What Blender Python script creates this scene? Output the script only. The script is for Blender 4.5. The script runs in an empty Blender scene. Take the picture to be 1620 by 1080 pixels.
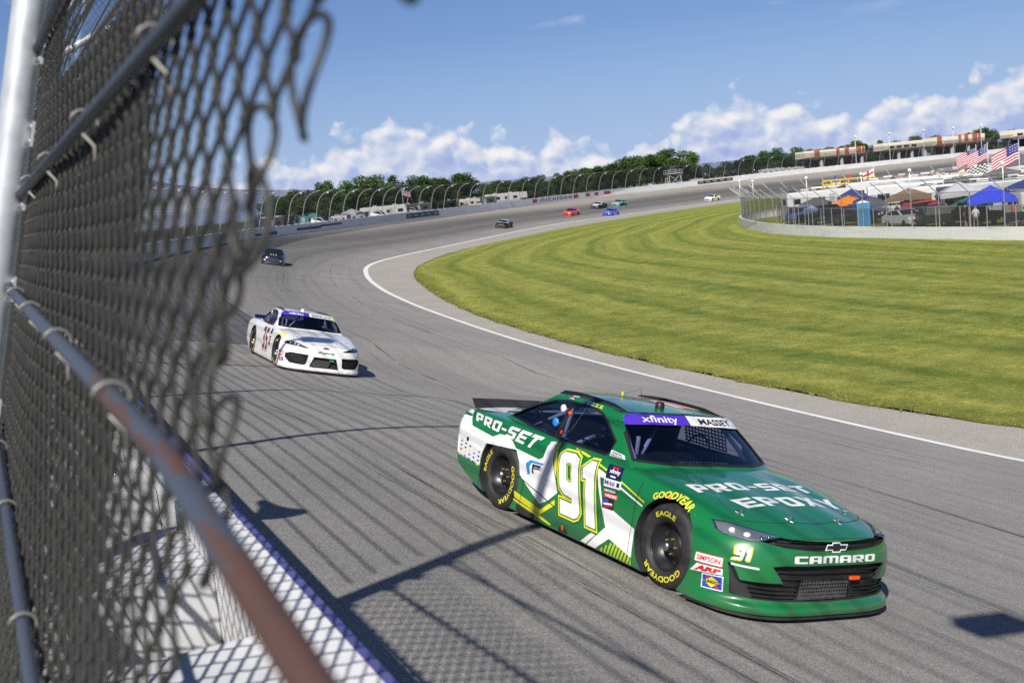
import bpy, bmesh, math, random
from mathutils import Vector, Matrix
from mathutils.bvhtree import BVHTree
from mathutils import geometry as mgeo
R_ = math.radians
SC = bpy.context.scene
COL = SC.collection

# ------------------------------------------------------------------ camera
CAM_POS = Vector((7.6475, -6.6392, 3.5631))
CAM_RIGHT = Vector((0.518078, 0.850029, -0.095111))
CAM_DOWN = Vector((0.056888, -0.145195, -0.987766))
CAM_FWD = Vector((-0.853439, 0.506329, -0.123579))
cd = bpy.data.cameras.new('camera'); cam = bpy.data.objects.new('camera', cd); COL.objects.link(cam)
cm = Matrix((CAM_RIGHT, -CAM_DOWN, -CAM_FWD)).transposed().to_4x4(); cm.translation = CAM_POS
cam.matrix_world = cm
cd.sensor_width = 36.0; cd.lens = 41.386; cd.clip_start = 0.05; cd.clip_end = 20000
cd.dof.use_dof = True; cd.dof.focus_distance = 19.0; cd.dof.aperture_fstop = 2.9
SC.camera = cam
SC.render.resolution_x = 1024; SC.render.resolution_y = 682

# ------------------------------------------------------------------ sky, sun, exposure
SUN_EL = R_(41.0)
LIGHT_H = Vector((-0.68, 0.733, 0)).normalized()            # horizontal travel of the sunlight
SUN_DIR = Vector((-LIGHT_H.x*math.cos(SUN_EL), -LIGHT_H.y*math.cos(SUN_EL), math.sin(SUN_EL)))
world = bpy.data.worlds.new('World'); SC.world = world; world.use_nodes = True
sl = bpy.data.lights.new('sun', 'SUN'); sl.energy = 5.0; sl.angle = R_(0.65); sl.color = (1.0, 0.945, 0.86)
so = bpy.data.objects.new('sun', sl); COL.objects.link(so); so.location = (20, -30, 40)
so.rotation_euler = SUN_DIR.to_track_quat('Z', 'Y').to_euler()
SC.view_settings.view_transform = 'Standard'; SC.view_settings.look = 'None'
SC.view_settings.exposure = 0.35; SC.view_settings.gamma = 1.0; SC.view_settings.use_curve_mapping = False
SC.cycles.max_bounces = 8; SC.cycles.transparent_max_bounces = 24
SC.cycles.use_denoising = False

def nn(nt, t, **kw):
    n = nt.nodes.new(t)
    for k, v in kw.items():
        if k.startswith('i_'):
            n.inputs[int(k[2:])].default_value = v
        else: setattr(n, k, v)
    return n
def math_n(nt, op, a, b=None, c=None, clamp=False):
    n = nt.nodes.new('ShaderNodeMath'); n.operation = op; n.use_clamp = clamp
    for i, v in enumerate((a, b, c)):
        if v is None: continue
        if isinstance(v, (int, float)): n.inputs[i].default_value = v
        else: nt.links.new(v, n.inputs[i])
    return n.outputs[0]
def ramp_n(nt, fac, stops, interp='LINEAR'):
    n = nt.nodes.new('ShaderNodeValToRGB'); cr = n.color_ramp; cr.interpolation = interp
    while len(cr.elements) < len(stops): cr.elements.new(0.5)
    for e, (p, c) in zip(cr.elements, stops):
        e.position = p; e.color = c if len(c) == 4 else (*c, 1)
    nt.links.new(fac, n.inputs[0]); return n.outputs[0]
def mix_n(nt, fac, a, b, blend='MIX'):
    n = nt.nodes.new('ShaderNodeMix'); n.data_type = 'RGBA'; n.blend_type = blend
    for s, v in ((n.inputs[0], fac), (n.inputs[6], a), (n.inputs[7], b)):
        if isinstance(v, (int, float)): s.default_value = v
        elif isinstance(v, tuple): s.default_value = v if len(v) == 4 else (*v, 1)
        else: nt.links.new(v, s)
    return n.outputs[2]
def noise_n(nt, vec, scale, detail=4, rough=0.55, dist=0.0, dim='3D'):
    n = nt.nodes.new('ShaderNodeTexNoise'); n.noise_dimensions = dim
    n.inputs['Scale'].default_value = scale; n.inputs['Detail'].default_value = detail
    n.inputs['Roughness'].default_value = rough; n.inputs['Distortion'].default_value = dist
    if vec is not None: nt.links.new(vec, n.inputs['Vector'])
    return n.outputs[0]
MATS = {}
def mat(name, col, rough=0.5, metal=0.0, coat=0.0, vary=0.0, vscale=3.0, bump=0.0, bscale=40.0, spec=0.5, alpha=1.0, emit=None):
    """plain procedural material: colour broken by object-space noise, optional fine bump"""
    if name in MATS: return MATS[name]
    m = bpy.data.materials.new(name); m.use_nodes = True; nt = m.node_tree
    b = nt.nodes['Principled BSDF']; b.inputs['Roughness'].default_value = rough
    b.inputs['Metallic'].default_value = metal; b.inputs['Coat Weight'].default_value = coat
    b.inputs['Coat Roughness'].default_value = 0.06; b.inputs['Specular IOR Level'].default_value = spec
    tc = nt.nodes.new('ShaderNodeTexCoord')
    if vary:
        f = noise_n(nt, tc.outputs['Object'], vscale, 5, 0.6)
        lo = tuple(c*(1-vary) for c in col); hi = tuple(min(1, c*(1+vary)) for c in col)
        nt.links.new(ramp_n(nt, f, ((0.3, lo), (0.7, hi))), b.inputs['Base Color'])
        nt.links.new(math_n(nt, 'MULTIPLY_ADD', f, 0.25, max(0, rough-0.12)), b.inputs['Roughness'])
    else: b.inputs['Base Color'].default_value = (*col, 1)
    if bump:
        f2 = noise_n(nt, tc.outputs['Object'], bscale, 3, 0.6)
        bn = nt.nodes.new('ShaderNodeBump'); bn.inputs['Strength'].default_value = bump; bn.inputs['Distance'].default_value = 0.02
        nt.links.new(f2, bn.inputs['Height']); nt.links.new(bn.outputs[0], b.inputs['Normal'])
    if alpha < 1: b.inputs['Alpha'].default_value = alpha
    if emit: b.inputs['Emission Color'].default_value = (*emit, 1); b.inputs['Emission Strength'].default_value = 1.0
    MATS[name] = m; return m

# ------------------------------------------------------------------ objects and tags
def tag(o, label=None, cat=None, group=None, kind=None):
    if label: o['label'] = label
    if cat: o['category'] = cat
    if group: o['group'] = group
    if kind: o['kind'] = kind
    return o
def link(o, parent=None):
    COL.objects.link(o)
    if parent is not None: o.parent = parent
    return o
def empty(name, loc=(0, 0, 0), rz=0.0, mw=None, parent=None):
    o = bpy.data.objects.new(name, None); o.empty_display_size = 0.3; link(o, parent)
    if mw is not None: o.matrix_world = mw
    else: o.location = loc; o.rotation_euler = (0, 0, rz)
    return o
def meshobj(name, verts, faces, m=None, parent=None, smooth=False, loc=None, mids=None):
    me = bpy.data.meshes.new(name); me.from_pydata([tuple(v) for v in verts], [], faces); me.validate(); me.update()
    ms = m if isinstance(m, (list, tuple)) else ([m] if m else [])
    for x in ms: me.materials.append(x)
    if mids is not None and len(mids) == len(me.polygons): me.polygons.foreach_set('material_index', mids)
    if smooth: me.polygons.foreach_set('use_smooth', [True]*len(me.polygons))
    o = bpy.data.objects.new(name, me); link(o, parent)
    if loc is not None: o.location = loc
    return o
def inst(o, parent=None, loc=None, rot=None, scale=None, mats=None):
    c = bpy.data.objects.new(o.name.split('.')[0], o.data) if o.type != 'EMPTY' else bpy.data.objects.new(o.name.split('.')[0], None)
    link(c, parent)
    if o.type != 'EMPTY' and mats:
        for i, mm in enumerate(mats):
            if mm is None: continue
            c.material_slots[i].link = 'OBJECT'; c.material_slots[i].material = mm
    c.location = loc if loc is not None else o.location
    c.rotation_euler = rot if rot is not None else o.rotation_euler
    if scale is not None: c.scale = scale if not isinstance(scale, (int, float)) else (scale,)*3
    else: c.scale = o.scale
    return c
class MB:
    """mesh builder: collects boxes, tubes, prisms into one mesh"""
    def __init__(s): s.v = []; s.f = []; s.mi = []
    def add(s, v, f, mi=0):
        n = len(s.v); s.v += [Vector(p) for p in v]; s.f += [tuple(n+i for i in q) for q in f]; s.mi += [mi]*len(f); return s
    def box(s, c, d, mi=0, M=None):
        x, y, z = (k/2 for k in d); c = Vector(c)
        v = [Vector((sx*x, sy*y, sz*z)) for sx in (-1, 1) for sy in (-1, 1) for sz in (-1, 1)]
        v = [(M @ p if M is not None else p)+c for p in v]
        return s.add(v, [(0, 1, 3, 2), (4, 6, 7, 5), (0, 4, 5, 1), (2, 3, 7, 6), (0, 2, 6, 4), (1, 5, 7, 3)], mi)
    def tube(s, pts, r, n=8, cap=True, mi=0, closed=False):
        pts = [Vector(p) for p in pts]; N = len(pts)
        rs = r if isinstance(r, (list, tuple)) else [r]*N
        base = len(s.v); prev = None
        for i, p in enumerate(pts):
            if closed: t = pts[(i+1) % N]-pts[i-1]
            else: t = pts[min(i+1, N-1)]-pts[max(i-1, 0)]
            if t.length < 1e-9: t = Vector((0, 0, 1))
            t.normalize()
            if prev is None:
                a = Vector((0, 0, 1)) if abs(t.z) < 0.9 else Vector((1, 0, 0)); u = a.cross(t).normalized()
            else: u = (prev-t*prev.dot(t)); u = u.normalized() if u.length > 1e-6 else t.orthogonal().normalized()
            prev = u; w = t.cross(u)
            for k in range(n):
                a = 2*math.pi*k/n; s.v.append(p+(u*math.cos(a)+w*math.sin(a))*rs[i])
        for i in range(N if closed else N-1):
            j = (i+1) % N
            for k in range(n):
                k2 = (k+1) % n
                s.f.append((base+i*n+k, base+i*n+k2, base+j*n+k2, base+j*n+k)); s.mi.append(mi)
        if cap and not closed:
            s.f.append(tuple(base+k for k in reversed(range(n)))); s.mi.append(mi)
            s.f.append(tuple(base+(N-1)*n+k for k in range(n))); s.mi.append(mi)
        return s
    def prism(s, poly, z0, z1, mi=0, axis='z', M=None):
        """poly: list of 2-D points; extruded along axis (z: xy, y: xz, x: yz)"""
        n = len(poly)
        def P(p, h):
            q = {'z': (p[0], p[1], h), 'y': (p[0], h, p[1]), 'x': (h, p[0], p[1])}[axis]
            return M @ Vector(q) if M is not None else Vector(q)
        v = [P(p, z0) for p in poly]+[P(p, z1) for p in poly]
        f = [tuple(reversed(range(n))), tuple(range(n, 2*n))]+[(i, (i+1) % n, n+(i+1) % n, n+i) for i in range(n)]
        return s.add(v, f, mi)
    def lathe(s, prof, n=24, axis='y', c=(0, 0, 0), mi=0):
        c = Vector(c); base = len(s.v)
        for (r, h) in prof:
            for k in range(n):
                a = 2*math.pi*k/n; x, y = r*math.cos(a), r*math.sin(a)
                s.v.append(c+Vector({'y': (x, h, y), 'z': (x, y, h), 'x': (h, x, y)}[axis]))
        for i in range(len(prof)-1):
            for k in range(n):
                k2 = (k+1) % n; s.f.append((base+i*n+k, base+i*n+k2, base+(i+1)*n+k2, base+(i+1)*n+k)); s.mi.append(mi)
        return s
    def build(s, name, m=None, parent=None, smooth=False, loc=None):
        return meshobj(name, s.v, s.f, m, parent, smooth, loc, s.mi)
def fix_normals(o):
    bm = bmesh.new(); bm.from_mesh(o.data); bmesh.ops.recalc_face_normals(bm, faces=bm.faces); bm.to_mesh(o.data); bm.free()
def apply_mods(o):
    dg = bpy.context.evaluated_depsgraph_get(); dg.update()
    me = bpy.data.meshes.new_from_object(o.evaluated_get(dg)); old = o.data
    o.modifiers.clear(); o.data = me; me.name = old.name
    return o
def smooth_angle(o, ang=35):
    me = o.data; me.polygons.foreach_set('use_smooth', [True]*len(me.polygons))
    bm = bmesh.new(); bm.from_mesh(me)
    for e in bm.edges:
        if len(e.link_faces) == 2: e.smooth = e.calc_face_angle(0) < R_(ang)
    bm.to_mesh(me); bm.free()
def smoothstep(a, b, x):
    t = max(0.0, min(1.0, (x-a)/(b-a))); return t*t*(3-2*t)
def interp(x, tab):
    """monotone-ish cubic through (x, value) table, tab sorted by x"""
    n = len(tab)
    if x <= tab[0][0]: return tab[0][1]
    if x >= tab[-1][0]: return tab[-1][1]
    for i in range(n-1):
        if tab[i][0] <= x <= tab[i+1][0]: break
    def slope(j):
        if j == 0: return (tab[1][1]-tab[0][1])/(tab[1][0]-tab[0][0])
        if j == n-1: return (tab[-1][1]-tab[-2][1])/(tab[-1][0]-tab[-2][0])
        d0 = (tab[j][1]-tab[j-1][1])/(tab[j][0]-tab[j-1][0]); d1 = (tab[j+1][1]-tab[j][1])/(tab[j+1][0]-tab[j][0])
        return 0 if d0*d1 <= 0 else 2*d0*d1/(d0+d1)
    h = tab[i+1][0]-tab[i][0]; t = (x-tab[i][0])/h; m0, m1 = slope(i)*h, slope(i+1)*h
    return ((2*t**3-3*t**2+1)*tab[i][1]+(t**3-2*t**2+t)*m0+(-2*t**3+3*t**2)*tab[i+1][1]+(t**3-t**2)*m1)
# ------------------------------------------------------------------ world: clear summer sky with a low band of cumulus all round
nt = world.node_tree
bgn = nt.nodes['Background']
sky = nn(nt, 'ShaderNodeTexSky'); sky.sky_type = 'NISHITA'; sky.sun_disc = False; sky.sun_elevation = SUN_EL
sky.sun_rotation = math.atan2(SUN_DIR.x, SUN_DIR.y); sky.air_density = 1.0; sky.dust_density = 0.3; sky.ozone_density = 2.6; sky.altitude = 300
geo = nn(nt, 'ShaderNodeTexCoord'); sep = nn(nt, 'ShaderNodeSeparateXYZ'); nt.links.new(geo.outputs['Generated'], sep.inputs[0])
azim = math_n(nt, 'ARCTAN2', sep.outputs[1], sep.outputs[0]); elev = math_n(nt, 'ARCSINE', sep.outputs[2])
def vec3(x, y, z):
    c = nn(nt, 'ShaderNodeCombineXYZ')
    for i, v in enumerate((x, y, z)):
        if isinstance(v, (int, float)): c.inputs[i].default_value = v
        else: nt.links.new(v, c.inputs[i])
    return c.outputs[0]
def voro(vec, scale):
    v = nn(nt, 'ShaderNodeTexVoronoi'); v.voronoi_dimensions = '2D'; v.feature = 'F1'; v.inputs['Scale'].default_value = scale
    nt.links.new(vec, v.inputs['Vector']); return v.outputs['Distance']
def puffs(da, de, seed, sc):
    """billowing relief at (azimuth + da, elevation + de)"""
    base = vec3(math_n(nt, 'ADD', azim, da+seed), math_n(nt, 'MULTIPLY', math_n(nt, 'ADD', elev, de), 1.25), 0.0)
    n = nn(nt, 'ShaderNodeTexNoise'); n.noise_dimensions = '2D'; n.inputs['Scale'].default_value = 34*sc; n.inputs['Detail'].default_value = 4; n.inputs['Roughness'].default_value = .6; nt.links.new(base, n.inputs['Vector'])
    wv = nn(nt, 'ShaderNodeVectorMath'); wv.operation = 'MULTIPLY_ADD'; nt.links.new(n.outputs['Color'], wv.inputs[0]); wv.inputs[1].default_value = (.020/sc,)*3; nt.links.new(base, wv.inputs[2]); w = wv.outputs[0]
    a = math_n(nt, 'MULTIPLY', math_n(nt, 'SUBTRACT', .45, voro(w, 26*sc)), .034/sc); b = math_n(nt, 'MULTIPLY', math_n(nt, 'SUBTRACT', .45, voro(w, 66*sc)), .015/sc); c = math_n(nt, 'MULTIPLY', math_n(nt, 'SUBTRACT', noise_n(nt, w, 120*sc, 4, .65, 0, '2D'), .5), .010/sc)
    return math_n(nt, 'ADD', math_n(nt, 'ADD', a, b), c)
def cloud_layer(prev, seed, base, amp, sc, freq, wht, alpha=.96):
    lowv = vec3(azim, 0.0, seed*3.1)
    top = math_n(nt, 'ADD', math_n(nt, 'MULTIPLY_ADD', math_n(nt, 'SUBTRACT', noise_n(nt, lowv, freq, 2, .5), .5), amp, base), math_n(nt, 'MULTIPLY', math_n(nt, 'SUBTRACT', noise_n(nt, lowv, freq*3.7, 2, .5), .5), amp*.45))
    p0 = puffs(0, 0, seed, sc); p1 = puffs(.0045/sc, .0065/sc, seed, sc)
    d = math_n(nt, 'ADD', math_n(nt, 'SUBTRACT', top, elev), p0)
    mask = ramp_n(nt, math_n(nt, 'MULTIPLY', d, 10.0), ((0, (0, 0, 0)), (.05, (.40,)*3), (.13, (.85,)*3), (.24, (1, 1, 1))))
    rel = math_n(nt, 'MULTIPLY', math_n(nt, 'SUBTRACT', p0, p1), 30*sc)
    depth = math_n(nt, 'MULTIPLY', d, 13.0*sc)
    lit = math_n(nt, 'ADD', math_n(nt, 'SUBTRACT', wht, depth), rel, clamp=True)
    col = ramp_n(nt, lit, ((0, (5.6, 7.0, 11.6)), (.30, (7.0, 8.3, 12.2)), (.62, (10.6, 11.2, 13.2)), (1, (14.6, 14.3, 14.0))))
    return mix_n(nt, math_n(nt, 'MULTIPLY', mask, alpha), prev, col)
hs = nn(nt, 'ShaderNodeMix'); tinted = mix_n(nt, 1.0, sky.outputs[0], (.68, .84, 1.22), 'MULTIPLY')
# pale haze low down
hz = ramp_n(nt, elev, ((0, (.85,)*3), (.05, (.55,)*3), (.13, (.16,)*3), (.26, (0, 0, 0))))
c0 = mix_n(nt, hz, tinted, (6.4, 8.4, 13.2))
# small scraps higher up
mp3 = vec3(math_n(nt, 'ADD', azim, 2.1), math_n(nt, 'MULTIPLY', elev, 3.2), 4.0); sc_n = noise_n(nt, mp3, 9.0, 6, .55, .2)
scr = math_n(nt, 'MULTIPLY', ramp_n(nt, sc_n, ((.59, (0, 0, 0)), (.69, (.55,)*3))), ramp_n(nt, elev, ((.10, (0, 0, 0)), (.15, (1, 1, 1)), (.35, (1, 1, 1)), (.5, (0, 0, 0)))))
c1 = mix_n(nt, scr, c0, (9.5, 10.5, 13.4))
c2 = cloud_layer(c1, 5.3, .049, .112, 1.0, 6.2, .86)
c3 = cloud_layer(c2, 9.7, .026, .085, 1.3, 8.0, .60, .75)
nt.links.new(c3, bgn.inputs[0]); bgn.inputs[1].default_value = 0.050
world.cycles.sampling_method = 'MANUAL'; world.cycles.sample_map_resolution = 256
# ------------------------------------------------------------------ stock car body (x forward from the front axle, y left, z up)
ZC = [(-3.80, .895), (-3.6, .905), (-3.1, .925), (-2.5, .93), (-1.5, .93), (-.62, .915), (-.2, .872), (.2, .825), (.5, .775), (.75, .722), (.9, .683), (1.0, .655)]   # centre line of the top
ZS = [(-3.80, .865), (-3.5, .885), (-3.0, .895), (-2.5, .89), (-1.8, .865), (-1.0, .865), (-.6, .87), (-.2, .842), (.1, .80), (.35, .76), (.6, .71), (.8, .66), (1.0, .60)]  # shoulder
ZB = [(-3.80, .30), (-3.55, .24), (-3.1, .13), (-2.3, .065), (.3, .06), (1.1, .055)]       # bottom edge
WID = [(-3.80, .915), (-3.4, .94), (-2.667, .968), (-2.2, .958), (-1.4, .95), (-.6, .955), (0, .968), (.45, .985), (.8, 1.0), (1.05, 1.0)]
XF = [(0, 1.055), (.09, 1.055), (.125, 1.045), (.165, .985), (.24, .975), (.45, 1.0), (.7, 1.0), (.85, .985), (1, .945)]
XR = [(0, -3.70), (.3, -3.735), (.6, -3.76), (.85, -3.76), (1, -3.72)]
BOW_F, BOW_R = .64, .10
def body_point(x, b, c, face=None):
    """x: station or None on the two end faces; b: -1..1 across; c: 0..1 up"""
    if face == 'f': xx = interp(c, XF)
    elif face == 'r': xx = interp(c, XR)
    else: xx = x
    xq = xx
    ab = abs(b); zc, zs, zb = interp(xq, ZC), interp(xq, ZS), interp(xq, ZB)
    if face == 'r': zb = .30
    zt = zs+(zc-zs)*(1-ab**2.6)
    # hood: shallow raised centre and fender crests
    if -0.55 < xq < 0.9:
        k = smoothstep(-.55, -.2, xq)*(1-smoothstep(.55, .95, xq))
        zt += k*(.012*math.exp(-((ab-.80)/.10)**2)-.010*math.exp(-((ab-.58)/.13)**2)+.012*math.exp(-((ab-.30)/.16)**2))
    z = zb+(zt-zb)*c
    w = interp(xq, WID)
    prof = interp(c, [(0, .988), (.15, 1.0), (.55, 1.0), (.75, .988), (.88, .962), (.96, .93), (1, .885)])
    prof = prof+(1-prof)*.45*smoothstep(.3, .9, xq)
    y = b*w*prof
    kf = smoothstep(-.2, 1.05, xq)**1.3; kr = smoothstep(-3.1, -3.75, xq)
    xx = xx-BOW_F*kf*(1-math.sqrt(max(0, 1-ab**4.2)))+BOW_R*kr*ab**2.6
    return Vector((xx, y, z))
def lattice_body():
    XS = [.97, .90, .78, .62, .44, .25, .05, -.15, -.35, -.5, -.62, -.9, -1.3, -1.8, -2.2, -2.45, -2.667, -2.9, -3.15, -3.4, -3.58, -3.68]
    BS = [-1, -.985, -.94, -.86, -.74, -.58, -.42, -.28, -.14, 0, .14, .28, .42, .58, .74, .86, .94, .985, 1]
    CS = [0, .09, .125, .165, .24, .38, .52, .66, .8, .89, .95, 1]
    NI, NJ, NK = len(XS)+2, len(BS), len(CS)
    idx = {}; V = []; F = []
    def g(i, j, k):
        if (i, j, k) not in idx:
            if i == 0: p = body_point(None, BS[j], CS[k], 'f')
            elif i == NI-1: p = body_point(None, BS[j], CS[k], 'r')
            else:
                p = body_point(XS[i-1], BS[j], CS[k])
                if CS[k] < .13 and i <= 4: pass
            idx[(i, j, k)] = len(V); V.append(p)
        return idx[(i, j, k)]
    for i in range(NI-1):
        for j in range(NJ-1):
            F.append((g(i, j, NK-1), g(i, j+1, NK-1), g(i+1, j+1, NK-1), g(i+1, j, NK-1)))
            F.append((g(i, j, 0), g(i+1, j, 0), g(i+1, j+1, 0), g(i, j+1, 0)))
        for k in range(NK-1):
            F.append((g(i, 0, k), g(i, 0, k+1), g(i+1, 0, k+1), g(i+1, 0, k)))
            F.append((g(i, NJ-1, k), g(i+1, NJ-1, k), g(i+1, NJ-1, k+1), g(i, NJ-1, k+1)))
    for j in range(NJ-1):
        for k in range(NK-1):
            F.append((g(0, j, k), g(0, j+1, k), g(0, j+1, k+1), g(0, j, k+1)))
            F.append((g(NI-1, j, k), g(NI-1, j, k+1), g(NI-1, j+1, k+1), g(NI-1, j+1, k)))
    return V, F
# greenhouse: (z level 0..1) from belt to roof
GB_F, GB_R = -.40, -3.30        # windshield base centre, rear glass base centre
def gh_point(a, b, c):
    """a: 0 front .. 1 rear, b: -1..1, c: 0 belt .. 1 roof"""
    ab = abs(b)
    fx = GB_F+(-1.08-GB_F)*c-(.27-.19*c)*ab**2.2        # leading edge at this height
    rx = GB_R+(-2.42-GB_R)*c**.9+(.12-.04*c)*ab**2.2
    x = fx+(rx-fx)*a
    w = (.865-.205*c**1.25)
    taper = 1-.13*smoothstep(.45, 1.0, a)*(1-.2*c)
    y = b*w*taper
    roof = 1.285+.04*(1-ab**2.4)
    xc = x
    roof += -.012*smoothstep(-1.5, -1.1, xc)-.03*smoothstep(-2.0, -2.45, xc)
    z = .84+(roof-.84)*c
    return Vector((x, y, z))
def lattice_gh(inset=0.0):
    AS = [0, .05, .14, .28, .45, .62, .78, .9, .96, 1]; BS = [-1, -.93, -.75, -.5, -.25, 0, .25, .5, .75, .93, 1]; CS = [0, .2, .45, .7, .88, .96, 1]
    NI, NJ, NK = len(AS), len(BS), len(CS); idx = {}; V = []; F = []
    def g(i, j, k):
        if (i, j, k) not in idx: idx[(i, j, k)] = len(V); V.append(gh_point(AS[i], BS[j], CS[k]))
        return idx[(i, j, k)]
    for i in range(NI-1):
        for j in range(NJ-1):
            F.append((g(i, j, NK-1), g(i, j+1, NK-1), g(i+1, j+1, NK-1), g(i+1, j, NK-1)))
            F.append((g(i, j, 0), g(i+1, j, 0), g(i+1, j+1, 0), g(i, j+1, 0)))
        for k in range(NK-1):
            F.append((g(i, 0, k), g(i, 0, k+1), g(i+1, 0, k+1), g(i+1, 0, k)))
            F.append((g(i, NJ-1, k), g(i+1, NJ-1, k), g(i+1, NJ-1, k+1), g(i, NJ-1, k+1)))
    for j in range(NJ-1):
        for k in range(NK-1):
            F.append((g(0, j, k), g(0, j+1, k), g(0, j+1, k+1), g(0, j, k+1)))
            F.append((g(NI-1, j, k), g(NI-1, j, k+1), g(NI-1, j+1, k+1), g(NI-1, j+1, k)))
    return V, F
def subsurfed(name, V, F, lv):
    o = meshobj(name, V, F); fix_normals(o)
    if lv:
        md = o.modifiers.new('s', 'SUBSURF'); md.levels = lv; md.render_levels = lv; apply_mods(o)
    return o
def bvh_of(o): 
    me = o.data
    return BVHTree.FromPolygons([v.co.copy() for v in me.vertices], [tuple(p.vertices) for p in me.polygons])
# ------------------------------------------------------------------ lettering
def bl(ch):
    t, c = .25, .10
    w = {'-': .45, '1': .62, 'M': 1.0, '.': .22, 'I': .3}.get(ch, .78); H = []
    O = {
     'O': [(c,0),(w-c,0),(w,c),(w,1-c),(w-c,1),(c,1),(0,1-c),(0,c)],
     'P': [(0,0),(t,0),(t,.32),(w-c,.32),(w,.32+c),(w,1-c),(w-c,1),(0,1)],
     'R': [(0,0),(t,0),(t,.32),(.40*w,.32),(.64*w,0),(w,0),(.72*w,.33),(w-c*.5,.36),(w,.36+c),(w,1-c),(w-c,1),(0,1)],
     'S': [(0,0),(w-c,0),(w,c),(w,.61-c),(w-c,.61),(t,.61),(t,.79),(w,.79),(w,1),(c,1),(0,1-c),(0,.39+c),(c,.39),(w-t,.39),(w-t,.21),(0,.21)],
     'E': [(0,0),(w,0),(w,.21),(t,.21),(t,.39),(w*.92,.39),(w*.92,.61),(t,.61),(t,.79),(w,.79),(w,1),(0,1)],
     'T': [(.5*w-t/2,0),(.5*w+t/2,0),(.5*w+t/2,.78),(w,.78),(w,1),(0,1),(0,.78),(.5*w-t/2,.78)],
     'X': [(0,0),(.34*w,0),(.5*w,.30),(.66*w,0),(w,0),(.68*w,.5),(w,1),(.66*w,1),(.5*w,.70),(.34*w,1),(0,1),(.32*w,.5)],
     'Y': [(.5*w-t/2,0),(.5*w+t/2,0),(.5*w+t/2,.40),(w,1),(.68*w,1),(.5*w,.66),(.32*w,1),(0,1),(.5*w-t/2,.40)],
     'C': [(c,0),(w,0),(w,.22),(t,.22),(t,.78),(w,.78),(w,1),(c,1),(0,1-c),(0,c)],
     'A': [(0,0),(t,0),(t,.28),(w-t,.28),(w-t,0),(w,0),(w,1-c),(w-c,1),(c,1),(0,1-c)],
     'M': [(0,0),(.2,0),(.2,.78),(.5*w-.1,.78),(.5*w-.1,0),(.5*w+.1,0),(.5*w+.1,.78),(w-.2,.78),(w-.2,0),(w,0),(w,1-c),(w-c,1),(c,1),(0,1-c)],
     'N': [(0,0),(t,0),(t,.6),(w-t,0),(w,0),(w,1),(w-t,1),(w-t,.42),(t,1),(0,1)],
     'H': [(0,0),(t,0),(t,.4),(w-t,.4),(w-t,0),(w,0),(w,1),(w-t,1),(w-t,.6),(t,.6),(t,1),(0,1)],
     'I': [(0,0),(w,0),(w,1),(0,1)],
     'G': [(c,0),(w,0),(w,.55),(.5*w,.55),(.5*w,.37),(w-t,.37),(w-t,.2),(t,.2),(t,.8),(w,.8),(w,1),(c,1),(0,1-c),(0,c)],
     '-': [(0,.39),(w,.39),(w,.61),(0,.61)],
     '.': [(0,0),(w,0),(w,.2),(0,.2)],
     '9': [(0,0),(w-c,0),(w,c),(w,1-c),(w-c,1),(c,1),(0,1-c),(0,.38+c),(c,.38),(w-t,.38),(w-t,.2),(0,.2)],
     '1': [(.3*w,0),(.85*w,0),(.85*w,1),(.5*w,1),(.05*w,.82),(.05*w,.66),(.3*w,.66)],
     '3': [(0,0),(w,0),(w,.46),(.9*w,.5),(w,.54),(w,1),(0,1),(0,.8),(w-t,.8),(w-t,.6),(.3*w,.6),(.3*w,.4),(w-t,.4),(w-t,.2),(0,.2)],
     '5': [(0,0),(w,0),(w,.61),(t,.61),(t,.8),(w,.8),(w,1),(0,1),(0,.41),(w-t,.41),(w-t,.2),(0,.2)],
    }[ch]
    if ch == 'O': H = [[(t,.21),(w-t,.21),(w-t,.79),(t,.79)]]
    if ch in 'PR': H = [[(t,.53),(w-t,.53),(w-t,.79),(t,.79)]]
    if ch == 'A': H = [[(t,.48),(w-t,.48),(w-t,.79),(t,.79)]]
    if ch == '9': H = [[(t,.58),(w-t,.58),(w-t,.8),(t,.8)]]
    return w, O, H
def tess(outer, holes=()):
    loops = [[Vector((p[0], p[1], 0)) for p in outer]]+[[Vector((p[0], p[1], 0)) for p in h] for h in holes]
    pts = [p for l in loops for p in l]; tri = mgeo.tessellate_polygon(loops)
    return [(p.x, p.y) for p in pts], [tuple(t) for t in tri]
def block_text(txt, gap=.16):
    V = []; F = []; x = 0
    for ch in txt:
        if ch == ' ': x += .5; continue
        w, O, H = bl(ch); v, f = tess(O, H); n = len(V)
        V += [(p[0]+x, p[1]) for p in v]; F += [tuple(i+n for i in t) for t in f]; x += w+gap
    W = x-gap; return [(p[0]/W, p[1]) for p in V], F, W
_fc = {}
def font_text(txt, bold=0.0, shear=0.0):
    k = (txt, bold, shear)
    if k in _fc: return _fc[k]
    cu = bpy.data.curves.new('t', 'FONT'); cu.body = txt; cu.offset = bold; cu.shear = shear; cu.resolution_u = 3; cu.fill_mode = 'FRONT'
    o = bpy.data.objects.new('t', cu); COL.objects.link(o); dg = bpy.context.evaluated_depsgraph_get(); dg.update()
    me = bpy.data.meshes.new_from_object(o.evaluated_get(dg)); V = [(v.co.x, v.co.y) for v in me.vertices]; F = [tuple(p.vertices) for p in me.polygons]
    bpy.data.objects.remove(o); bpy.data.curves.remove(cu); bpy.data.meshes.remove(me)
    x0, x1 = min(p[0] for p in V), max(p[0] for p in V); y0, y1 = min(p[1] for p in V), max(p[1] for p in V)
    r = ([((p[0]-x0)/(x1-x0), (p[1]-y0)/(y1-y0)) for p in V], F, (x1-x0)/(y1-y0)); _fc[k] = r; return r
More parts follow.
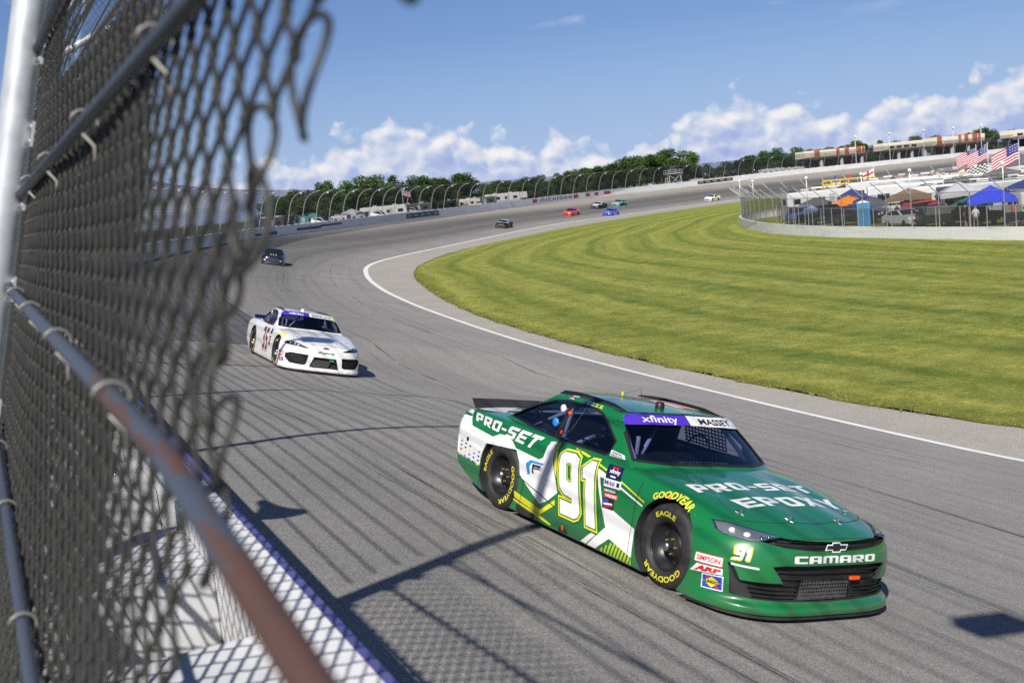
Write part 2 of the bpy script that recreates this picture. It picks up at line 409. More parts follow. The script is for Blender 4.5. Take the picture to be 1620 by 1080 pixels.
def to_quad(V, q):
    """unit box -> quad (top left, top right, bottom right, bottom left)"""
    tl, tr, br, bl_ = [Vector(p[:2]) for p in q]
    return [tuple((tl*(1-u)+tr*u)*v+(bl_*(1-u)+br*u)*(1-v)) for u, v in V]
def grow(poly, d):
    """offset a polygon outward"""
    n = len(poly); A = sum(poly[i][0]*poly[(i+1) % n][1]-poly[(i+1) % n][0]*poly[i][1] for i in range(n)); s = 1 if A > 0 else -1; out = []
    for i in range(n):
        p0, p1, p2 = Vector(poly[i-1]), Vector(poly[i]), Vector(poly[(i+1) % n])
        a, b = (p1-p0).normalized(), (p2-p1).normalized(); n1, n2 = Vector((a.y, -a.x))*s, Vector((b.y, -b.x))*s
        m = n1+n2
        if m.length < 1e-6: m = n1
        m.normalize(); k = max(.45, m.dot(n1)); out.append(tuple(p1+m*(d/k)))
    return out
PLANES = {'right': (lambda p: Vector((p[0], -3, p[1])), Vector((0, 1, 0))), 'left': (lambda p: Vector((p[0], 3, p[1])), Vector((0, -1, 0))),
          'front': (lambda p: Vector((4, p[0], p[1])), Vector((-1, 0, 0))), 'top': (lambda p: Vector((p[0], p[1], 4)), Vector((0, 0, -1)))}
def patch(V, F, plane, trees, off, step=.05):
    """cut a flat 2-D mesh on a grid and drop it on the car skin"""
    bm = bmesh.new(); vs = [bm.verts.new((p[0], p[1], 0)) for p in V]
    for f in F:
        try: bm.faces.new([vs[i] for i in f])
        except ValueError: pass
    for ax in (0, 1):
        lo, hi = min(p[ax] for p in V), max(p[ax] for p in V); k = math.floor(lo/step)+1
        while k*step < hi:
            co = Vector((0, 0, 0)); co[ax] = k*step; no = Vector((0, 0, 0)); no[ax] = 1
            bmesh.ops.bisect_plane(bm, geom=bm.verts[:]+bm.edges[:]+bm.faces[:], plane_co=co, plane_no=no, dist=1e-5); k += 1
    st, d = PLANES[plane]
    for v in bm.verts:
        o = st(v.co); best = None
        for t in trees:
            h = t.ray_cast(o, d)
            if h[0] is not None and (best is None or h[3] < best[3]): best = h
        if best is None:
            h = min((t.find_nearest(o+d*2.2) for t in trees), key=lambda h: h[3]); best = h
        n = best[1]
        if n.dot(d) > 0: n = -n
        v.co = best[0]+n*off
    bm.normal_update()
    for f in bm.faces:
        if f.normal.dot(d) > 0: f.normal_flip()
    return bm
def decal(name, V, F, plane, trees, m, parent, layer=0, step=.05):
    bm = patch(V, F, plane, trees, .0022+.0011*layer, step); me = bpy.data.meshes.new(name); bm.to_mesh(me); bm.free()
    me.polygons.foreach_set('use_smooth', [True]*len(me.polygons)); me.materials.append(m)
    return link(bpy.data.objects.new(name, me), parent)
def dpoly(name, poly, plane, trees, m, parent, layer=0, holes=(), step=.05):
    v, f = tess(poly, holes); return decal(name, v, f, plane, trees, m, parent, layer, step)
def dquads(name, quads, plane, trees, m, parent, layer=0):
    V = []; F = []
    for q in quads:
        v, f = tess(q); n = len(V); V += v; F += [tuple(i+n for i in t) for t in f]
    return decal(name, V, F, plane, trees, m, parent, layer)
def dtext(name, t, quad, plane, trees, m, parent, layer=1, step=.05):
    V, F = t[0], t[1]; return decal(name, to_quad(V, quad), F, plane, trees, m, parent, layer, step)
def skin_cutter(poly, plane, trees, out=.04, depth=.07):
    """closed solid following the skin, for recessed openings"""
    V, F = tess(poly); bm = patch(V, F, plane, trees, 0.0, .06); bmesh.ops.remove_doubles(bm, verts=bm.verts[:], dist=1e-4)
    d = PLANES[plane][1]; bm.normal_update()
    base = bm.verts[:]; faces = bm.faces[:]; bm.verts.index_update()
    top = [v.co-d*out for v in base]; low = [v.co+d*depth for v in base]
    n = len(base); FF = [tuple(v.index for v in f.verts) for f in faces]; be = [(e.verts[0].index, e.verts[1].index) for e in bm.edges if len(e.link_faces) == 1]
    bm.free(); b2 = bmesh.new(); vs = [b2.verts.new(p) for p in top]+[b2.verts.new(p) for p in low]
    for f in FF:
        b2.faces.new([vs[i] for i in f]); b2.faces.new([vs[n+i] for i in reversed(f)])
    for a, b in be: b2.faces.new([vs[a], vs[b], vs[n+b], vs[n+a]])
    bmesh.ops.recalc_face_normals(b2, faces=b2.faces[:]); me = bpy.data.meshes.new('cut'); b2.to_mesh(me); b2.free()
    return link(bpy.data.objects.new('cut', me))
def cut(o, cutters, m=None):
    for c in cutters:
        if m is not None and not c.data.materials: c.data.materials.append(m)
        fix_normals(c)
        md = o.modifiers.new('b', 'BOOLEAN'); md.operation = 'DIFFERENCE'; md.solver = 'EXACT'; md.object = c; md.material_mode = 'TRANSFER'
    apply_mods(o)
    for c in cutters: bpy.data.objects.remove(c)
    return o
# ------------------------------------------------------------------ car materials
def paint(name, col, rough=.32):
    if name in MATS: return MATS[name]
    m = mat(name, col, rough, coat=.85, vary=.05, vscale=1.2); nt = m.node_tree; b = nt.nodes['Principled BSDF']; tc = nn(nt, 'ShaderNodeTexCoord'); sx = nn(nt, 'ShaderNodeSeparateXYZ'); nt.links.new(tc.outputs['Object'], sx.inputs[0])
    # road film and rubber dust thrown up along the sills, streaked rearward
    mp = nn(nt, 'ShaderNodeMapping'); mp.inputs['Scale'].default_value = (1.6, 5, 7); nt.links.new(tc.outputs['Object'], mp.inputs[0]); f = noise_n(nt, mp.outputs[0], 2.0, 6, .65)
    low = ramp_n(nt, sx.outputs[2], ((.05, (.55,)*3), (.32, (.12,)*3), (.6, (.03,)*3), (1, (.0,)*3))); k = math_n(nt, 'MULTIPLY', ramp_n(nt, f, ((.40, (0, 0, 0)), (.75, (1, 1, 1)))), low)
    src = b.inputs['Base Color'].links[0].from_socket; nt.links.new(mix_n(nt, k, src, (.085, .08, .072)), b.inputs['Base Color']); return m
M_GREEN = paint('paint_green', (.005, .150, .040)); M_WHITE = paint('paint_white', (.80, .80, .80)); M_VINYLW = mat('vinyl_white', (.82, .82, .82), .35, coat=.4)
M_YEL = mat('vinyl_yellow', (.72, .66, .02), .35, coat=.4); M_LIME = mat('vinyl_lime', (.42, .55, .03), .35, coat=.4)
M_BLACK = mat('black_plastic', (.012, .012, .013), .45, vary=.2); M_MATT = mat('matt_black', (.02, .02, .021), .7, vary=.3)
M_RUB = mat('tyre_rubber', (.022, .022, .023), .62, vary=.35, vscale=14, bump=.15, bscale=60); M_RIM = mat('black_steel', (.02, .02, .022), .35, metal=.3)
M_HUB = mat('hub_steel', (.45, .45, .46), .3, metal=1.0); M_TYEL = mat('tyre_yellow', (.76, .68, .04), .55)
M_PURP = mat('vinyl_purple', (.075, .03, .45), .35, coat=.4); M_NAVY = mat('vinyl_navy', (.008, .010, .06), .35, coat=.4); M_DGREEN = mat('vinyl_deep_green', (.004, .09, .025), .35, coat=.6)
M_RED = mat('vinyl_red', (.62, .01, .03), .4, coat=.3); M_BLUE = mat('vinyl_blue', (.02, .06, .50), .4, coat=.3); M_LBLUE = mat('vinyl_sky_blue', (.03, .22, .55), .4, coat=.3)
M_ORANGE = mat('orange_plastic', (.85, .09, .01), .45); M_BAR = mat('roll_bar', (.72, .72, .72), .45); M_CHROME = mat('chrome', (.75, .75, .76), .12, metal=1.0)
M_INT = mat('cabin_dark', (.025, .026, .03), .7); M_SEAT = mat('seat_fabric', (.03, .03, .035), .8); M_MAROON = mat('vinyl_maroon', (.17, .008, .014), .4, coat=.3)
def glass_mat(name, tint, a):
    m = bpy.data.materials.new(name); m.use_nodes = True; nt = m.node_tree; nt.nodes.remove(nt.nodes['Principled BSDF']); out = nt.nodes['Material Output']
    tr = nn(nt, 'ShaderNodeBsdfTransparent'); tr.inputs[0].default_value = (*tint, 1); gl = nn(nt, 'ShaderNodeBsdfGlossy'); gl.inputs['Roughness'].default_value = .03; gl.inputs[0].default_value = (.9, .93, 1, 1)
    fr = nn(nt, 'ShaderNodeFresnel'); fr.inputs[0].default_value = 1.5
    mx = nn(nt, 'ShaderNodeMixShader'); nt.links.new(math_n(nt, 'MULTIPLY_ADD', fr.outputs[0], .9, a), mx.inputs[0]); nt.links.new(tr.outputs[0], mx.inputs[1]); nt.links.new(gl.outputs[0], mx.inputs[2])
    nt.links.new(mx.outputs[0], out.inputs[0]); MATS[name] = m; return m
M_GLASS = glass_mat('car_glass', (.40, .44, .62), .035); M_LENS = glass_mat('lamp_lens', (.92, .94, .97), .05)

WIN_SIDE = [(-2.90, .935), (-2.72, 1.04), (-2.52, 1.13), (-2.30, 1.195), (-2.05, 1.235), (-1.80, 1.247), (-1.56, 1.245), (-1.41, 1.22), (-1.29, 1.17), (-1.04, 1.03), (-1.05, .935), (-1.09, .905), (-1.6, .897), (-2.0, .90), (-2.5, .912)]
WS_FRONT = [(-.635, 1.268), (-.45, 1.281), (0, 1.292), (.45, 1.281), (.635, 1.268), (.70, 1.18), (.755, 1.05), (.795, .93), (.55, .925), (0, .94), (-.55, .925), (-.795, .93), (-.755, 1.05), (-.70, 1.18)]
RW_REAR = [(-.50, 1.20), (0, 1.22), (.50, 1.20), (.60, .98), (0, .97), (-.60, .98)]
def circ(cx, cz, r, n=40): return [(cx+r*math.cos(2*math.pi*i/n), cz+r*math.sin(2*math.pi*i/n)) for i in range(n)]
_base = {}
def base_shells():
    if _base: return _base
    V, F = lattice_body(); b = subsurfed('body', V, F, 2); V, F = lattice_gh(); g = subsurfed('cabin', V, F, 2)
    _base['tb'] = bvh_of(b); _base['tg'] = bvh_of(g); _base['body'] = b; _base['gh'] = g
    return _base
def tyre_wheel(name, parent, side, x, yo, detail=True):
    """wheel with its outer face at y = side*yo"""
    w = empty(name, parent=parent); w.location = (x, side*yo, .355); w.rotation_euler = (0, 0, 0 if side < 0 else math.pi)
    # local: outer face at y=0 looking to -y, axle to +y
    MB().lathe([(.205, .035), (.225, .006), (.25, .0), (.30, .004), (.335, .018), (.352, .045), (.355, .08), (.355, .21), (.345, .25), (.30, .27), (.20, .27)], 48, 'y').build('tyre', M_RUB, w, True)
    rim = MB(); rim.lathe([(.208, .27), (.208, .05), (.212, .028), (.205, .022), (.198, .03), (.192, .075), (.178, .085), (.168, .125), (.15, .13), (.10, .10), (.085, .085), (.055, .083), (.05, .075), (0, .075)], 40, 'y')
    ro = rim.build('rim', M_RIM, w, True)
    if detail:
        h = MB()
        for k in range(8):
            a = 2*math.pi*k/8+.2; cx, cz = .135*math.cos(a), .135*math.sin(a)
            h.add([Vector((cx+.022*math.cos(t*math.pi/5), .117, cz+.022*math.sin(t*math.pi/5))) for t in range(10)], [tuple(range(10))])
        h.build('rim_hole', M_MATT, w)
    MB().lathe([(.046, .08), (.044, .03), (.036, .008), (.02, 0), (0, 0)], 16, 'y').build('hub_nut', M_HUB, w, True)
    if detail:
        n = MB()
        for k in range(5):
            a = 2*math.pi*k/5; n.lathe([(.010, .086), (.010, .06), (0, .06)], 6, 'y', (.065*math.cos(a), 0, .065*math.sin(a)))
        n.build('lug_nut', mat('lug_brass', (.30, .22, .05), .45, metal=.3), w)
        def ring(txt, a0, span, r0, hgt, nm, inward=True):
            V, F, asp = font_text(txt, .012); bmv = []
            bm = bmesh.new(); vs = [bm.verts.new((p[0], p[1], 0)) for p in V]
            for f in F:
                try: bm.faces.new([vs[i] for i in f])
                except ValueError: pass
            for k in range(1, 24): bmesh.ops.bisect_plane(bm, geom=bm.verts[:]+bm.edges[:]+bm.faces[:], plane_co=(k/24, 0, 0), plane_no=(1, 0, 0), dist=1e-6)
            for v in bm.verts:
                u, t = v.co.x, v.co.y; a = a0-span*u; r = r0+hgt*t
                v.co = Vector((r*math.cos(a), -.003 if r < .30 else -.003+.018*((r-.30)/.035), r*math.sin(a)))
            me = bpy.data.meshes.new(nm); bm.to_mesh(me); bm.free(); me.materials.append(M_TYEL); link(bpy.data.objects.new(nm, me), w)
        ring('GOODYEAR', R_(328), R_(108), .250, .048, 'tyre_lettering'); ring('EAGLE', R_(122), R_(54), .250, .042, 'tyre_lettering')
    return w
# ------------------------------------------------------------------ stock cars
M_LAMP = mat('lamp_reflector', (.42, .425, .435), .22, metal=.7); M_LED = mat('led_white', (.85, .86, .88), .3)
def perf_mat():
    m = bpy.data.materials.new('perforated_plate'); m.use_nodes = True; nt = m.node_tree; b = nt.nodes['Principled BSDF']
    tc = nn(nt, 'ShaderNodeTexCoord'); vo = nn(nt, 'ShaderNodeTexVoronoi'); vo.inputs['Scale'].default_value = 34; vo.inputs['Randomness'].default_value = .12
    nt.links.new(tc.outputs['Object'], vo.inputs['Vector']); nt.links.new(ramp_n(nt, vo.outputs['Distance'], ((.34, (.006, .006, .006)), (.44, (.13, .13, .125)))), b.inputs['Base Color'])
    b.inputs['Roughness'].default_value = .5; b.inputs['Metallic'].default_value = .4; MATS['perf'] = m; return m
M_PERF = perf_mat()
GR_TOP = [(-.64, .668), (-.3, .648), (0, .636), (.3, .648), (.64, .668), (.73, .628), (.55, .594), (.3, .574), (0, .565), (-.3, .574), (-.55, .594), (-.73, .628)]
GR_LOW = [(-.53, .458), (.53, .458), (.64, .445), (.53, .315), (.84, .312), (.885, .43), (.905, .43), (.875, .19), (.75, .175), (0, .158), (-.75, .175), (-.875, .19), (-.905, .43), (-.885, .43), (-.84, .312), (-.53, .315), (-.64, .445)]
W_MID = [(-.27, .395), (.27, .395), (.36, .15), (-.36, .15)]
W_SIDE = [(.40, .425), (.80, .44), (.90, .40), (.90, .30), (.80, .19), (.50, .175), (.44, .20)]
HEAD_G = [(-.862, .690), (-.806, .696), (-.64, .672), (-.548, .663), (-.63, .657), (-.736, .624), (-.773, .617), (-.881, .628), (-.886, .646)]
HEAD_W = [(-.90, .63), (-.84, .672), (-.74, .675), (-.62, .652), (-.50, .61), (-.40, .578), (-.52, .583), (-.70, .60), (-.86, .612)]
def mir(poly): return [(-p[0], p[1]) for p in reversed(poly)]
def splitter_outline(z):
    pts = []
    for i in range(41):
        b = -1+2*i/40; p = body_point(None, b, 0, 'f'); pts.append((p.x-.02, p.y*.985))
    return pts+[(.36, .99), (.36, -.99)]
def car_root(name, M):
    return empty(name, mw=M)
def make_near_car(name, M, kind):
    B = base_shells(); tb, tg = B['tb'], B['tg']; T2 = [tb, tg]; root = car_root(name, M)
    green = kind == 'green'; PM = M_GREEN if green else M_WHITE
    # --- body with wheel wells, cabin cavity and grille openings
    body = bpy.data.objects.new('body', B['body'].data.copy()); link(body); body.data.materials.clear(); body.data.materials.append(PM)
    cs = []
    for x in (0, -2.667):
        for s in (-1, 1):
            c = MB(); c.prism(circ(x, .365, .392 if x == 0 else .385), s*.60, s*1.3, 0, 'y'); cs.append(c.build('cut'))
    c = MB(); c.box((-1.9, 0, .72), (2.15, 1.42, .72)); cs.append(c.build('cut'))
    for c in cs: fix_normals(c)
    cut(body, cs, M_INT)
    if green: gs = [GR_TOP, GR_LOW]
    else: gs = [W_MID, W_SIDE, mir(W_SIDE)]
    cut(body, [skin_cutter(g, 'front', [tb], .05, .06) for g in gs], M_MATT)
    smooth_angle(body, 38); body.parent = root
    # --- cabin shell with window openings
    cab = bpy.data.objects.new('cabin', B['gh'].data.copy()); link(cab); cab.data.materials.clear(); cab.data.materials.append(PM)
    inner = bpy.data.objects.new('cut', B['gh'].data.copy()); link(inner); inner.data.materials.clear()
    ctr = Vector((-1.85, 0, .95))
    for v in inner.data.vertices:
        d = v.co-ctr; v.co = ctr+Vector((d.x*.965, d.y*.945, d.z*.93-.02))
    c1 = MB().prism(WIN_SIDE, -1.5, 1.5, 0, 'y').build('cut'); c2 = MB().prism(WS_FRONT, -1.5, .6, 0, 'x').build('cut'); c3 = MB().prism(RW_REAR, -3.9, -2.35, 0, 'x').build('cut')
    cut(cab, [inner, c1, c2, c3], M_INT); smooth_angle(cab, 38); cab.parent = root
    # --- glass
    gl = []
    for nm, poly, pl in (('windshield', WS_FRONT, 'front'), ('side_window', WIN_SIDE, 'right'), ('side_window', WIN_SIDE, 'left')):
        if pl == 'left': continue
        v, f = tess(grow(poly, .008)); bm = patch(v, f, pl, [tg], -.010, .08); me = bpy.data.meshes.new(nm); bm.to_mesh(me); bm.free()
        me.polygons.foreach_set('use_smooth', [True]*len(me.polygons)); me.materials.append(M_GLASS); link(bpy.data.objects.new(nm, me), root)
    rg = MB(); rg.add([(-3.20, -.55, .95), (-3.20, .55, .95), (-2.42, .47, 1.215), (-2.42, -.47, 1.215)], [(0, 1, 2, 3)]); rg.build('rear_window', M_GLASS, root)
    # window surrounds (black seal)
    for poly, pl in ((WS_FRONT, 'front'), (WIN_SIDE, 'right')):
        dpoly('window_seal', grow(poly, .014), pl, [tg], M_BLACK, root, 0, holes=[grow(poly, -.006)], step=.08)
    # --- splitter, spoiler, rails, antennae
    s = MB(); s.prism(splitter_outline(0), .036, .056); s.build('splitter', M_MATT, root)
    sp = MB(); N = 12
    for i in range(N):
        y0, y1 = -.77+1.54*i/N, -.77+1.54*(i+1)/N
        b0, b1 = .05*(y0/.77)**2, .05*(y1/.77)**2
        x0, x1 = -3.64+b0, -3.64+b1
        sp.add([(x0, y0, .885), (x1, y1, .885), (x1-.10, y1, .98), (x0-.10, y0, .98), (x0-.012, y0, .885), (x1-.012, y1, .885), (x1-.112, y1, .98), (x0-.112, y0, .98)],
               [(0, 1, 2, 3), (4, 7, 6, 5), (3, 2, 6, 7), (0, 3, 7, 4), (1, 5, 6, 2)])
    sp.build('spoiler', M_MATT if green else M_NAVY, root)
    for sy in (-1, 1):
        r = MB(); pts = []
        for i in range(15):
            t = i/14; x = -2.45+1.30*t; y = sy*(.50+.085*t-.02*(1-t)); h = tg.ray_cast(Vector((x, y, 3)), Vector((0, 0, -1)))
            pts.append(h[0])
        for i in range(14):
            a, b = pts[i], pts[i+1]; k = min(1, (14-i)/3); k2 = min(1, (13-i)/3)
            r.add([a+Vector((0, -.004, -.01)), b+Vector((0, -.004, -.01)), b+Vector((0, -.004, .032*k2)), a+Vector((0, -.004, .032*k)), a+Vector((0, .004, -.01)), b+Vector((0, .004, -.01)), b+Vector((0, .004, .032*k2)), a+Vector((0, .004, .032*k))],
                  [(0, 1, 2, 3), (4, 7, 6, 5), (3, 2, 6, 7), (0, 3, 7, 4), (1, 5, 6, 2)])
        r.build('roof_rail', M_BLACK, root)
    zt = lambda x, y: tg.ray_cast(Vector((x, y, 3)), Vector((0, 0, -1)))[0].z
    MB().lathe([(.045, 0), (.045, .045), (.035, .06), (0, .06)], 20, 'z', (-1.32, -.10, zt(-1.32, -.10))).build('roof_camera', M_BLACK if green else M_WHITE, root, True)
    an = MB(); z0 = zt(-1.75, .02); an.tube([(-1.75, .02, z0), (-1.79, .02, z0+.11)], .0022, 5); an.tube([(-1.79, .02, z0+.11), (-2.1, .02, zt(-2.1, .02))], .0015, 4); an.build('antenna', M_BLACK, root)
    a2 = MB(); a2.box((-1.98, -.05, zt(-1.98, -.05)+.03), (.02, .012, .04)); a2.build('antenna', M_YEL if green else M_BLACK, root)
    # --- wheels
    for x in (0, -2.667):
        for sd in (-1, 1):
            w = tyre_wheel('wheel', root, sd, x, .955, detail=(sd < 0))
            if x and sd < 0: w.rotation_euler = (0, R_(-62), 0)
    # --- cabin interior
    MB().box((-1.0, 0, .86), (.45, 1.34, .12)).build('dashboard', M_INT, root)
    st = MB(); st.prism([(-1.95, .40), (-1.45, .40), (-1.42, .60), (-1.70, .62), (-1.86, 1.12), (-2.02, 1.12)], .16, .58, 0, 'y'); st.prism([(-2.02, .98), (-1.82, .98), (-1.78, 1.16), (-1.98, 1.18)], .12, .62, 0, 'y'); st.build('seat', M_SEAT, root)
    b = MB()
    for sy in (-1, 1):
        b.tube([(-.80, sy*.69, .84), (-.98, sy*.665, 1.0), (-1.22, sy*.60, 1.20), (-1.45, sy*.56, 1.235), (-2.0, sy*.54, 1.235), (-2.08, sy*.56, 1.15), (-2.1, sy*.66, .7)], .022, 8)
        b.tube([(-2.08, sy*.50, 1.18), (-2.9, sy*.48, .82)], .020, 8)
        b.tube([(-.86, sy*.68, .86), (-2.08, sy*.68, .86)], .020, 8)
    b.tube([(-1.05, -.50, .86), (-1.22, -.16, 1.20)], .020, 8); b.tube([(-1.05, -.52, .86), (-1.02, -.55, 1.09)], .020, 8)
    b.tube([(-2.08, -.54, 1.2), (-2.08, .54, 1.2)], .022, 8); b.tube([(-2.08, .5, 1.18), (-2.08, -.62, .75)], .022, 8); b.tube([(-1.25, -.58, 1.205), (-1.25, .58, 1.205)], .020, 8)
    b.build('roll_cage', M_BAR, root, True)
    n = MB()
    for i in range(8):
        z = .94+.035*i; n.box((-1.52, .725-.30*(z-.94), z), (.62, .004, .014))
    for i in range(13):
        x = -1.80+.05*i; n.tube([(x, .729, .93), (x, .645, 1.20)], .008, 4)
    n.build('window_net', M_MATT, root)
    MB().lathe([(.155, -.01), (.17, 0), (.155, .01)], 24, 'x', (-1.22, .36, .93)).build('steering_wheel', M_BLACK, root, True)
    # driver: shoulders and a closed helmet in one mesh
    d = MB(); d.lathe([(.001, .17), (.06, .162), (.105, .125), (.128, .06), (.13, 0), (.118, -.07), (.085, -.11), (.075, -.14), (.17, -.17), (.21, -.24), (.20, -.40), (.19, -.55)], 20, 'z', (-1.72, .37, 1.05))
    d.build('driver', mat('race_suit', (.05, .05, .06), .7), root, True)
    # right B-pillar ducts, clips and struts
    px = lambda x, z, k=-.02: tg.ray_cast(Vector((x, -3, z)), Vector((0, 1, 0)))[0]+Vector((0, -k, 0))
    q = MB(); p0, p1 = px(-1.955, 1.225, .004), px(-1.925, .90, .004); q.tube([p0, p1], .012, 6); q.build('window_post', M_BLACK, root)
    for (x, z, r, mm, nm) in ((-2.06, 1.16, .040, M_WHITE, 'duct'), (-2.05, 1.02, .046, M_LBLUE, 'duct'), (-1.90, 1.14, .020, M_ORANGE, 'window_clip'), (-1.865, .955, .020, M_ORANGE, 'window_clip')):
        p = px(x, z, .003); k = MB().lathe([(r, .012), (r, 0), (r*.85, -.006), (0, -.008)], 14, 'y', p); k.build(nm, mm, root, True)
    k = MB(); k.tube([px(-1.89, 1.13), px(-1.78, 1.08), px(-1.77, .96), px(-1.86, .95)], .004, 5); k.build('pull_cord', M_RED, root)
    k = MB(); k.tube([px(-1.78, 1.045, -.05), px(-1.28, 1.03, -.05)], .009, 6); k.tube([px(-1.80, .955, -.05), px(-1.30, .945, -.05)], .009, 6); k.build('window_brace', M_RIM, root, True)
    k = MB(); p = px(-2.50, 1.02, -.05)
    k.tube([p+Vector((-.11, 0, -.06)), p+Vector((.0, 0, .09)), p+Vector((.09, 0, -.05))], .010, 6, closed=True); k.tube([p+Vector((.06, 0, -.02)), p+Vector((.42, .02, -.10))], .022, 8); k.build('cooling_duct', M_RIM, root, True)
    # --- front end common
    banner_p = [(-.648, 1.274), (-.45, 1.285), (.0, 1.296), (.0, 1.222), (-.45, 1.208), (-.700, 1.188)]; banner_w = [(.0, 1.296), (.45, 1.285), (.648, 1.274), (.700, 1.188), (.45, 1.208), (.0, 1.222)]
    dpoly('windshield_banner', banner_p, 'front', [tg], M_PURP, root, 1); dpoly('windshield_banner', banner_w, 'front', [tg], M_VINYLW, root, 1)
    dtext('banner_lettering', font_text('xfinity', .01), [(-.50, 1.276), (-.13, 1.284), (-.13, 1.222), (-.52, 1.208)], 'front', [tg], M_VINYLW, root, 2)
    dtext('banner_lettering', font_text('MASSEY' if green else 'EMERLING', .035), [(.13 if green else .06, 1.278), (.585, 1.264), (.605, 1.213), (.13 if green else .06, 1.232)], 'front', [tg], M_BLACK, root, 2)
    # hood pins
    pins = MB()
    for (x, y) in ((.458, -.597), (.654, -.228), (.69, .30), (.47, .60)):
        h = tb.ray_cast(Vector((x, y, 3)), Vector((0, 0, -1)))[0]; pins.lathe([(.014, 0), (.014, .012), (0, .014)], 8, 'z', h); pins.tube([h+Vector((-.03, -.02, .012)), h+Vector((.03, .02, .014))], .004, 5)
    pins.build('hood_pin', M_CHROME, root)
    for sy in (-1, 1):
        MB().tube([tb.ray_cast(Vector((-.54+.0*i, 0, 3)), Vector((0, 0, -1)))[0]*0+Vector((.72-.08*i, sy*(.70-.02*i*i*.1), 0))+Vector((0, 0, tb.ray_cast(Vector((.72-.08*i, sy*(.70-.02*i*i*.1), 3)), Vector((0, 0, -1)))[0].z+.0005)) for i in range(15)], .0022, 4).build('hood_seam', M_MATT, root)
    (green_livery if green else white_livery)(root, tb, tg)
    return root
def head_lamps(root, tb, poly, dots, recess_mat):
    for sgn in (1, -1):
        P = poly if sgn == 1 else mir(poly)
        dpoly('headlight_frame', grow(P, .007), 'front', [tb], M_CHROME, root, 0, step=.04)
        h = dpoly('headlight', P, 'front', [tb], recess_mat, root, 1, step=.04); h['label'] = 'narrow headlight beside the grille'
        for (y, z, r, mm) in dots:
            c = tb.ray_cast(Vector((4, y*sgn, z)), Vector((-1, 0, 0)))
            if c[0] is None: continue
            n = c[1]; Mx = n.to_track_quat('Z', 'Y').to_matrix(); k = MB()
            prof = [(r, 0), (r*.96, .006), (r*.75, .004), (r*.6, .008), (r*.3, .013), (0, .014)]
            k.lathe(prof, 16, 'z'); k.v = [Mx @ v+c[0]+n*.003 for v in k.v]; k.build('lamp_projector', mm, h, True)
        v, f = tess(P); bm = patch(v, f, 'front', [tb], .018, .04); me = bpy.data.meshes.new('lamp_lens'); bm.to_mesh(me); bm.free(); me.materials.append(M_LENS)
        me.polygons.foreach_set('use_smooth', [True]*len(me.polygons)); link(bpy.data.objects.new('lamp_lens', me), h)
def small_stickers(root, tb):
    def q(name, quad, m, layer=2): return dquads(name, [quad], 'front', [tb], m, root, layer)
    q('sticker', [(-.995, .442), (-.918, .450), (-.920, .374), (-.998, .360)], M_RED, 1); q('sticker', [(-.991, .436), (-.922, .444), (-.924, .380), (-.993, .367)], M_VINYLW, 2)
    return q
def front_text(name, txt, quad, m, root, tb, layer=3, bold=.03): return dtext(name, font_text(txt, bold), quad, 'right', [tb], m, root, layer, .03)
def side_sticker(root, tb, quad, m, layer, name='sticker'):
    return dquads(name, [quad], 'right', [tb], m, root, layer)
def corner_stickers(root, tb):
    S = lambda q, m, l: side_sticker(root, tb, q, m, l); X = lambda t, q, m, b=.03, l=4: front_text('sticker_lettering', t, q, m, root, tb, l, b)
    S([(.434, .440), (.684, .452), (.687, .374), (.430, .362)], M_RED, 1); S([(.440, .434), (.678, .446), (.681, .380), (.436, .368)], M_VINYLW, 2); X('SIMPSON', [(.455, .424), (.664, .434), (.666, .392), (.452, .380)], M_RED)
    S([(.462, .352), (.690, .363), (.694, .316), (.402, .282)], M_VINYLW, 1); X('ARP', [(.478, .346), (.684, .356), (.684, .322), (.44, .294)], M_RED, .06)
    S([(.526, .290), (.703, .306), (.706, .186), (.530, .178)], M_VINYLW, 1); S([(.534, .283), (.695, .297), (.698, .194), (.538, .186)], M_BLUE, 2); S([(.545, .236), (.616, .282), (.690, .246), (.618, .200)], M_YEL, 3)
    S([(.560, .285), (.585, .287), (.60, .262), (.585, .258)], M_RED, 3); S([(.64, .222), (.655, .228), (.675, .196), (.652, .196)], M_RED, 3); X('SUNOCO', [(.552, .250), (.686, .258), (.686, .232), (.552, .224)], M_BLACK, .05, 5)
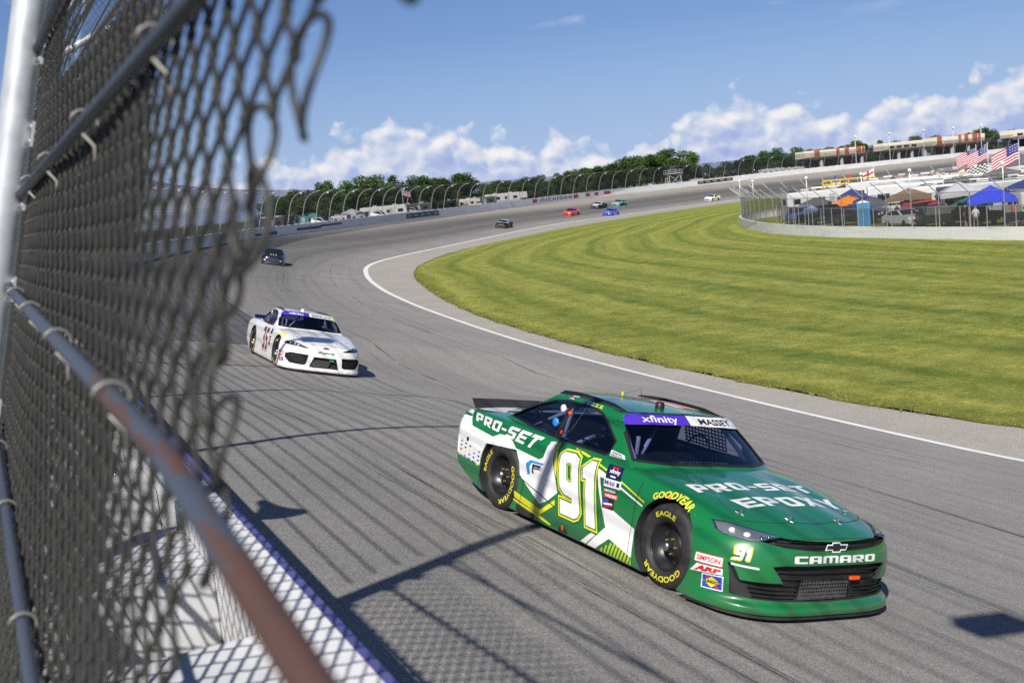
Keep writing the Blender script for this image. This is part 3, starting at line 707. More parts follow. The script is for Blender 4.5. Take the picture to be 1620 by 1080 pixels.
def green_livery(root, tb, tg):
    T2 = [tb, tg]; P = lambda n, poly, m, l=0, holes=(): dpoly(n, poly, 'right', T2, m, root, l, holes)
    X = lambda n, t, q, m, l=3: dtext(n, t, q, 'right', T2, m, root, l)
    WA = (.365, -2.667, .392)
    arch = lambda a0, a1, n=9: [(-2.667+.402*math.cos(R_(a0+(a1-a0)*i/n)), .365+.402*math.sin(R_(a0+(a1-a0)*i/n))) for i in range(n+1)]
    P('livery_panel', [(-3.77, .87), (-3.72, .60), (-3.64, .585), (-3.61, .40), (-3.05, .40)]+arch(178, 12)+[(-2.2, .40), (-1.879, .244), (-1.748, .311), (-1.607, .421), (-1.759, .672), (-1.809, .792), (-1.86, .862), (-1.93, .845), (-1.936, .689), (-1.994, .655), (-3.361, .732), (-3.433, .815), (-3.487, .866), (-3.6, .88)], M_VINYLW, 0)
    dpoly('livery_panel', [(-3.74, -.74), (-3.45, -.74), (-3.2, -.62), (-3.36, -.5), (-3.37, .5), (-3.2, .62), (-3.45, .74), (-3.74, .74)], 'top', [tb], M_VINYLW, root, 0)
    P('livery_panel', [(-3.70, .585), (-3.62, .575), (-3.60, .535), (-3.68, .54)], M_YEL, 1)
    P('livery_stripe', [(-2.335, .269), (-2.315, .208), (-1.859, .142), (-1.624, .294), (-1.636, .346), (-1.843, .198)], M_YEL, 1)
    P('livery_stripe', [(-2.333, .191), (-2.33, .175), (-1.856, .112), (-1.685, .09), (-1.649, .1), (-1.833, .138)], M_YEL, 1)
    P('livery_stripe', [(-2.34, .44), (-1.62, .285), (-1.62, .272), (-2.34, .428)], M_DGREEN, 2)
    P('livery_stripe', [(-1.853, .846), (-1.785, .872), (-1.744, .786), (-1.700, .684), (-1.66, .55), (-1.72, .62), (-1.763, .726), (-1.814, .798)], M_YEL, 1)
    P('livery_stripe', [(-1.54, .868), (-1.268, .841), (-1.292, .828), (-1.512, .850)], M_YEL, 1); P('livery_stripe', [(-1.097, .814), (-.955, .791), (-.954, .776), (-1.087, .8)], M_YEL, 1)
    P('livery_panel', [(-1.088, .776), (-.948, .751), (-.936, .711), (-1.012, .711), (-.882, .464), (-.811, .3), (-.988, .602)], M_VINYLW, 1)
    P('livery_panel', [(-.892, .461), (-.746, .473), (-.40, .392), (-.398, .14), (-.735, .216), (-.93, .075), (-1.06, .075), (-.807, .301)], M_VINYLW, 1)
    P('livery_panel', [(-1.005, .196), (-.943, .194), (-1.075, .078), (-1.16, .08)], M_VINYLW, 1)
    for k in range(11):
        x0 = -.90+.048*k; zt = .075+(x0+.90)*.78 if x0 < -.735 else .205-(x0+.735)*.22
        sh = .105*(zt-.075)/.13
        P('livery_bar', [(x0, .075), (x0+.026, .075), (min(-.40, x0+.026+sh*.55), zt), (min(-.402, x0+sh*.55), zt)], M_LIME, 2)
    P('livery_stripe', [(-.709, .742), (-.33, .648), (-.33, .637), (-.708, .73)], M_YEL, 1); P('livery_stripe', [(-.706, .697), (-.345, .613), (-.345, .600), (-.701, .677)], M_VINYLW, 1)
    nine = [(-1.664, .72), (-1.668, .77), (-1.624, .808), (-1.471, .817), (-1.383, .791), (-1.209, .326), (-1.234, .277), (-1.287, .25), (-1.514, .25), (-1.545, .379), (-1.351, .376), (-1.363, .426), (-1.492, .435), (-1.575, .483)]
    hole = [(-1.547, .712), (-1.505, .728), (-1.464, .717), (-1.402, .57), (-1.434, .56), (-1.488, .57)]; one = [(-1.292, .728), (-1.205, .811), (-1.128, .818), (-.95, .244), (-1.094, .244), (-1.205, .649), (-1.252, .645)]
    for d, m, l in ((.040, M_GREEN, 2), (.030, M_YEL, 3), (.014, M_GREEN, 4), (0, M_VINYLW, 5)):
        P('door_number', grow(nine, d), m, l+2, [grow(hole, -d*.6)] if d < .035 else []); P('door_number', grow(one, d), m, l)
    X('side_lettering', block_text('PRO-SET'), [(-3.40, .866), (-2.055, .858), (-2.14, .728), (-3.31, .795)], M_VINYLW, 2)
    # contingency stickers
    S = lambda q, m, l=2, n='sticker': dquads(n, [q], 'right', T2, m, root, l)
    S([(-.97, .838), (-.751, .846), (-.713, .731), (-.933, .725)], M_NAVY); X('sticker_lettering', font_text('xfinity', .02), [(-.915, .81), (-.765, .816), (-.752, .77), (-.905, .764)], M_VINYLW)
    S([(-.90, .828), (-.80, .831), (-.797, .82), (-.897, .817)], M_RED, 3); S([(-.875, .754), (-.80, .756), (-.797, .744), (-.872, .742)], M_VINYLW, 3)
    S([(-.945, .718), (-.695, .729), (-.681, .663), (-.929, .649)], M_VINYLW, 3); X('sticker_lettering', font_text('M bil', .03), [(-.93, .706), (-.785, .712), (-.78, .674), (-.922, .666)], M_BLUE, 4)
    X('sticker_lettering', font_text('o', .05), [(-.888, .697), (-.857, .698), (-.855, .674), (-.885, .672)], M_RED, 5); X('sticker_lettering', font_text('1', .06), [(-.755, .714), (-.715, .716), (-.708, .678), (-.750, .675)], M_BLACK, 4)
    S([(-.921, .638), (-.738, .649), (-.729, .612), (-.912, .601)], M_BLACK, 2); X('sticker_lettering', font_text('LINCOLN', .03), [(-.91, .631), (-.748, .641), (-.742, .618), (-.905, .608)], M_VINYLW)
    S([(-.893, .597), (-.701, .608), (-.695, .57), (-.886, .560)], M_RED, 2); X('sticker_lettering', font_text('WELDERS', .03), [(-.88, .590), (-.712, .60), (-.708, .578), (-.876, .568)], M_VINYLW)
    S([(-.91, .553), (-.742, .563), (-.734, .467), (-.90, .460)], M_BLACK, 2); S([(-.895, .545), (-.82, .548), (-.815, .515), (-.892, .512)], M_BLUE, 3); S([(-.885, .505), (-.76, .525), (-.752, .512), (-.88, .492)], M_VINYLW, 3); S([(-.875, .485), (-.755, .505), (-.75, .495), (-.87, .472)], M_RED, 3)
    S([(-1.034, .955), (-.84, .945), (-.80, .912), (-1.03, .905)], M_VINYLW, 1); X('sticker_lettering', font_text('RACE CAR', .03), [(-1.015, .927), (-.85, .927), (-.84, .912), (-1.013, .910)], M_BLACK, 2); S([(-1.01, .945), (-.87, .94), (-.868, .932), (-1.008, .935)], M_NAVY, 2)
    # sticker sheet on the rear quarter
    for k in range(5):
        x = -3.575+.105*k; S([(x, .575-.012*k), (x+.098, .573-.012*k), (x+.098, .385-.004*k), (x, .383-.004*k)], mat('sticker_grey', (.62, .63, .66), .4), 1)
        for j in range(4): S([(x+.03, .545-.045*j-.01*k), (x+.07, .545-.045*j-.01*k), (x+.07, .528-.045*j-.01*k), (x+.03, .528-.045*j-.01*k)], [M_BLUE, M_NAVY, M_NAVY, M_YEL][(k+j) % 4], 2)
    S([(-3.42, .60), (-3.37, .60), (-3.37, .56), (-3.42, .56)], M_BLACK, 3)
    # blue chevron maker's mark on the white flank
    P('sponsor_mark', [(-2.20, .575), (-2.13, .625), (-1.90, .635), (-1.92, .612), (-2.10, .60), (-2.13, .555), (-2.10, .49), (-2.14, .475)], M_LBLUE, 2); P('sponsor_mark', [(-2.09, .592), (-1.93, .604), (-1.95, .582), (-2.05, .574), (-2.06, .54), (-2.03, .50), (-2.075, .51)], M_NAVY, 2)
    X('sticker_lettering', font_text('GRAPHICS', .03), [(-2.06, .572), (-1.92, .586), (-1.925, .556), (-2.055, .545)], M_BLACK, 4)
    # arched lettering above the front wheel
    V0, F0, asp = font_text('GOODYEAR', .02); c = (0, .365)
    Vp = []
    for u, v in V0:
        a = R_(122-64*u); r = .412+.058*v; Vp.append((c[0]-.01+r*math.cos(a)*.98, c[1]+r*math.sin(a)*.93))
    decal('fender_lettering', Vp, F0, 'right', T2, M_TYEL, root, 2, .03); P('fender_mark', [(-.075, .775), (-.03, .745), (-.045, .735), (-.085, .762)], M_RED, 1)
    # roof stripes and stickers
    dpoly('roof_stripe', [(-1.40, .18), (-1.40, .50), (-2.2, .42), (-2.3, .10)], 'top', [tg], M_VINYLW, root, 0); dpoly('roof_stripe', [(-1.38, .30), (-1.38, .40), (-2.2, .30), (-2.2, .22)], 'top', [tg], M_ORANGE, root, 1)
    for k in range(4): S([(-1.74+.07*k, 1.285), (-1.69+.07*k, 1.285), (-1.67+.07*k, 1.262), (-1.72+.07*k, 1.262)], [M_VINYLW, M_VINYLW, M_YEL, M_YEL][k], 1)
    S([(-2.07, 1.288), (-1.98, 1.292), (-1.97, 1.265), (-2.07, 1.262)], M_VINYLW, 1); S([(-2.05, 1.28), (-2.0, 1.284), (-2.0, 1.270), (-2.05, 1.268)], M_RED, 2)
    S([(-2.93, 1.02), (-2.83, 1.05), (-2.90, .94), (-3.0, .93)], M_VINYLW, 1); S([(-2.92, .985), (-2.87, .995), (-2.92, .945), (-2.96, .942)], M_RED, 2)
    # hood lettering
    dtext('hood_lettering', block_text('PRO-SET'), [(-.115, -.72), (-.10, .64), (.075, .655), (.065, -.715)], 'top', [tb], M_VINYLW, root, 1); dtext('hood_lettering', block_text('EPOXY'), [(.235, -.52), (.22, .66), (.42, .68), (.41, -.47)], 'top', [tb], M_VINYLW, root, 1)
    # panel joints
    Q = lambda n, a, m, l=0: dpoly(n, a, 'top', [tb], m, root, l)
    Q('hood_joint', [(.452, -.80), (.60, -.66), (.70, -.40), (.735, 0), (.70, .40), (.60, .66), (.452, .80), (.446, .80), (.594, .66), (.694, .40), (.729, 0), (.694, -.40), (.594, -.66), (.446, -.80)], M_MATT)
    for xs, z0_, z1_ in ((-.46, .10, .80), (-2.22, .10, .42), (-3.05, .14, .40)): P('panel_joint', [(xs, z0_), (xs+.006, z0_), (xs+.03, z1_), (xs+.024, z1_)], M_MATT, 3)
    P('jacking_plate', [(-1.53, .075), (-1.38, .075), (-1.40, .125), (-1.51, .125)], M_MATT, 3); P('jacking_mark', [(-1.475, .10), (-1.445, .10), (-1.445, .145), (-1.475, .145)], M_ORANGE, 4)
    P('exhaust_panel', [(-2.27, .07), (-1.95, .07), (-1.97, .125), (-2.27, .15)], M_MATT, 3)
    # nose
    corner_stickers(root, tb)
    FT = lambda n, t, q, m, l=3: dtext(n, t, q, 'front', [tb], m, root, l, .04)
    for d, m, l in ((.010, M_YEL, 1), (0, M_VINYLW, 2)): FT('nose_number', block_text('91', .1), [(-.853-d, .560+d), (-.774+d, .562+d), (-.80+d, .470-d), (-.885-d, .462-d)], m, l)
    FT('nose_lettering', block_text('CAMARO', .10), [(-.455, .535), (.470, .535), (.470, .478), (-.455, .478)], M_VINYLW, 2)
    bow = [(-.118, .583), (-.042, .583), (-.046, .568), (.034, .568), (.038, .583), (.100, .583), (.122, .612), (.046, .612), (.042, .627), (-.034, .627), (-.038, .612), (-.098, .612)]
    dpoly('nose_emblem', grow(bow, .008), 'front', [tb], M_LED, root, 1); dpoly('nose_emblem', bow, 'front', [tb], M_BLACK, root, 2)
    head_lamps(root, tb, HEAD_G, [(-.768, .650, .028, M_LED), (-.70, .643, .023, M_CHROME), (-.825, .660, .024, M_LED), (-.645, .653, .013, M_CHROME)], M_LAMP)
    k = MB()
    for z, w in ((.588, .50), (.606, .60), (.626, .64)):
        pts = []
        for i in range(25):
            y = -w+2*w*i/24; h = tb.ray_cast(Vector((4, y, z+.018*(abs(y)/.64)**1.5)), Vector((-1, 0, 0)))
            if h[0]: pts.append(h[0]+Vector((-.022, 0, 0)))
        k.tube(pts, .004, 5)
    k.build('grille_bar', M_BLACK, root)
    k = MB()
    for z, w in ((.20, .74), (.235, .76), (.27, .78), (.31, .52), (.36, .55), (.41, .58)):
        for s0, s1 in ((-w, -.38), (.26, w)) if z < .36 else ((-w, w),):
            pts = []
            for i in range(13):
                y = s0+(s1-s0)*i/12; h = tb.ray_cast(Vector((4, y, z)), Vector((-1, 0, 0)))
                if h[0]: pts.append(h[0]+Vector((-.025, 0, 0)))
            if len(pts) > 1: k.tube(pts, .006, 5)
    k.build('grille_louver', M_BLACK, root)
    c = [tb.ray_cast(Vector((4, y, z)), Vector((-1, 0, 0)))[0]+Vector((-.02, 0, 0)) for y, z in ((-.33, .335), (.195, .325), (.22, .170), (-.33, .172))]
    k = MB(); k.add(c+[p+Vector((-.01, 0, 0)) for p in c], [(0, 1, 2, 3), (7, 6, 5, 4), (0, 4, 5, 1), (1, 5, 6, 2), (2, 6, 7, 3), (3, 7, 4, 0)]); k.build('radiator_mesh', M_PERF, root)
    h = tb.ray_cast(Vector((4, .25, .345)), Vector((-1, 0, 0)))[0]; MB().box(h+Vector((-.005, 0, 0)), (.02, .105, .026)).build('tow_hook', M_ORANGE, root)
    for s in (1, -1):
        q = [(-.893, .432), (-.741, .426), (-.732, .416), (-.745, .411), (-.887, .417)]; dpoly('marker_lamp', q if s == 1 else mir(q), 'front', [tb], M_LED, root, 2, step=.04)
def white_livery(root, tb, tg):
    T2 = [tb, tg]; P = lambda n, poly, m, l=0, holes=(): dpoly(n, poly, 'right', T2, m, root, l, holes); S = lambda q, m, l=2, n='sticker': dquads(n, [q], 'right', T2, m, root, l)
    V, F, w = block_text('35', .34); dtext('door_number', (V, F), [(-1.66, .81), (-1.10, .81), (-.98, .27), (-1.50, .27)], 'right', T2, M_MAROON, root, 2)
    dpoly('livery_stripe', [(-1.52, .245), (-.96, .245), (-.955, .228), (-1.515, .228)], 'right', T2, M_MAROON, root, 1)
    P('livery_panel', [(-3.77, .86), (-3.69, .86), (-3.60, .30), (-3.70, .30)], M_LBLUE, 1)
    S([(-.90, .82), (-.74, .82), (-.70, .70), (-.88, .70)], M_NAVY); S([(-.88, .64), (-.72, .65), (-.70, .60), (-.86, .59)], M_BLACK); S([(-.87, .57), (-.70, .58), (-.69, .53), (-.86, .52)], M_RED); S([(-.86, .50), (-.72, .51), (-.71, .42), (-.85, .41)], M_BLACK)
    S([(-1.03, .94), (-.86, .93), (-.84, .905), (-1.02, .90)], mat('sticker_grey', (.62, .63, .66), .4), 1)
    corner_stickers(root, tb)
    V0, F0, asp = font_text('GOODYEAR', .05); Vp = [(.40*math.cos(R_(122-64*u))*1.04*(1+.14*v), .365+.40*math.sin(R_(122-64*u))*(1+.14*v)) for u, v in V0]; decal('fender_lettering', Vp, F0, 'right', T2, M_TYEL, root, 2, .03)
    head_lamps(root, tb, HEAD_W, [(-.80, .645, .018, M_LED), (-.72, .640, .018, M_LED), (-.65, .628, .018, M_LED)], M_BLACK)
    e = [(.085*math.cos(t*math.pi/10), .618+.022*math.sin(t*math.pi/10)) for t in range(20)]; dpoly('nose_emblem', e, 'front', [tb], M_BLACK, root, 1); dpoly('nose_emblem', [(p[0]*.7, .618+(p[1]-.618)*.6) for p in e], 'front', [tb], M_HUB, root, 2)
    dtext('nose_lettering', font_text('Supra', .02, .4), [(-.20, .54), (.22, .54), (.20, .475), (-.22, .475)], 'front', [tb], M_BLACK, root, 2, .04)
    V = []; F = []
    for poly, sg in ((W_SIDE, 1), (W_SIDE, -1)):
        k = MB()
        for i in range(6):
            z = .21+.037*i; pts = []
            for j in range(15):
                y = (.46+.42*j/14)*sg; zz = z+.010*(j % 2); h = tb.ray_cast(Vector((4, y, zz)), Vector((-1, 0, 0)))
                if h[0]: pts.append(h[0]+Vector((-.02, 0, 0)))
            k.tube(pts, .005, 5)
        k.build('grille_louver', M_BLACK, root)
    c = [tb.ray_cast(Vector((4, y, z)), Vector((-1, 0, 0)))[0]+Vector((-.02, 0, 0)) for y, z in ((-.26, .33), (.16, .33), (.10, .17), (-.33, .17))]
    k = MB(); k.add(c+[p+Vector((-.01, 0, 0)) for p in c], [(0, 1, 2, 3), (7, 6, 5, 4), (0, 4, 5, 1), (1, 5, 6, 2), (2, 6, 7, 3), (3, 7, 4, 0)]); k.build('radiator_mesh', M_PERF, root)
    h = tb.ray_cast(Vector((4, .16, .345)), Vector((-1, 0, 0)))[0]; MB().box(h, (.03, .10, .03)).build('tow_hook', mat('green_plastic', (.01, .45, .04), .4), root)
    dpoly('windshield_sticker', [(.60, 1.262), (.645, 1.268), (.70, 1.17), (.66, 1.165)], 'front', [tg], M_LIME, root, 3)
    k = MB(); pts = []
    for s in (-1, 1): dpoly('hood_seam', [(.20, s*.30), (.21, s*.30), (.80, s*.16), (.80, s*.15)][::s], 'top', [tb], mat('seam_grey', (.4, .4, .42), .5), root, 0)

CAR_G = Matrix(((0.997379, -0.015774, 0.070614, 0), (0, 0.975947, 0.218007, 0), (-0.072355, -0.217436, 0.973389, 0), (0, 0, 0, 1)))
CAR_W = Matrix(((.9913, .1188, .057, -19.293), (-.1293, .9599, .2487, 3.639), (-.0251, -.2539, .9669, -.194), (0, 0, 0, 1)))
# ------------------------------------------------------------------ lie of the land (metres; world origin at the green car's front axle)
LINE = [(90, 17.5, -2.6), (50, 13.6, -2.55), (20, 12.2, -2.45), (5, 12.0, -2.4), (-6.08, 12.36, -2.3), (-9.55, 12.55, -2.2), (-13.91, 13.02, -2.1), (-20.36, 14.01, -2.0), (-28.42, 15.81, -2.0), (-38.35, 18.44, -2.0), (-52.78, 22.77, -2.05), (-68.77, 28.22, -2.1), (-86.86, 35.4, -2.2), (-102.7, 42.9, -2.25), (-113.5, 50.6, -2.3), (-127.3, 64.4, -2.35), (-141.5, 79.2, -2.4), (-157.5, 96, -2.45), (-170.0, 111.5, -2.5), (-177.6, 125.0, -2.6), (-184, 138.5, -2.65), (-190.5, 151.5, -2.7), (-196, 163, -2.75), (-203, 179, -2.85), (-206.5, 190, -2.9), (-210.5, 220, -3), (-214, 280, -3), (-219, 345, -3), (-226, 460, -3)]
WALL = [(90, -8.0, 1.2), (60, -8.2, 1.3), (30, -7.4, 1.6), (10, -5.78, 1.86), (4.06, -5.12, 1.97), (-1.59, -4.46, 2.12), (-10, -3.4, 2.26), (-23.5, -1.3, 2.35), (-43, 3.0, 2.42), (-58, 7.4, 2.45), (-80, 15.5, 2.46), (-101, 25.5, 2.46), (-122.9, 38.06, 2.45), (-145.16, 55.62, 2.25), (-162.88, 72.5, 2.2), (-182.28, 94.13, 2.12), (-200.94, 121.87, 2.19), (-220.5, 160.2, 2.36), (-230.5, 193.3, 2.45), (-234.7, 220.3, 2.68), (-236.8, 249.3, 2.74), (-237.3, 278, 2.86), (-238, 302.7, 2.95), (-240.9, 344.3, 2.95), (-246, 460, 2.95)]
GRASS = [(90, 21.5, -2.6), (50, 16.6, -2.55), (20, 15.0, -2.45), (2, 14.9, -2.4), (-7.75, 14.71, -2.3), (-11.09, 14.45, -2.2), (-15.17, 14.65, -2.1), (-21.34, 15.4, -2.0), (-29.65, 17.3, -2.0), (-41.58, 20.75, -2.0), (-57.23, 26.6, -2.05), (-78.57, 35.9, -2.15), (-92.85, 43.9, -2.2), (-110.88, 57.31, -2.3), (-125.8, 73.1, -2.35), (-144.2, 94.2, -2.45), (-155.3, 109.6, -2.55), (-164, 124, -2.6), (-171, 136, -2.65), (-176, 147, -2.7), (-182, 160, -2.75), (-185, 170, -2.8), (-187.5, 190, -2.9), (-190, 225, -2.95), (-194, 290, -3), (-200, 460, -3)]
def resample(K, step_fn):
    """smooth curve through the knots, point spacing from step_fn(point)"""
    K = [Vector(k) for k in K]; L = [0]
    for a, b in zip(K, K[1:]): L.append(L[-1]+(b-a).length)
    tabs = [[(l, k[i]) for l, k in zip(L, K)] for i in range(3)]
    def cr(l):
        for i in range(len(L)-1):
            if l <= L[i+1]: break
        p0, p1, p2, p3 = K[max(i-1, 0)], K[i], K[i+1], K[min(i+2, len(K)-1)]
        d = L[i+1]-L[i]; t = (l-L[i])/d
        m1 = (p2-p0)/max(1e-6, (L[i+1]-L[max(i-1, 0)]))*d; m2 = (p3-p1)/max(1e-6, (L[min(i+2, len(L)-1)]-L[i]))*d
        return (2*t**3-3*t**2+1)*p1+(t**3-2*t**2+t)*m1+(-2*t**3+3*t**2)*p2+(t**3-t**2)*m2
    out = []; l = 0
    while l < L[-1]: p = cr(l); out.append((p, l)); l += step_fn(p)
    out.append((K[-1], L[-1])); return out
def flat(v): return Vector((v.x, v.y, 0))
line_s = [p for p, l in resample(LINE, lambda p: .5 if p.x > -70 else 1.5)]
wall_sl = resample(WALL, lambda p: .6 if p.x > -45 else 1.6); wall_s = [p for p, l in wall_sl]; wall_l = [l for p, l in wall_sl]
def nearest_on(poly, p, start=0, span=400):
    best = None
    for i in range(max(0, start-60), min(len(poly)-1, start+span)):
        a, b = flat(poly[i]), flat(poly[i+1]); ab = b-a; t = max(0, min(1, (flat(p)-a).dot(ab)/ab.length_squared)); d = (flat(p)-a-ab*t).length
        if best is None or d < best[0]: best = (d, i, poly[i].lerp(poly[i+1], t))
    return best
WALL_H = lambda l: 1.10+.22*smoothstep(190, 330, l)
n_g = Vector((CAR_G[0][2], CAR_G[1][2], CAR_G[2][2])); n_w = Vector((CAR_W[0][2], CAR_W[1][2], CAR_W[2][2]))
def settle(x, y, z):
    """the paving under the two near cars lies exactly in the plane of their tyres"""
    d = math.hypot(x+1.33, y); w = 1-smoothstep(4.5, 10.5, d); z += w*(-(n_g.x*x+n_g.y*y)/n_g.z-z)
    dx, dy = x+19.293, y-3.639; d = math.hypot(x+20.6, y-3.8); w = 1-smoothstep(4.0, 9.0, d); z += w*((-.194-(n_w.x*dx+n_w.y*dy)/n_w.z)-z)
    return z
def uv_mesh(name, V, F, UV, m, parent=None, smooth=True):
    me = bpy.data.meshes.new(name); me.from_pydata([tuple(v) for v in V], [], F); uvl = me.uv_layers.new(name='UVMap')
    buf = []
    for lp in me.loops: buf += list(UV[lp.vertex_index])
    uvl.data.foreach_set('uv', buf); me.materials.append(m)
    if smooth: me.polygons.foreach_set('use_smooth', [True]*len(me.polygons))
    return link(bpy.data.objects.new(name, me), parent)

# ------------------------------------------------------------------ ground materials
def asphalt_mat(name, apron=False):
    m = bpy.data.materials.new(name); m.use_nodes = True; nt = m.node_tree; b = nt.nodes['Principled BSDF']; b.inputs['Roughness'].default_value = .82; b.inputs['Specular IOR Level'].default_value = .35
    tc = nn(nt, 'ShaderNodeTexCoord'); uv = nn(nt, 'ShaderNodeSeparateXYZ'); nt.links.new(tc.outputs['UV'], uv.inputs[0]); U, Vv = uv.outputs[0], uv.outputs[1]
    ob = tc.outputs['Object']
    grain = noise_n(nt, ob, 46, 5, .85); patchy = noise_n(nt, ob, .35, 4, .6); mott = noise_n(nt, ob, 5.0, 5, .65)
    st = nn(nt, 'ShaderNodeCombineXYZ'); nt.links.new(math_n(nt, 'MULTIPLY', U, .02), st.inputs[0]); nt.links.new(math_n(nt, 'MULTIPLY', Vv, 1.6), st.inputs[1])
    streak = noise_n(nt, st.outputs[0], 1.6, 6, .65)
    base = ramp_n(nt, grain, ((.34, (.125, .119, .110)), (.50, (.275, .265, .247)), (.66, (.440, .425, .397))))
    if not apron:
        # rubbered-in grooves: two darker lanes, fading out towards the exit
        lane = ramp_n(nt, math_n(nt, 'MULTIPLY', Vv, 1/20.0), ((0, (.92,)*3), (.14, (.86,)*3), (.26, (.62,)*3), (.36, (.44,)*3), (.46, (.52,)*3), (.58, (.38,)*3), (.70, (.46,)*3), (.80, (.66,)*3), (.90, (.98, .95, .90)), (1, (1.05, 1.02, .96))), 'EASE')
        where = ramp_n(nt, math_n(nt, 'MULTIPLY', U, 1/620.0), ((.0, (.16,)*3), (.17, (.22,)*3), (.33, (.95,)*3), (1, (1, 1, 1))))
        lanef = mix_n(nt, where, (1, 1, 1), lane)
        sk = ramp_n(nt, streak, ((.30, (.80,)*3), (.5, (1, 1, 1)), (.72, (1.10,)*3)))
        col = mix_n(nt, 1.0, mix_n(nt, 1.0, base, lanef, 'MULTIPLY'), sk, 'MULTIPLY')
        # paving seams running with the track
        seam = None
        for i, (v0, wd) in enumerate(((3.1, .016), (6.6, .018), (7.05, .008), (10.1, .020), (13.4, .020), (13.7, .010))):
            wob = math_n(nt, 'MULTIPLY_ADD', noise_n(nt, st.outputs[0], 6.0+i, 3, .6), .5, v0-.25)
            s = math_n(nt, 'LESS_THAN', math_n(nt, 'ABSOLUTE', math_n(nt, 'SUBTRACT', Vv, wob)), wd)
            s = math_n(nt, 'MULTIPLY', s, math_n(nt, 'GREATER_THAN', noise_n(nt, ob, .9+.2*i, 3, .6), .36))
            seam = s if seam is None else math_n(nt, 'MAXIMUM', seam, s)
        col = mix_n(nt, math_n(nt, 'MULTIPLY', seam, .75), col, (.022, .021, .02))
    else: col = mix_n(nt, 1.0, base, (1.20, 1.17, 1.11), 'MULTIPLY')
    pt = ramp_n(nt, patchy, ((.3, (.90, .90, .90)), (.7, (1.08, 1.07, 1.05)))); mt = ramp_n(nt, mott, ((.3, (.93,)*3), (.7, (1.06,)*3)))
    col = mix_n(nt, 1.0, mix_n(nt, 1.0, col, pt, 'MULTIPLY'), mt, 'MULTIPLY'); nt.links.new(col, b.inputs['Base Color'])
    bp = nn(nt, 'ShaderNodeBump'); bp.inputs['Strength'].default_value = .55; bp.inputs['Distance'].default_value = .012; nt.links.new(grain, bp.inputs['Height']); nt.links.new(bp.outputs[0], b.inputs['Normal'])
    return m
def grass_mat(name, stripes=True, dry=0.0):
    m = bpy.data.materials.new(name); m.use_nodes = True; nt = m.node_tree; b = nt.nodes['Principled BSDF']; b.inputs['Roughness'].default_value = .75; b.inputs['Specular IOR Level'].default_value = .15
    tc = nn(nt, 'ShaderNodeTexCoord'); uv = nn(nt, 'ShaderNodeSeparateXYZ'); nt.links.new(tc.outputs['UV'], uv.inputs[0]); ob = tc.outputs['Object']
    n1 = noise_n(nt, ob, .16, 5, .6); n2 = noise_n(nt, ob, 1.3, 7, .75); n3 = noise_n(nt, ob, 9, 5, .75)
    col = ramp_n(nt, n2, ((.30, (.130, .165, .026)), (.5, (.238, .266, .046)), (.70, (.348, .362, .088))))
    col = mix_n(nt, math_n(nt, 'MULTIPLY', ramp_n(nt, n1, ((.42, (0, 0, 0)), (.72, (1, 1, 1)))), .4), col, (.300, .290, .062))
    if stripes:
        wob = math_n(nt, 'ADD', math_n(nt, 'MULTIPLY_ADD', noise_n(nt, ob, .035, 3, .5), 5.0, uv.outputs[1]), math_n(nt, 'MULTIPLY', noise_n(nt, ob, .5, 3, .6), .5))
        sw = math_n(nt, 'SINE', math_n(nt, 'MULTIPLY', wob, 2*math.pi/1.75)); sw2 = math_n(nt, 'SINE', math_n(nt, 'MULTIPLY_ADD', wob, 2*math.pi/.93, 1.0))
        sw3 = math_n(nt, 'SINE', math_n(nt, 'MULTIPLY_ADD', wob, 2*math.pi/4.3, 2.0)); st2 = nn(nt, 'ShaderNodeCombineXYZ'); nt.links.new(math_n(nt, 'MULTIPLY', uv.outputs[0], .035), st2.inputs[0]); nt.links.new(wob, st2.inputs[1]); irr = math_n(nt, 'MULTIPLY_ADD', noise_n(nt, st2.outputs[0], 1.15, 4, .65, 0, '2D'), 5.0, -2.5)
        k = math_n(nt, 'ADD', math_n(nt, 'ADD', math_n(nt, 'MULTIPLY', sw, .30), math_n(nt, 'MULTIPLY', sw2, .08)), math_n(nt, 'ADD', math_n(nt, 'MULTIPLY', sw3, .52), math_n(nt, 'MULTIPLY', irr, .42)))
        k = math_n(nt, 'MULTIPLY', k, math_n(nt, 'MULTIPLY_ADD', noise_n(nt, ob, .06, 3, .6), 1.3, .25))
        sf = ramp_n(nt, math_n(nt, 'MULTIPLY_ADD', k, .5, .5), ((.08, (.64, .76, .58)), (.5, (1, 1, 1)), (.92, (1.30, 1.22, 1.28))))
        col = mix_n(nt, 1.0, col, sf, 'MULTIPLY')
        ed = ramp_n(nt, math_n(nt, 'MULTIPLY', math_n(nt, 'ADD', uv.outputs[1], math_n(nt, 'MULTIPLY', n2, .8)), .2), ((.06, (.72, .66, .60)), (.24, (1, 1, 1))))
        col = mix_n(nt, 1.0, col, ed, 'MULTIPLY')
    n4 = noise_n(nt, ob, .42, 5, .7); col = mix_n(nt, 1.0, col, ramp_n(nt, n4, ((.32, (.80, .86, .80)), (.5, (1, 1, 1)), (.70, (1.10, 1.05, 1.02)))), 'MULTIPLY')
    g = ramp_n(nt, n3, ((.3, (.60,)*3), (.7, (1.32,)*3))); nt.links.new(mix_n(nt, 1.0, col, g, 'MULTIPLY'), b.inputs['Base Color'])
    bp = nn(nt, 'ShaderNodeBump'); bp.inputs['Strength'].default_value = .9; bp.inputs['Distance'].default_value = .12; nt.links.new(math_n(nt, 'ADD', n3, math_n(nt, 'MULTIPLY', n2, .8)), bp.inputs['Height']); nt.links.new(bp.outputs[0], b.inputs['Normal'])
    return m
M_ASPH = asphalt_mat('asphalt_banking'); M_APRON = asphalt_mat('asphalt_apron', True); M_GRASS = grass_mat('mown_grass'); M_ROUGH = grass_mat('rough_grass', False)
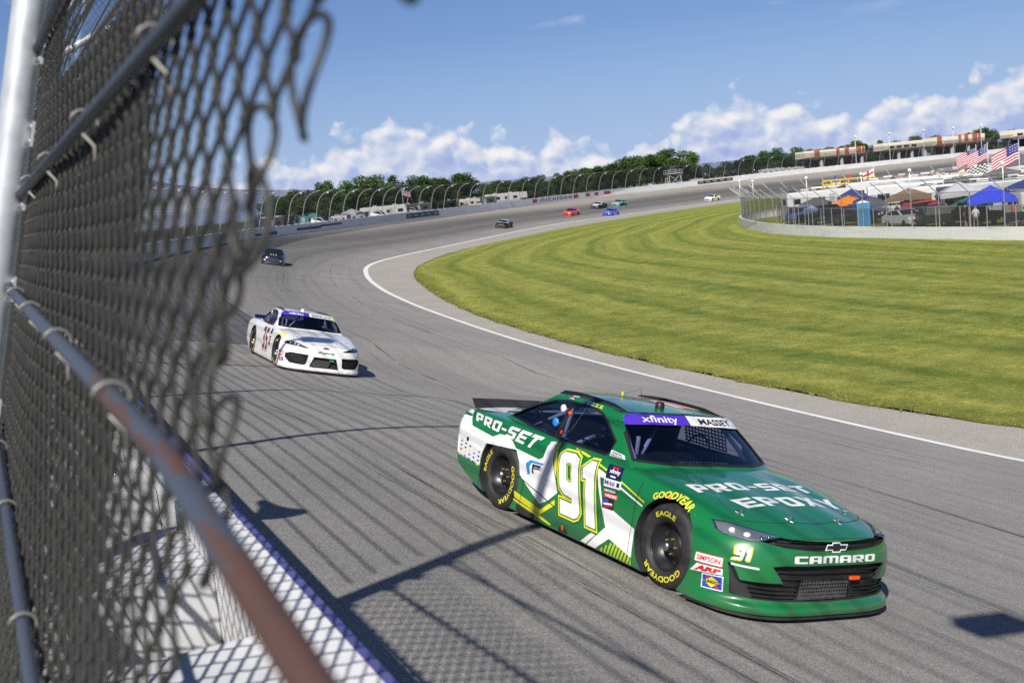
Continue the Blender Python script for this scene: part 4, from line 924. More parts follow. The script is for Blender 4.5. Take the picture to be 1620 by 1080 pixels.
M_LINE = mat('line_paint', (.72, .72, .70), .7, vary=.10, vscale=2.0)

# ------------------------------------------------------------------ banked track
NA = 44; V = []; F = []; UV = []; st_i = 0; track_rows = []
for i, (w, l) in enumerate(zip(wall_s, wall_l)):
    d, st_i, q = nearest_on(line_s, w, st_i, 200); base = Vector((w.x, w.y, w.z-WALL_H(l))); row = []
    for j in range(NA+1):
        t = j/NA; p = q.lerp(base, t); p.z -= .10*math.sin(math.pi*t)*smoothstep(0, 60, l-90)   # slight dish
        p.z = settle(p.x, p.y, p.z); V.append(p); UV.append((l, (flat(p)-flat(q)).length)); row.append(p)
    track_rows.append(row)
NR = NA+1
for i in range(len(wall_s)-1):
    for j in range(NA): F.append((i*NR+j, i*NR+j+1, (i+1)*NR+j+1, (i+1)*NR+j))
track = uv_mesh('track', V, F, UV, M_ASPH); fix_normals(track); tag(track, 'grey banked asphalt track curving round the infield', kind='structure')
if track.data.polygons[0].normal.z < 0: track.data.flip_normals()
T_BVH = bvh_of(track)
def track_at(x, y):
    h = T_BVH.ray_cast(Vector((x, y, 60)), Vector((0, 0, -1))); return (h[0], h[1]) if h[0] else (Vector((x, y, -2.3)), Vector((0, 0, 1)))
edge = [r[0] for r in track_rows]                                  # foot of the banking
def strip_pts(base, w0, w1, dz):
    A = []; B = []
    for i, p in enumerate(base):
        t = flat(base[min(i+1, len(base)-1)]-base[max(i-1, 0)])
        if t.length < 1e-5: t = Vector((-1, 0, 0))
        t.normalize(); n = Vector((t.y, -t.x, 0))
        g_ = 1+1.6*smoothstep(30, 130, (flat(p)-flat(CAM_POS)).length)
        A.append(p+n*w0*g_+Vector((0, 0, dz))); B.append(p+n*w1*g_+Vector((0, 0, dz)))
    return A, B
# thin out the foot points where the fan bunches up
ed = [edge[0]]
for p in edge[1:]:
    if (p-ed[-1]).length > .35: ed.append(p)
grass_s = [p for p, l in resample(GRASS, lambda p: .6 if p.x > -80 else 1.6)]
# apron: from the foot of the banking to the grass
V = []; F = []; UV = []; gi = 0; inner = []
for i, p in enumerate(ed):
    d, gi, q = nearest_on(grass_s, p, gi, 160); inner.append(q)
    zz = settle(p.x, p.y, p.z)
    for j in range(5):
        t = j/4; r = p.lerp(q, t); r.z = p.z+(q.z-p.z)*t; V.append(r); UV.append((i*.5, t*3))
for i in range(len(ed)-1):
    for j in range(4): F.append((i*5+j, i*5+j+1, (i+1)*5+j+1, (i+1)*5+j))
apron = uv_mesh('apron', V, F, UV, M_APRON); fix_normals(apron); tag(apron, 'flat pale grey apron between the white line and the grass', kind='structure')
if apron.data.polygons[0].normal.z < 0: apron.data.flip_normals()
A, B = strip_pts(ed, -.085, .085, .012); n = len(A)
A = [Vector((p.x, p.y, track_at(p.x, p.y)[0].z+.008 if T_BVH.ray_cast(Vector((p.x, p.y, 60)), Vector((0, 0, -1)))[0] else p.z)) for p in A]; B = [Vector((p.x, p.y, max(p.z, track_at(p.x, p.y)[0].z+.008) if T_BVH.ray_cast(Vector((p.x, p.y, 60)), Vector((0, 0, -1)))[0] else p.z)) for p in B]
lo = meshobj('track_line', A+B, [(i, i+1, n+i+1, n+i) for i in range(n-1)], M_LINE); tag(lo, 'continuous white line along the foot of the banking', kind='structure')
if lo.data.polygons[0].normal.z < 0: lo.data.flip_normals()
# ------------------------------------------------------------------ infield grass (edge follows the apron, stripes follow the edge)
V = []; F = []; UV = []; N = len(grass_s); rows = [0, .35, .9, 1.8, 3.2, 5.5, 9, 14, 20, 28, 38, 52, 75, 110, 160, 240, 400]
for i, p in enumerate(grass_s):
    t = i/(N-1); tgt = Vector((420-520*t, 110+520*t, -2.4)); dirn = flat(tgt-p); L = dirn.length; dirn.normalize()
    tn = flat(grass_s[min(i+1, N-1)]-grass_s[max(i-1, 0)]).normalized(); nrm = Vector((tn.y, -tn.x, 0)); 
    if nrm.dot(dirn) < 0: nrm = -nrm
    for j, d in enumerate(rows):
        k = smoothstep(0, 60, d); dr = (nrm*(1-k)+dirn*k).normalized(); q = p+dr*min(d, L); wob = (.10*math.sin(p.x*1.7+p.y*.9)+.06*math.sin(p.x*5.1)) if j == 0 else 0
        z = p.z+(.02 if j == 0 else .03)*1.0+(-2.35-p.z)*smoothstep(0, 40, d)*.6
        V.append(Vector((q.x, q.y, z))+nrm*wob); UV.append((i, d))
M_ = len(rows)
for i in range(N-1):
    for j in range(M_-1): F.append((i*M_+j, i*M_+j+1, (i+1)*M_+j+1, (i+1)*M_+j))
inf = uv_mesh('infield_grass', V, F, UV, M_GRASS); fix_normals(inf); tag(inf, 'mown striped green infield inside the bend', kind='structure')
if inf.data.polygons[5].normal.z < 0: inf.data.flip_normals()
I_BVH = bvh_of(inf)
def infield_z(x, y):
    h = I_BVH.ray_cast(Vector((x, y, 60)), Vector((0, 0, -1))); return h[0].z if h[0] else -2.4
# grass tufts that roughen the near edge
rnd = random.Random(5); V = []; F = []
for p, q in zip(grass_s, grass_s[1:]):
    if p.x < -75 or p.x > 12: continue
    k = int((q-p).length*26)
    for _ in range(k):
        t = rnd.random(); b = p.lerp(q, t); tn = flat(q-p).normalized(); nrm = Vector((tn.y, -tn.x, 0))
        if nrm.y < 0: nrm = -nrm
        b = b+nrm*(rnd.expovariate(1/.35)-.16); z = b.z+.02
        for _b in range(3):
            a = rnd.uniform(0, 6.28); h = rnd.uniform(.03, .085); w = rnd.uniform(.006, .014); o = Vector((math.cos(a), math.sin(a), 0)); pr = Vector((-o.y, o.x, 0)); b2 = Vector((b.x, b.y, z))+pr*rnd.uniform(-.05, .05); n = len(V)
            V += [b2-pr*w, b2+pr*w, b2+o*h*.5+Vector((0, 0, h))]; F.append((n, n+1, n+2))
gt = meshobj('grass_edge', V, F, mat('grass_blade', (.17, .19, .035), .7, vary=.4, vscale=1.3)); tag(gt, 'ragged grass tufts along the edge of the apron', 'grass', kind='stuff')
# ------------------------------------------------------------------ ground outside the wall and the plain to the horizon
V = []; F = []; N = len(wall_s); offs = [(1.75, -.95), (3.5, -1.0), (9, -1.05), (30, -1.15), (90, -1.4), (300, -1.8), (1200, -2.2), (6000, -3)]
for i, p in enumerate(wall_s[::3]):
    i3 = i*3; t = flat(wall_s[min(i3+1, N-1)]-wall_s[max(i3-1, 0)]).normalized(); n = Vector((-t.y, t.x, 0))
    for o, dz in offs: q = p+n*o; V.append(Vector((q.x, q.y, max(.2, p.z+dz))))
K = len(offs); n = len(V)//K
for i in range(n-1):
    for j in range(K-1): F.append((i*K+j, i*K+j+1, (i+1)*K+j+1, (i+1)*K+j))
og = meshobj('outer_ground', V, F, mat('trodden_ground', (.085, .085, .05), .9, vary=.4, vscale=.15), smooth=True); fix_normals(og); tag(og, kind='structure', label='rough grass outside the outer wall')
if og.data.polygons[0].normal.z < 0: og.data.flip_normals()
gp = MB(); G = 9000; gp.add([(-G, -G, -4.2), (G, -G, -4.2), (G, G, -4.2), (-G, G, -4.2)], [(0, 1, 2, 3)]); tag(gp.build('ground', M_ROUGH), 'level country to the horizon', kind='structure')

# ------------------------------------------------------------------ outer wall: steel-and-foam barrier in front of a concrete wall
def wall_white():
    m = bpy.data.materials.new('barrier_white'); m.use_nodes = True; nt = m.node_tree; b = nt.nodes['Principled BSDF']; b.inputs['Roughness'].default_value = .5
    tc = nn(nt, 'ShaderNodeTexCoord'); ob = tc.outputs['Object']; mp = nn(nt, 'ShaderNodeMapping'); mp.inputs['Scale'].default_value = (.25, .25, 2.2); nt.links.new(ob, mp.inputs[0])
    n1 = noise_n(nt, mp.outputs[0], 1.1, 6, .65); n2 = noise_n(nt, ob, 9, 5, .6)
    c = ramp_n(nt, n1, ((.30, (.52, .52, .53)), (.45, (.72, .72, .72)), (.8, (.80, .80, .79)))); c = mix_n(nt, .35, c, ramp_n(nt, n2, ((.3, (.62, .62, .62)), (.7, (.84, .84, .84)))), 'MULTIPLY')
    c = mix_n(nt, .0, c, c); nt.links.new(c, b.inputs['Base Color']); MATS['barrier_white'] = m; return m
M_BARR = wall_white(); M_CONC = mat('concrete', (.46, .45, .43), .85, vary=.16, vscale=1.2, bump=.2, bscale=30); M_BLUE_EDGE = mat('blue_edge', (.075, .08, .24), .5, vary=.2)
M_FOAM = mat('foam_block', (.50, .51, .53), .8, vary=.15); M_GALV = mat('galvanised', (.46, .48, .51), .50, metal=.30, vary=.14, vscale=7); M_GALVD = mat('galvanised_dull', (.24, .245, .25), .6, metal=.25, vary=.22, vscale=5)
M_SIGN = mat('sign_black', (.015, .015, .018), .5); M_RUBBER = mat('rubber_mark', (.05, .05, .06), .8)
def wall_frame(l):
    """point on the inner top edge, tangent, outward normal at length l"""
    for i in range(len(wall_l)-1):
        if l <= wall_l[i+1]: break
    t = (l-wall_l[i])/(wall_l[i+1]-wall_l[i]); p = wall_s[i].lerp(wall_s[i+1], t)
    a, b = wall_s[max(i-1, 0)], wall_s[min(i+2, len(wall_s)-1)]; tn = (b-a).normalized(); tf = flat(tn).normalized()
    return p, tn, Vector((-tf.y, tf.x, 0))
wall_root = empty('outer_wall', (0, 0, 0)); tag(wall_root, 'long white barrier wall round the outside of the banked bend', 'wall')
def sweep(name, l0, l1, prof, m, parent, seg, closed=True):
    """sweep an (outward, up) profile along the wall"""
    k = max(1, int(math.ceil((l1-l0)/seg))); V = []; F = []; n = len(prof)
    for i in range(k+1):
        p, tn, nr = wall_frame(l0+(l1-l0)*i/k)
        for o, h in prof: V.append(p+nr*o+Vector((0, 0, h)))
    for i in range(k):
        for j in range(n): F.append((i*n+j, i*n+(j+1) % n, (i+1)*n+(j+1) % n, (i+1)*n+j))
    F += [tuple(reversed(range(n))), tuple(range(k*n, k*n+n))]
    o = meshobj(name, V, F, m, parent); fix_normals(o); return o
L_END = wall_l[-1]; l = 40.0; k = 0
while l < L_END-1:
    stepl = 6.1 if l < 330 else 12.2; l1 = min(L_END, l+stepl); h = WALL_H(l+3)
    sweep('wall_panel', l+.012, l1-.012, [(0, -h-.3), (0, -.06), (.02, 0), (.26, 0), (.26, -h-.3)], M_BARR, wall_root, 2.05)
    if l < 130: sweep('edge_strip', l, l1, [(-.006, -.06), (-.006, .006), (.030, .006), (.030, -.06)], M_BLUE_EDGE, wall_root, 2.05)  # narrow blue strip along the inner top edge
    l = l1; k += 1
# foam blocks behind the near panels and the concrete wall that carries the fence
l = 62.0
while l < 130:
    sweep('foam_block', l, l+.95, [(.265, -1.3), (.265, -.10), (.90, -.10), (.90, -1.3)], M_FOAM, wall_root, 1.0); l += 1.85
l = 40.0
while l < L_END-1:
    l1 = min(L_END, l+ (6.1 if l < 330 else 24.4)); sweep('concrete_wall', l+.006, l1-.006, [(.93, -1.9), (.93, -.04), (.95, -.02), (1.30, -.02), (1.32, -.04), (1.32, -1.9)], M_CONC if l < 160 else M_BARR, wall_root, 3.05); l = l1
# white slabs whose colour stands in for sunlit gaps along the far barrier
cap = MB(); cap.box((0, 0, 0), (1.2, .34, .05)); dash0 = None; l = 150.0
while l < 480:
    p, tn, nr = wall_frame(l); rz = math.atan2(tn.y, tn.x)
    if dash0 is None: dash0 = cap.build('sunlit_dash', mat('sunlit_white', (.82, .82, .80), .4), wall_root); o = dash0
    else: o = inst(dash0, wall_root)
    o.location = p+nr*.60+Vector((0, 0, .03)); o.rotation_euler = (0, -math.asin(tn.z), rz); l += 2.6
# dark scuff and painted lettering on the barrier face
def wall_face_quad(name, l0, l1, h0, h1, m, off=-.006, parent=wall_root, kind=None):
    k = max(1, int((l1-l0)/2)); V = []; F = []
    for i in range(k+1):
        p, tn, nr = wall_frame(l0+(l1-l0)*i/k); V += [p+nr*off+Vector((0, 0, -h0)), p+nr*off+Vector((0, 0, -h1))]
    for i in range(k): F.append((2*i, 2*i+1, 2*i+3, 2*i+2))
    return meshobj(name, V, F, m, parent)
# ------------------------------------------------------------------ catch fence on the outer wall
POST = [(0, 0), (.16, .6), (.31, 1.2), (.46, 1.8), (.62, 2.4), (.80, 2.9), (1.08, 3.4), (1.5, 3.8), (2.05, 4.08), (2.65, 4.22), (3.1, 4.26)]     # (inward, up)
def post_at(h):
    for (a0, h0), (a1, h1) in zip(POST, POST[1:]):
        if h <= h1: return a0+(a1-a0)*(h-h0)/(h1-h0)
    return POST[-1][0]
FENCE_OFF = 1.22
def fence_pt(l, a, h):
    p, tn, nr = wall_frame(l); return p+nr*(FENCE_OFF-a)+Vector((0, 0, h-.05))
fence = empty('catch_fence', (0, 0, 0)); tag(fence, 'tall catch fence with posts curving in over the outer wall, round the whole bend', 'fence')
# near plane of the fence beside the camera
FA = Vector((2.28, -5.8, 3.56)); FT = Vector((4.09, -.34, 0)).normalized(); FN = Vector((-FT.y, FT.x, 0)); LEAN = R_(14.2)
FU = FN*math.sin(LEAN)+Vector((0, 0, math.cos(LEAN))); FW = FT.cross(FU)                         # FW points away from the track
if FW.y > 0: FW = -FW
def fp(s, h, o=0.0): return FA+FT*s+FU*h+FW*o
M_CHAIN = mat('chain_wire', (.028, .027, .023), .55, metal=.05, vary=.30, vscale=9); M_RAIL = None
def rail_mat():
    m = bpy.data.materials.new('rusting_rail'); m.use_nodes = True; nt = m.node_tree; b = nt.nodes['Principled BSDF']
    tc = nn(nt, 'ShaderNodeTexCoord'); ob = tc.outputs['Object']; mpr = nn(nt, 'ShaderNodeMapping'); mpr.inputs['Scale'].default_value = (1.6, 26, 26); nt.links.new(ob, mpr.inputs[0]); n1 = noise_n(nt, mpr.outputs[0], 1.0, 4, .6); n2 = noise_n(nt, ob, 40, 5, .7); sx = nn(nt, 'ShaderNodeSeparateXYZ'); nt.links.new(ob, sx.inputs[0])
    up = math_n(nt, 'MULTIPLY_ADD', sx.outputs[0], .34, -1.00)                                   # rust has taken the end by the opening
    f = ramp_n(nt, math_n(nt, 'ADD', math_n(nt, 'ADD', math_n(nt, 'MULTIPLY', math_n(nt, 'SUBTRACT', n1, .5), 2.6), math_n(nt, 'MULTIPLY', n2, .5)), math_n(nt, 'ADD', up, .42)), ((.88, (0, 0, 0)), (1.06, (.85, .85, .85))))
    c = mix_n(nt, f, (.065, .078, .108), mix_n(nt, n2, (.13, .045, .022), (.055, .035, .028))); nt.links.new(c, b.inputs['Base Color'])
    nt.links.new(math_n(nt, 'MULTIPLY_ADD', f, .35, .5), b.inputs['Roughness']); b.inputs['Metallic'].default_value = .15; MATS['rail'] = m; return m
M_RAIL = rail_mat()
# posts
pm = MB(); pm.tube([(a, 0, h) for a, h in POST], .050, 10)
for h_ in (.48, .95, 1.42, 1.88, 2.35, 2.8, 3.2, 3.55, 3.84): pm.box((post_at(h_)+.075, 0, h_), (.07, .05, .06)); post0 = None; l_posts = []
l = 82.3
while l < 560: l_posts.append(l); l += 5.6 if l < 330 else 5.9
lampm = MB(); lampm.lathe([(.0, -.16), (.11, -.16), (.17, -.02), (.17, .05), (.08, .12), (0, .12)], 12, 'z'); lamp0 = None
def post_obj(p, rz, parent=fence):
    global post0
    if post0 is None: post0 = pm.build('fence_post', M_GALV, parent, True); o = post0
    else: o = inst(post0, parent)
    o.location = p; o.rotation_euler = (0, 0, rz); return o
for i, l in enumerate(l_posts):
    p, tn, nr = wall_frame(l); rz = math.atan2(-nr.y, -nr.x)
    if i == 1: continue
    post_obj(fence_pt(l, 0, -.05), rz)
    if i > 8 and i % 2 == 0:
        q = fence_pt(l, 2.3, 3.98)
        if lamp0 is None: lamp0 = lampm.build('fence_lamp', mat('lamp_white', (.80, .80, .78), .4), fence, True); o = lamp0
        else: o = inst(lamp0, fence)
        o.location = q
# the thick post beside the opening
k = MB(); k.tube([fp(-.22, h, .085) for h in (-1.75, -.5, .6, 1.25)]+[fp(-.22, 1.25, .085)+FN*(a-.62)*1.0+Vector((0, 0, h-2.4+.0)) for a, h in POST[5:]], .072, 18); k.build('fence_post', M_GALV, fence, True)
for h in (.83, .47, .19, -.21, -.75):
    k = MB(); Mx = Matrix((FT, FU, FW)).transposed()
    k.box(fp(-.16, h, .015), (.05, .11, .012), 0, Mx)
    for dh in (-.032, .032): k.tube([fp(-.16, h+dh, .03), fp(-.16, h+dh, -.025)], .011, 6)
    k.build('fence_clamp', mat('bolt_zinc', (.62, .63, .64), .35, metal=.6), fence)
# rails
RAIL = {'rail_top': [(-.16, .20), (3.49, .37), (5.3, .45)], 'rail_mid': [(-.30, -.20), (1.7, -.275), (3.66, -.345), (4.44, -.43), (5.3, -.50)], 'rail_low': [(-.30, -.75), (2.37, -1.10), (4.2, -1.32)], 'rail_high': [(-.16, .84), (5.3, 1.22)]}
for nm, pts in RAIL.items():
    o = MB().tube([Vector((s, h, 0)) for s, h in pts], .019 if nm != 'rail_mid' else .021, 16).build('fence_rail', M_RAIL if nm in ('rail_mid', 'rail_low') else mat('rail_blue_grey', (.055, .065, .088), .5, metal=.15, vary=.2, vscale=6), fence, True)
    mw = Matrix((FT, FU, FW)).transposed().to_4x4(); mw.translation = FA+FW*.036; o.matrix_world = mw
    n = 0
    for s0 in (.35, 1.1, 2.05, 3.1):
        if nm in ('rail_high',): break
        for (sa, ha), (sb, hb) in zip(pts, pts[1:]):
            if sa <= s0 < sb: hh = ha+(hb-ha)*(s0-sa)/(sb-sa)
        ring = [fp(s0+.004*math.cos(a), hh+.032*math.sin(a), .036+.036*math.cos(a)) for a in [i*math.pi/6 for i in range(10)]]
        ring += [fp(s0+.012, hh-.06, .004), fp(s0+.03, hh-.10, .0)]
        MB().tube(ring, .0045, 6).build('wire_tie', mat('tie_wire', (.24, .235, .21), .5, metal=.3), fence, True)
# chain link, woven wire by wire
CP, CQ, CR = .066, .126, .0054
def s_edge(h): return interp(h, [(-1.8, 3.80), (-1.2, 3.78), (-.63, 3.80), (-.40, 3.84), (-.33, 3.88), (-.22, 3.72), (-.15, 3.74), (-.08, 3.82), (0, 3.90), (.05, 3.86), (.09, 3.82), (.15, 3.95), (.24, 4.18), (.34, 4.8), (.42, 5.35)])
def chain_panel(name, s0, s1, h0, h1, edge=False, jitter=1.0, sides=5):
    rnd = random.Random(3); B = MB(); nw = int((s1-s0)/CP); nh = int((h1-h0)/(CQ/2)); runs = []
    sag = lambda s, h: .010*math.sin(s*2.3+h*1.1)*jitter
    for i in range(nw):
        run = []
        for j in range(nh+1):
            h = h0+j*CQ/2; side = (i+j) % 2; s = s0+(i+side)*CP; e = s_edge(h)
            if edge and s > e: 
                if len(run) > 2: runs.append(run)
                run = []; continue
            dp = .0048 if side else -.0048
            bend = .006 if side else -.006
            c = Vector((s+rnd.uniform(-.0022, .0022)*jitter, h+rnd.uniform(-.0022, .0022)*jitter, dp+sag(s, h)))
            # rounded knuckle: three points per bend
            run += [c+Vector((-bend*1.0, -CQ*.085, -dp*.9)), c, c+Vector((-bend*1.0, CQ*.085, -dp*.9))]
        if len(run) > 2: runs.append(run)
    for r in runs: B.tube([fpv for fpv in r], CR, sides, cap=False)
    o = B.build(name, M_CHAIN, fence, True); mw = Matrix((FT, FU, FW)).transposed().to_4x4(); mw.translation = FA; o.matrix_world = mw; o['kind'] = 'stuff'; return o
near = chain_panel('chain_link', -.18, 5.35, -1.62, .60, True)
CR = .0030; chain_panel('chain_link', -.18, 1.2, .61, 1.55, False); CR = .0054
CR = .0036
layer2 = chain_panel('chain_link', -.15, 2.3, -1.60, .58, False, 1.0); layer2.matrix_world = layer2.matrix_world @ Matrix.Translation((.02, .03, -.09))
# wire ends left in open loops where the mesh was cut back
rl = random.Random(8)
for i, (h, ds, hh, hw_) in enumerate(((.27, .02, .055, .030), (.17, .05, .062, .040), (.085, .03, .058, .040), (.0, -.03, .060, .040), (-.07, -.06, .052, .036), (-.14, .0, .050, .036), (-.23, .02, .055, .034), (-.30, .0, .055, .036), (-.42, .02, .058, .036))):
    c = s_edge(h)+ds; pts = [fp(c+hw_*1.15*math.cos(a)*(1+.15*math.sin(2*a+i)), h+hh*1.2*math.sin(a), .010*math.cos(a*2+i)) for a in [k*2*math.pi/18 for k in range(18)]]
    MB().tube(pts, .0056, 6, closed=True).build('wire_loop', M_CHAIN, fence, True)
CP, CQ, CR = .036, .070, .0011
chain_panel('chain_link', 1.22, 5.35, .61, 1.60, False, 1.0, 4)
CR = .0016
far1 = chain_panel('chain_link', -5.78, -.22, -1.62, 1.50, False, 1.0, 4)
# place the next bays on the real curve of the wall
def bay_matrix(la, lb):
    a, b = fence_pt(la, post_at(1.6), 1.6), fence_pt(lb, post_at(1.6), 1.6); p, tn, nr = wall_frame((la+lb)/2); t = (a-b).normalized(); n = -nr; n = (n-t*n.dot(t)).normalized(); up = t.cross(n)
    if up.z < 0: up = -up
    u = n*math.sin(LEAN)+up*math.cos(LEAN); w = t.cross(u)
    if w.dot(nr) < 0: w = -w
    m = Matrix((t, u, w)).transposed().to_4x4(); m.translation = a-t*(-.22); return m
far1.matrix_world = bay_matrix(l_posts[1], l_posts[2])
for q in (2, 3, 4):
    o = inst(far1, fence); o['kind'] = 'stuff'; o.matrix_world = bay_matrix(l_posts[q], l_posts[q+1])
# screen of fine mesh too far off to see its wires
def mesh_sheet_mat(name, a, scale=.0):
    m = bpy.data.materials.new(name); m.use_nodes = True; nt = m.node_tree; b = nt.nodes['Principled BSDF']; b.inputs['Base Color'].default_value = (.045, .047, .046, 1); b.inputs['Roughness'].default_value = .7
    tc = nn(nt, 'ShaderNodeTexCoord'); f = noise_n(nt, tc.outputs['Object'], .5, 3, .6); nt.links.new(math_n(nt, 'MULTIPLY_ADD', f, .14, a-.07), b.inputs['Alpha']); return m
M_SHEET = mesh_sheet_mat('far_fence_mesh', .50)
V = []; F = []; ls = l_posts[5:]; n = len(POST)
for l in ls:
    for a, h in POST: V.append(fence_pt(l, a, h))
for i in range(len(ls)-1):
    for j in range(n-1): F.append((i*n+j, i*n+j+1, (i+1)*n+j+1, (i+1)*n+j))
o = meshobj('fence_mesh', V, F, M_SHEET, fence, True); o['kind'] = 'stuff'
# overhang mesh of the near bays: light wire screen
M_SHEET2 = mesh_sheet_mat('near_overhang_mesh', .16)
# cables
HS = [.25, .48, .72, .95, 1.18, 1.42, 1.65, 1.88, 2.12, 2.35, 2.58, 2.80, 3.0, 3.2, 3.38, 3.55, 3.70, 3.84, 3.97, 4.08, 4.17, 4.23]
for h in HS:
    full = h < .3 or h > 2.3; pts = []; l = 60.0 if full else 88.4
    while l < 230: pts.append(fence_pt(l, post_at(h)+.05, h)); l += 2.8
    MB().tube(pts, .0115, 5).build('fence_cable', M_GALVD, fence, True)
MB().tube([fence_pt(l, 3.1, 4.26) for l in [82+3*i for i in range(150)]], .022, 5).build('fence_top_cable', M_GALVD, fence, True)
# boxes and a cone added to the near fence for the shadows they cast
for l in [83.9]+l_posts[2:6]:
    p, tn, nr = wall_frame(l); c = fence_pt(l, 2.75, 4.12); Mx = Matrix.Rotation(math.atan2(-nr.y, -nr.x), 3, 'Z'); k = MB(); k.box(c, (.62, .34, .20), 0, Mx); k.box(c+Vector((0, 0, .13)), (.12, .12, .10), 0, Mx); k.build('shadow_box', M_GALVD, fence)
c = fp(-2.75, .15, .10); k = MB(); k.lathe([(.02, -.30), (.05, -.22), (.07, -.05), (.13, .12), (.22, .24), (.20, .24), (.10, .10), (0, .0)], 14, 'x'); Mx = Matrix((FT, FU, FW)).transposed(); k.v = [Mx @ v+c for v in k.v]; k.build('shadow_cone', M_GALVD, fence, True)
# signs and lettering on the barrier face
def sign_board(l0, l1, label):
    b = wall_face_quad('sign_board', l0, l1, .22, 1.02, M_SIGN, -.03, None); tag(b, label, 'sign')
    n = 5
    for i in range(n):
        a = l0+(l1-l0)*(i+.18)/n; c = l0+(l1-l0)*(i+.82)/n; o = wall_face_quad('sign_lettering', a, c, .48, .72, mat('sign_grey', (.33, .33, .36), .5), -.036, b)
    return b
sign_board(286.5, 301.5, 'black sponsor board on the white wall below the nearer campers'); sign_board(416.5, 431, 'black sponsor board on the far white wall below the tree line')
def wall_letters(txt, l0, l1, h0, h1, m):
    Vv, Ff, w = block_text(txt, .28); V = []
    for u, v in Vv:
        p, tn, nr = wall_frame(l0+(l1-l0)*u); V.append(p+nr*-.012+Vector((0, 0, -h0-(h1-h0)*(1-v))))
    return meshobj('wall_lettering', V, Ff, m, wall_root)
M_WRED = mat('wall_red', (.42, .03, .06), .5); M_WBLUE = mat('wall_navy', (.10, .10, .20), .5)
wall_face_quad('wall_lettering', 343, 345, .2, 1.0, M_WRED); wall_letters('MICHIGAN', 346.5, 361, .25, .95, M_WBLUE); wall_face_quad('wall_lettering', 361.8, 364, .2, 1.0, M_WRED)
for a, b in ((367.5, 369.5), (371.6, 373.4), (376, 379)): wall_face_quad('wall_lettering', a, b, .2, .95, M_WRED)
for a, b, c, d in ((239, 249, .45, .80), (249, 258, .35, .62), (227, 231, .55, .95), (222, 225, .6, .9)): wall_face_quad('tyre_scuff', a, b, c, d, mat('wall_scuff', (.10, .10, .14), .8, vary=.5, vscale=.8))
# ------------------------------------------------------------------ far racing cars (one model, own colours)
def far_proto():
    B = base_shells(); tb, tg = B['tb'], B['tg']; P = {}
    V, F = lattice_body(); b = subsurfed('body', V, F, 1); cs = []
    b.data.materials.append(M_WHITE)
    for x in (0, -2.667):
        for s in (-1, 1): c = MB(); c.prism(circ(x, .365, .385, 20), s*.60, s*1.3, 0, 'y'); o = c.build('cut'); fix_normals(o); cs.append(o)
    cut(b, cs, M_MATT); smooth_angle(b, 40); P['body'] = b
    V, F = lattice_gh(); g = subsurfed('roof', V, F, 1); g.data.materials.append(M_WHITE); smooth_angle(g, 40); P['roof'] = g
    M_DG = mat('dark_glass', (.012, .014, .03), .08)
    P['windshield'] = dpoly('windshield', WS_FRONT, 'front', [tg], M_DG, None, 1, step=.12); P['side_window'] = dpoly('side_window', WIN_SIDE, 'left', [tg], M_DG, None, 1, step=.12); P['side_window2'] = dpoly('side_window', WIN_SIDE, 'right', [tg], M_DG, None, 1, step=.12)
    P['grille'] = dpoly('grille', GR_LOW, 'front', [tb], M_MATT, None, 0, step=.1); P['bumper'] = dpoly('bumper_panel', [(-.98, .19), (.98, .19), (.98, .44), (.6, .46), (-.6, .46), (-.98, .44)], 'front', [tb], M_VINYLW, None, -1, step=.1)
    P['hood_panel'] = dpoly('hood_panel', [(-.45, -.66), (-.45, .66), (.72, .60), (.86, .3), (.88, 0), (.86, -.3), (.72, -.60)], 'top', [tb], M_VINYLW, None, 0, step=.1)
    P['flank'] = dpoly('flank_panel', [(-.45, .16), (-.45, .66), (-1.0, .78), (-2.2, .80), (-2.25, .45), (-1.7, .16)], 'left', [tb], M_VINYLW, None, 0, step=.1)
    P['hood_mark'] = dquads('hood_mark', [[(-.25, -.30+.22*k), (-.25, -.20+.22*k), (.45, -.17+.22*k), (.45, -.26+.22*k)] for k in range(3)], 'top', [tb], M_LIME, None, 2)
    s = MB(); s.prism(splitter_outline(0), .022, .052); P['splitter'] = s.build('splitter', M_MATT)
    sp = MB(); sp.add([(-3.62, -.77, .885), (-3.62, .77, .885), (-3.72, .77, 1.0), (-3.72, -.77, 1.0), (-3.64, -.77, .885), (-3.64, .77, .885), (-3.74, .77, 1.0), (-3.74, -.77, 1.0)], [(0, 1, 2, 3), (4, 7, 6, 5), (3, 2, 6, 7), (0, 3, 7, 4), (1, 5, 6, 2)]); P['spoiler'] = sp.build('spoiler', M_MATT)
    P['wheel'] = MB().lathe([(0, .06), (.10, .08), (.19, .07), (.205, .03), (.25, 0), (.335, .015), (.355, .06), (.355, .26), (.2, .27)], 24, 'y').build('wheel', M_RUB, None, True)
    return P
FP = far_proto()
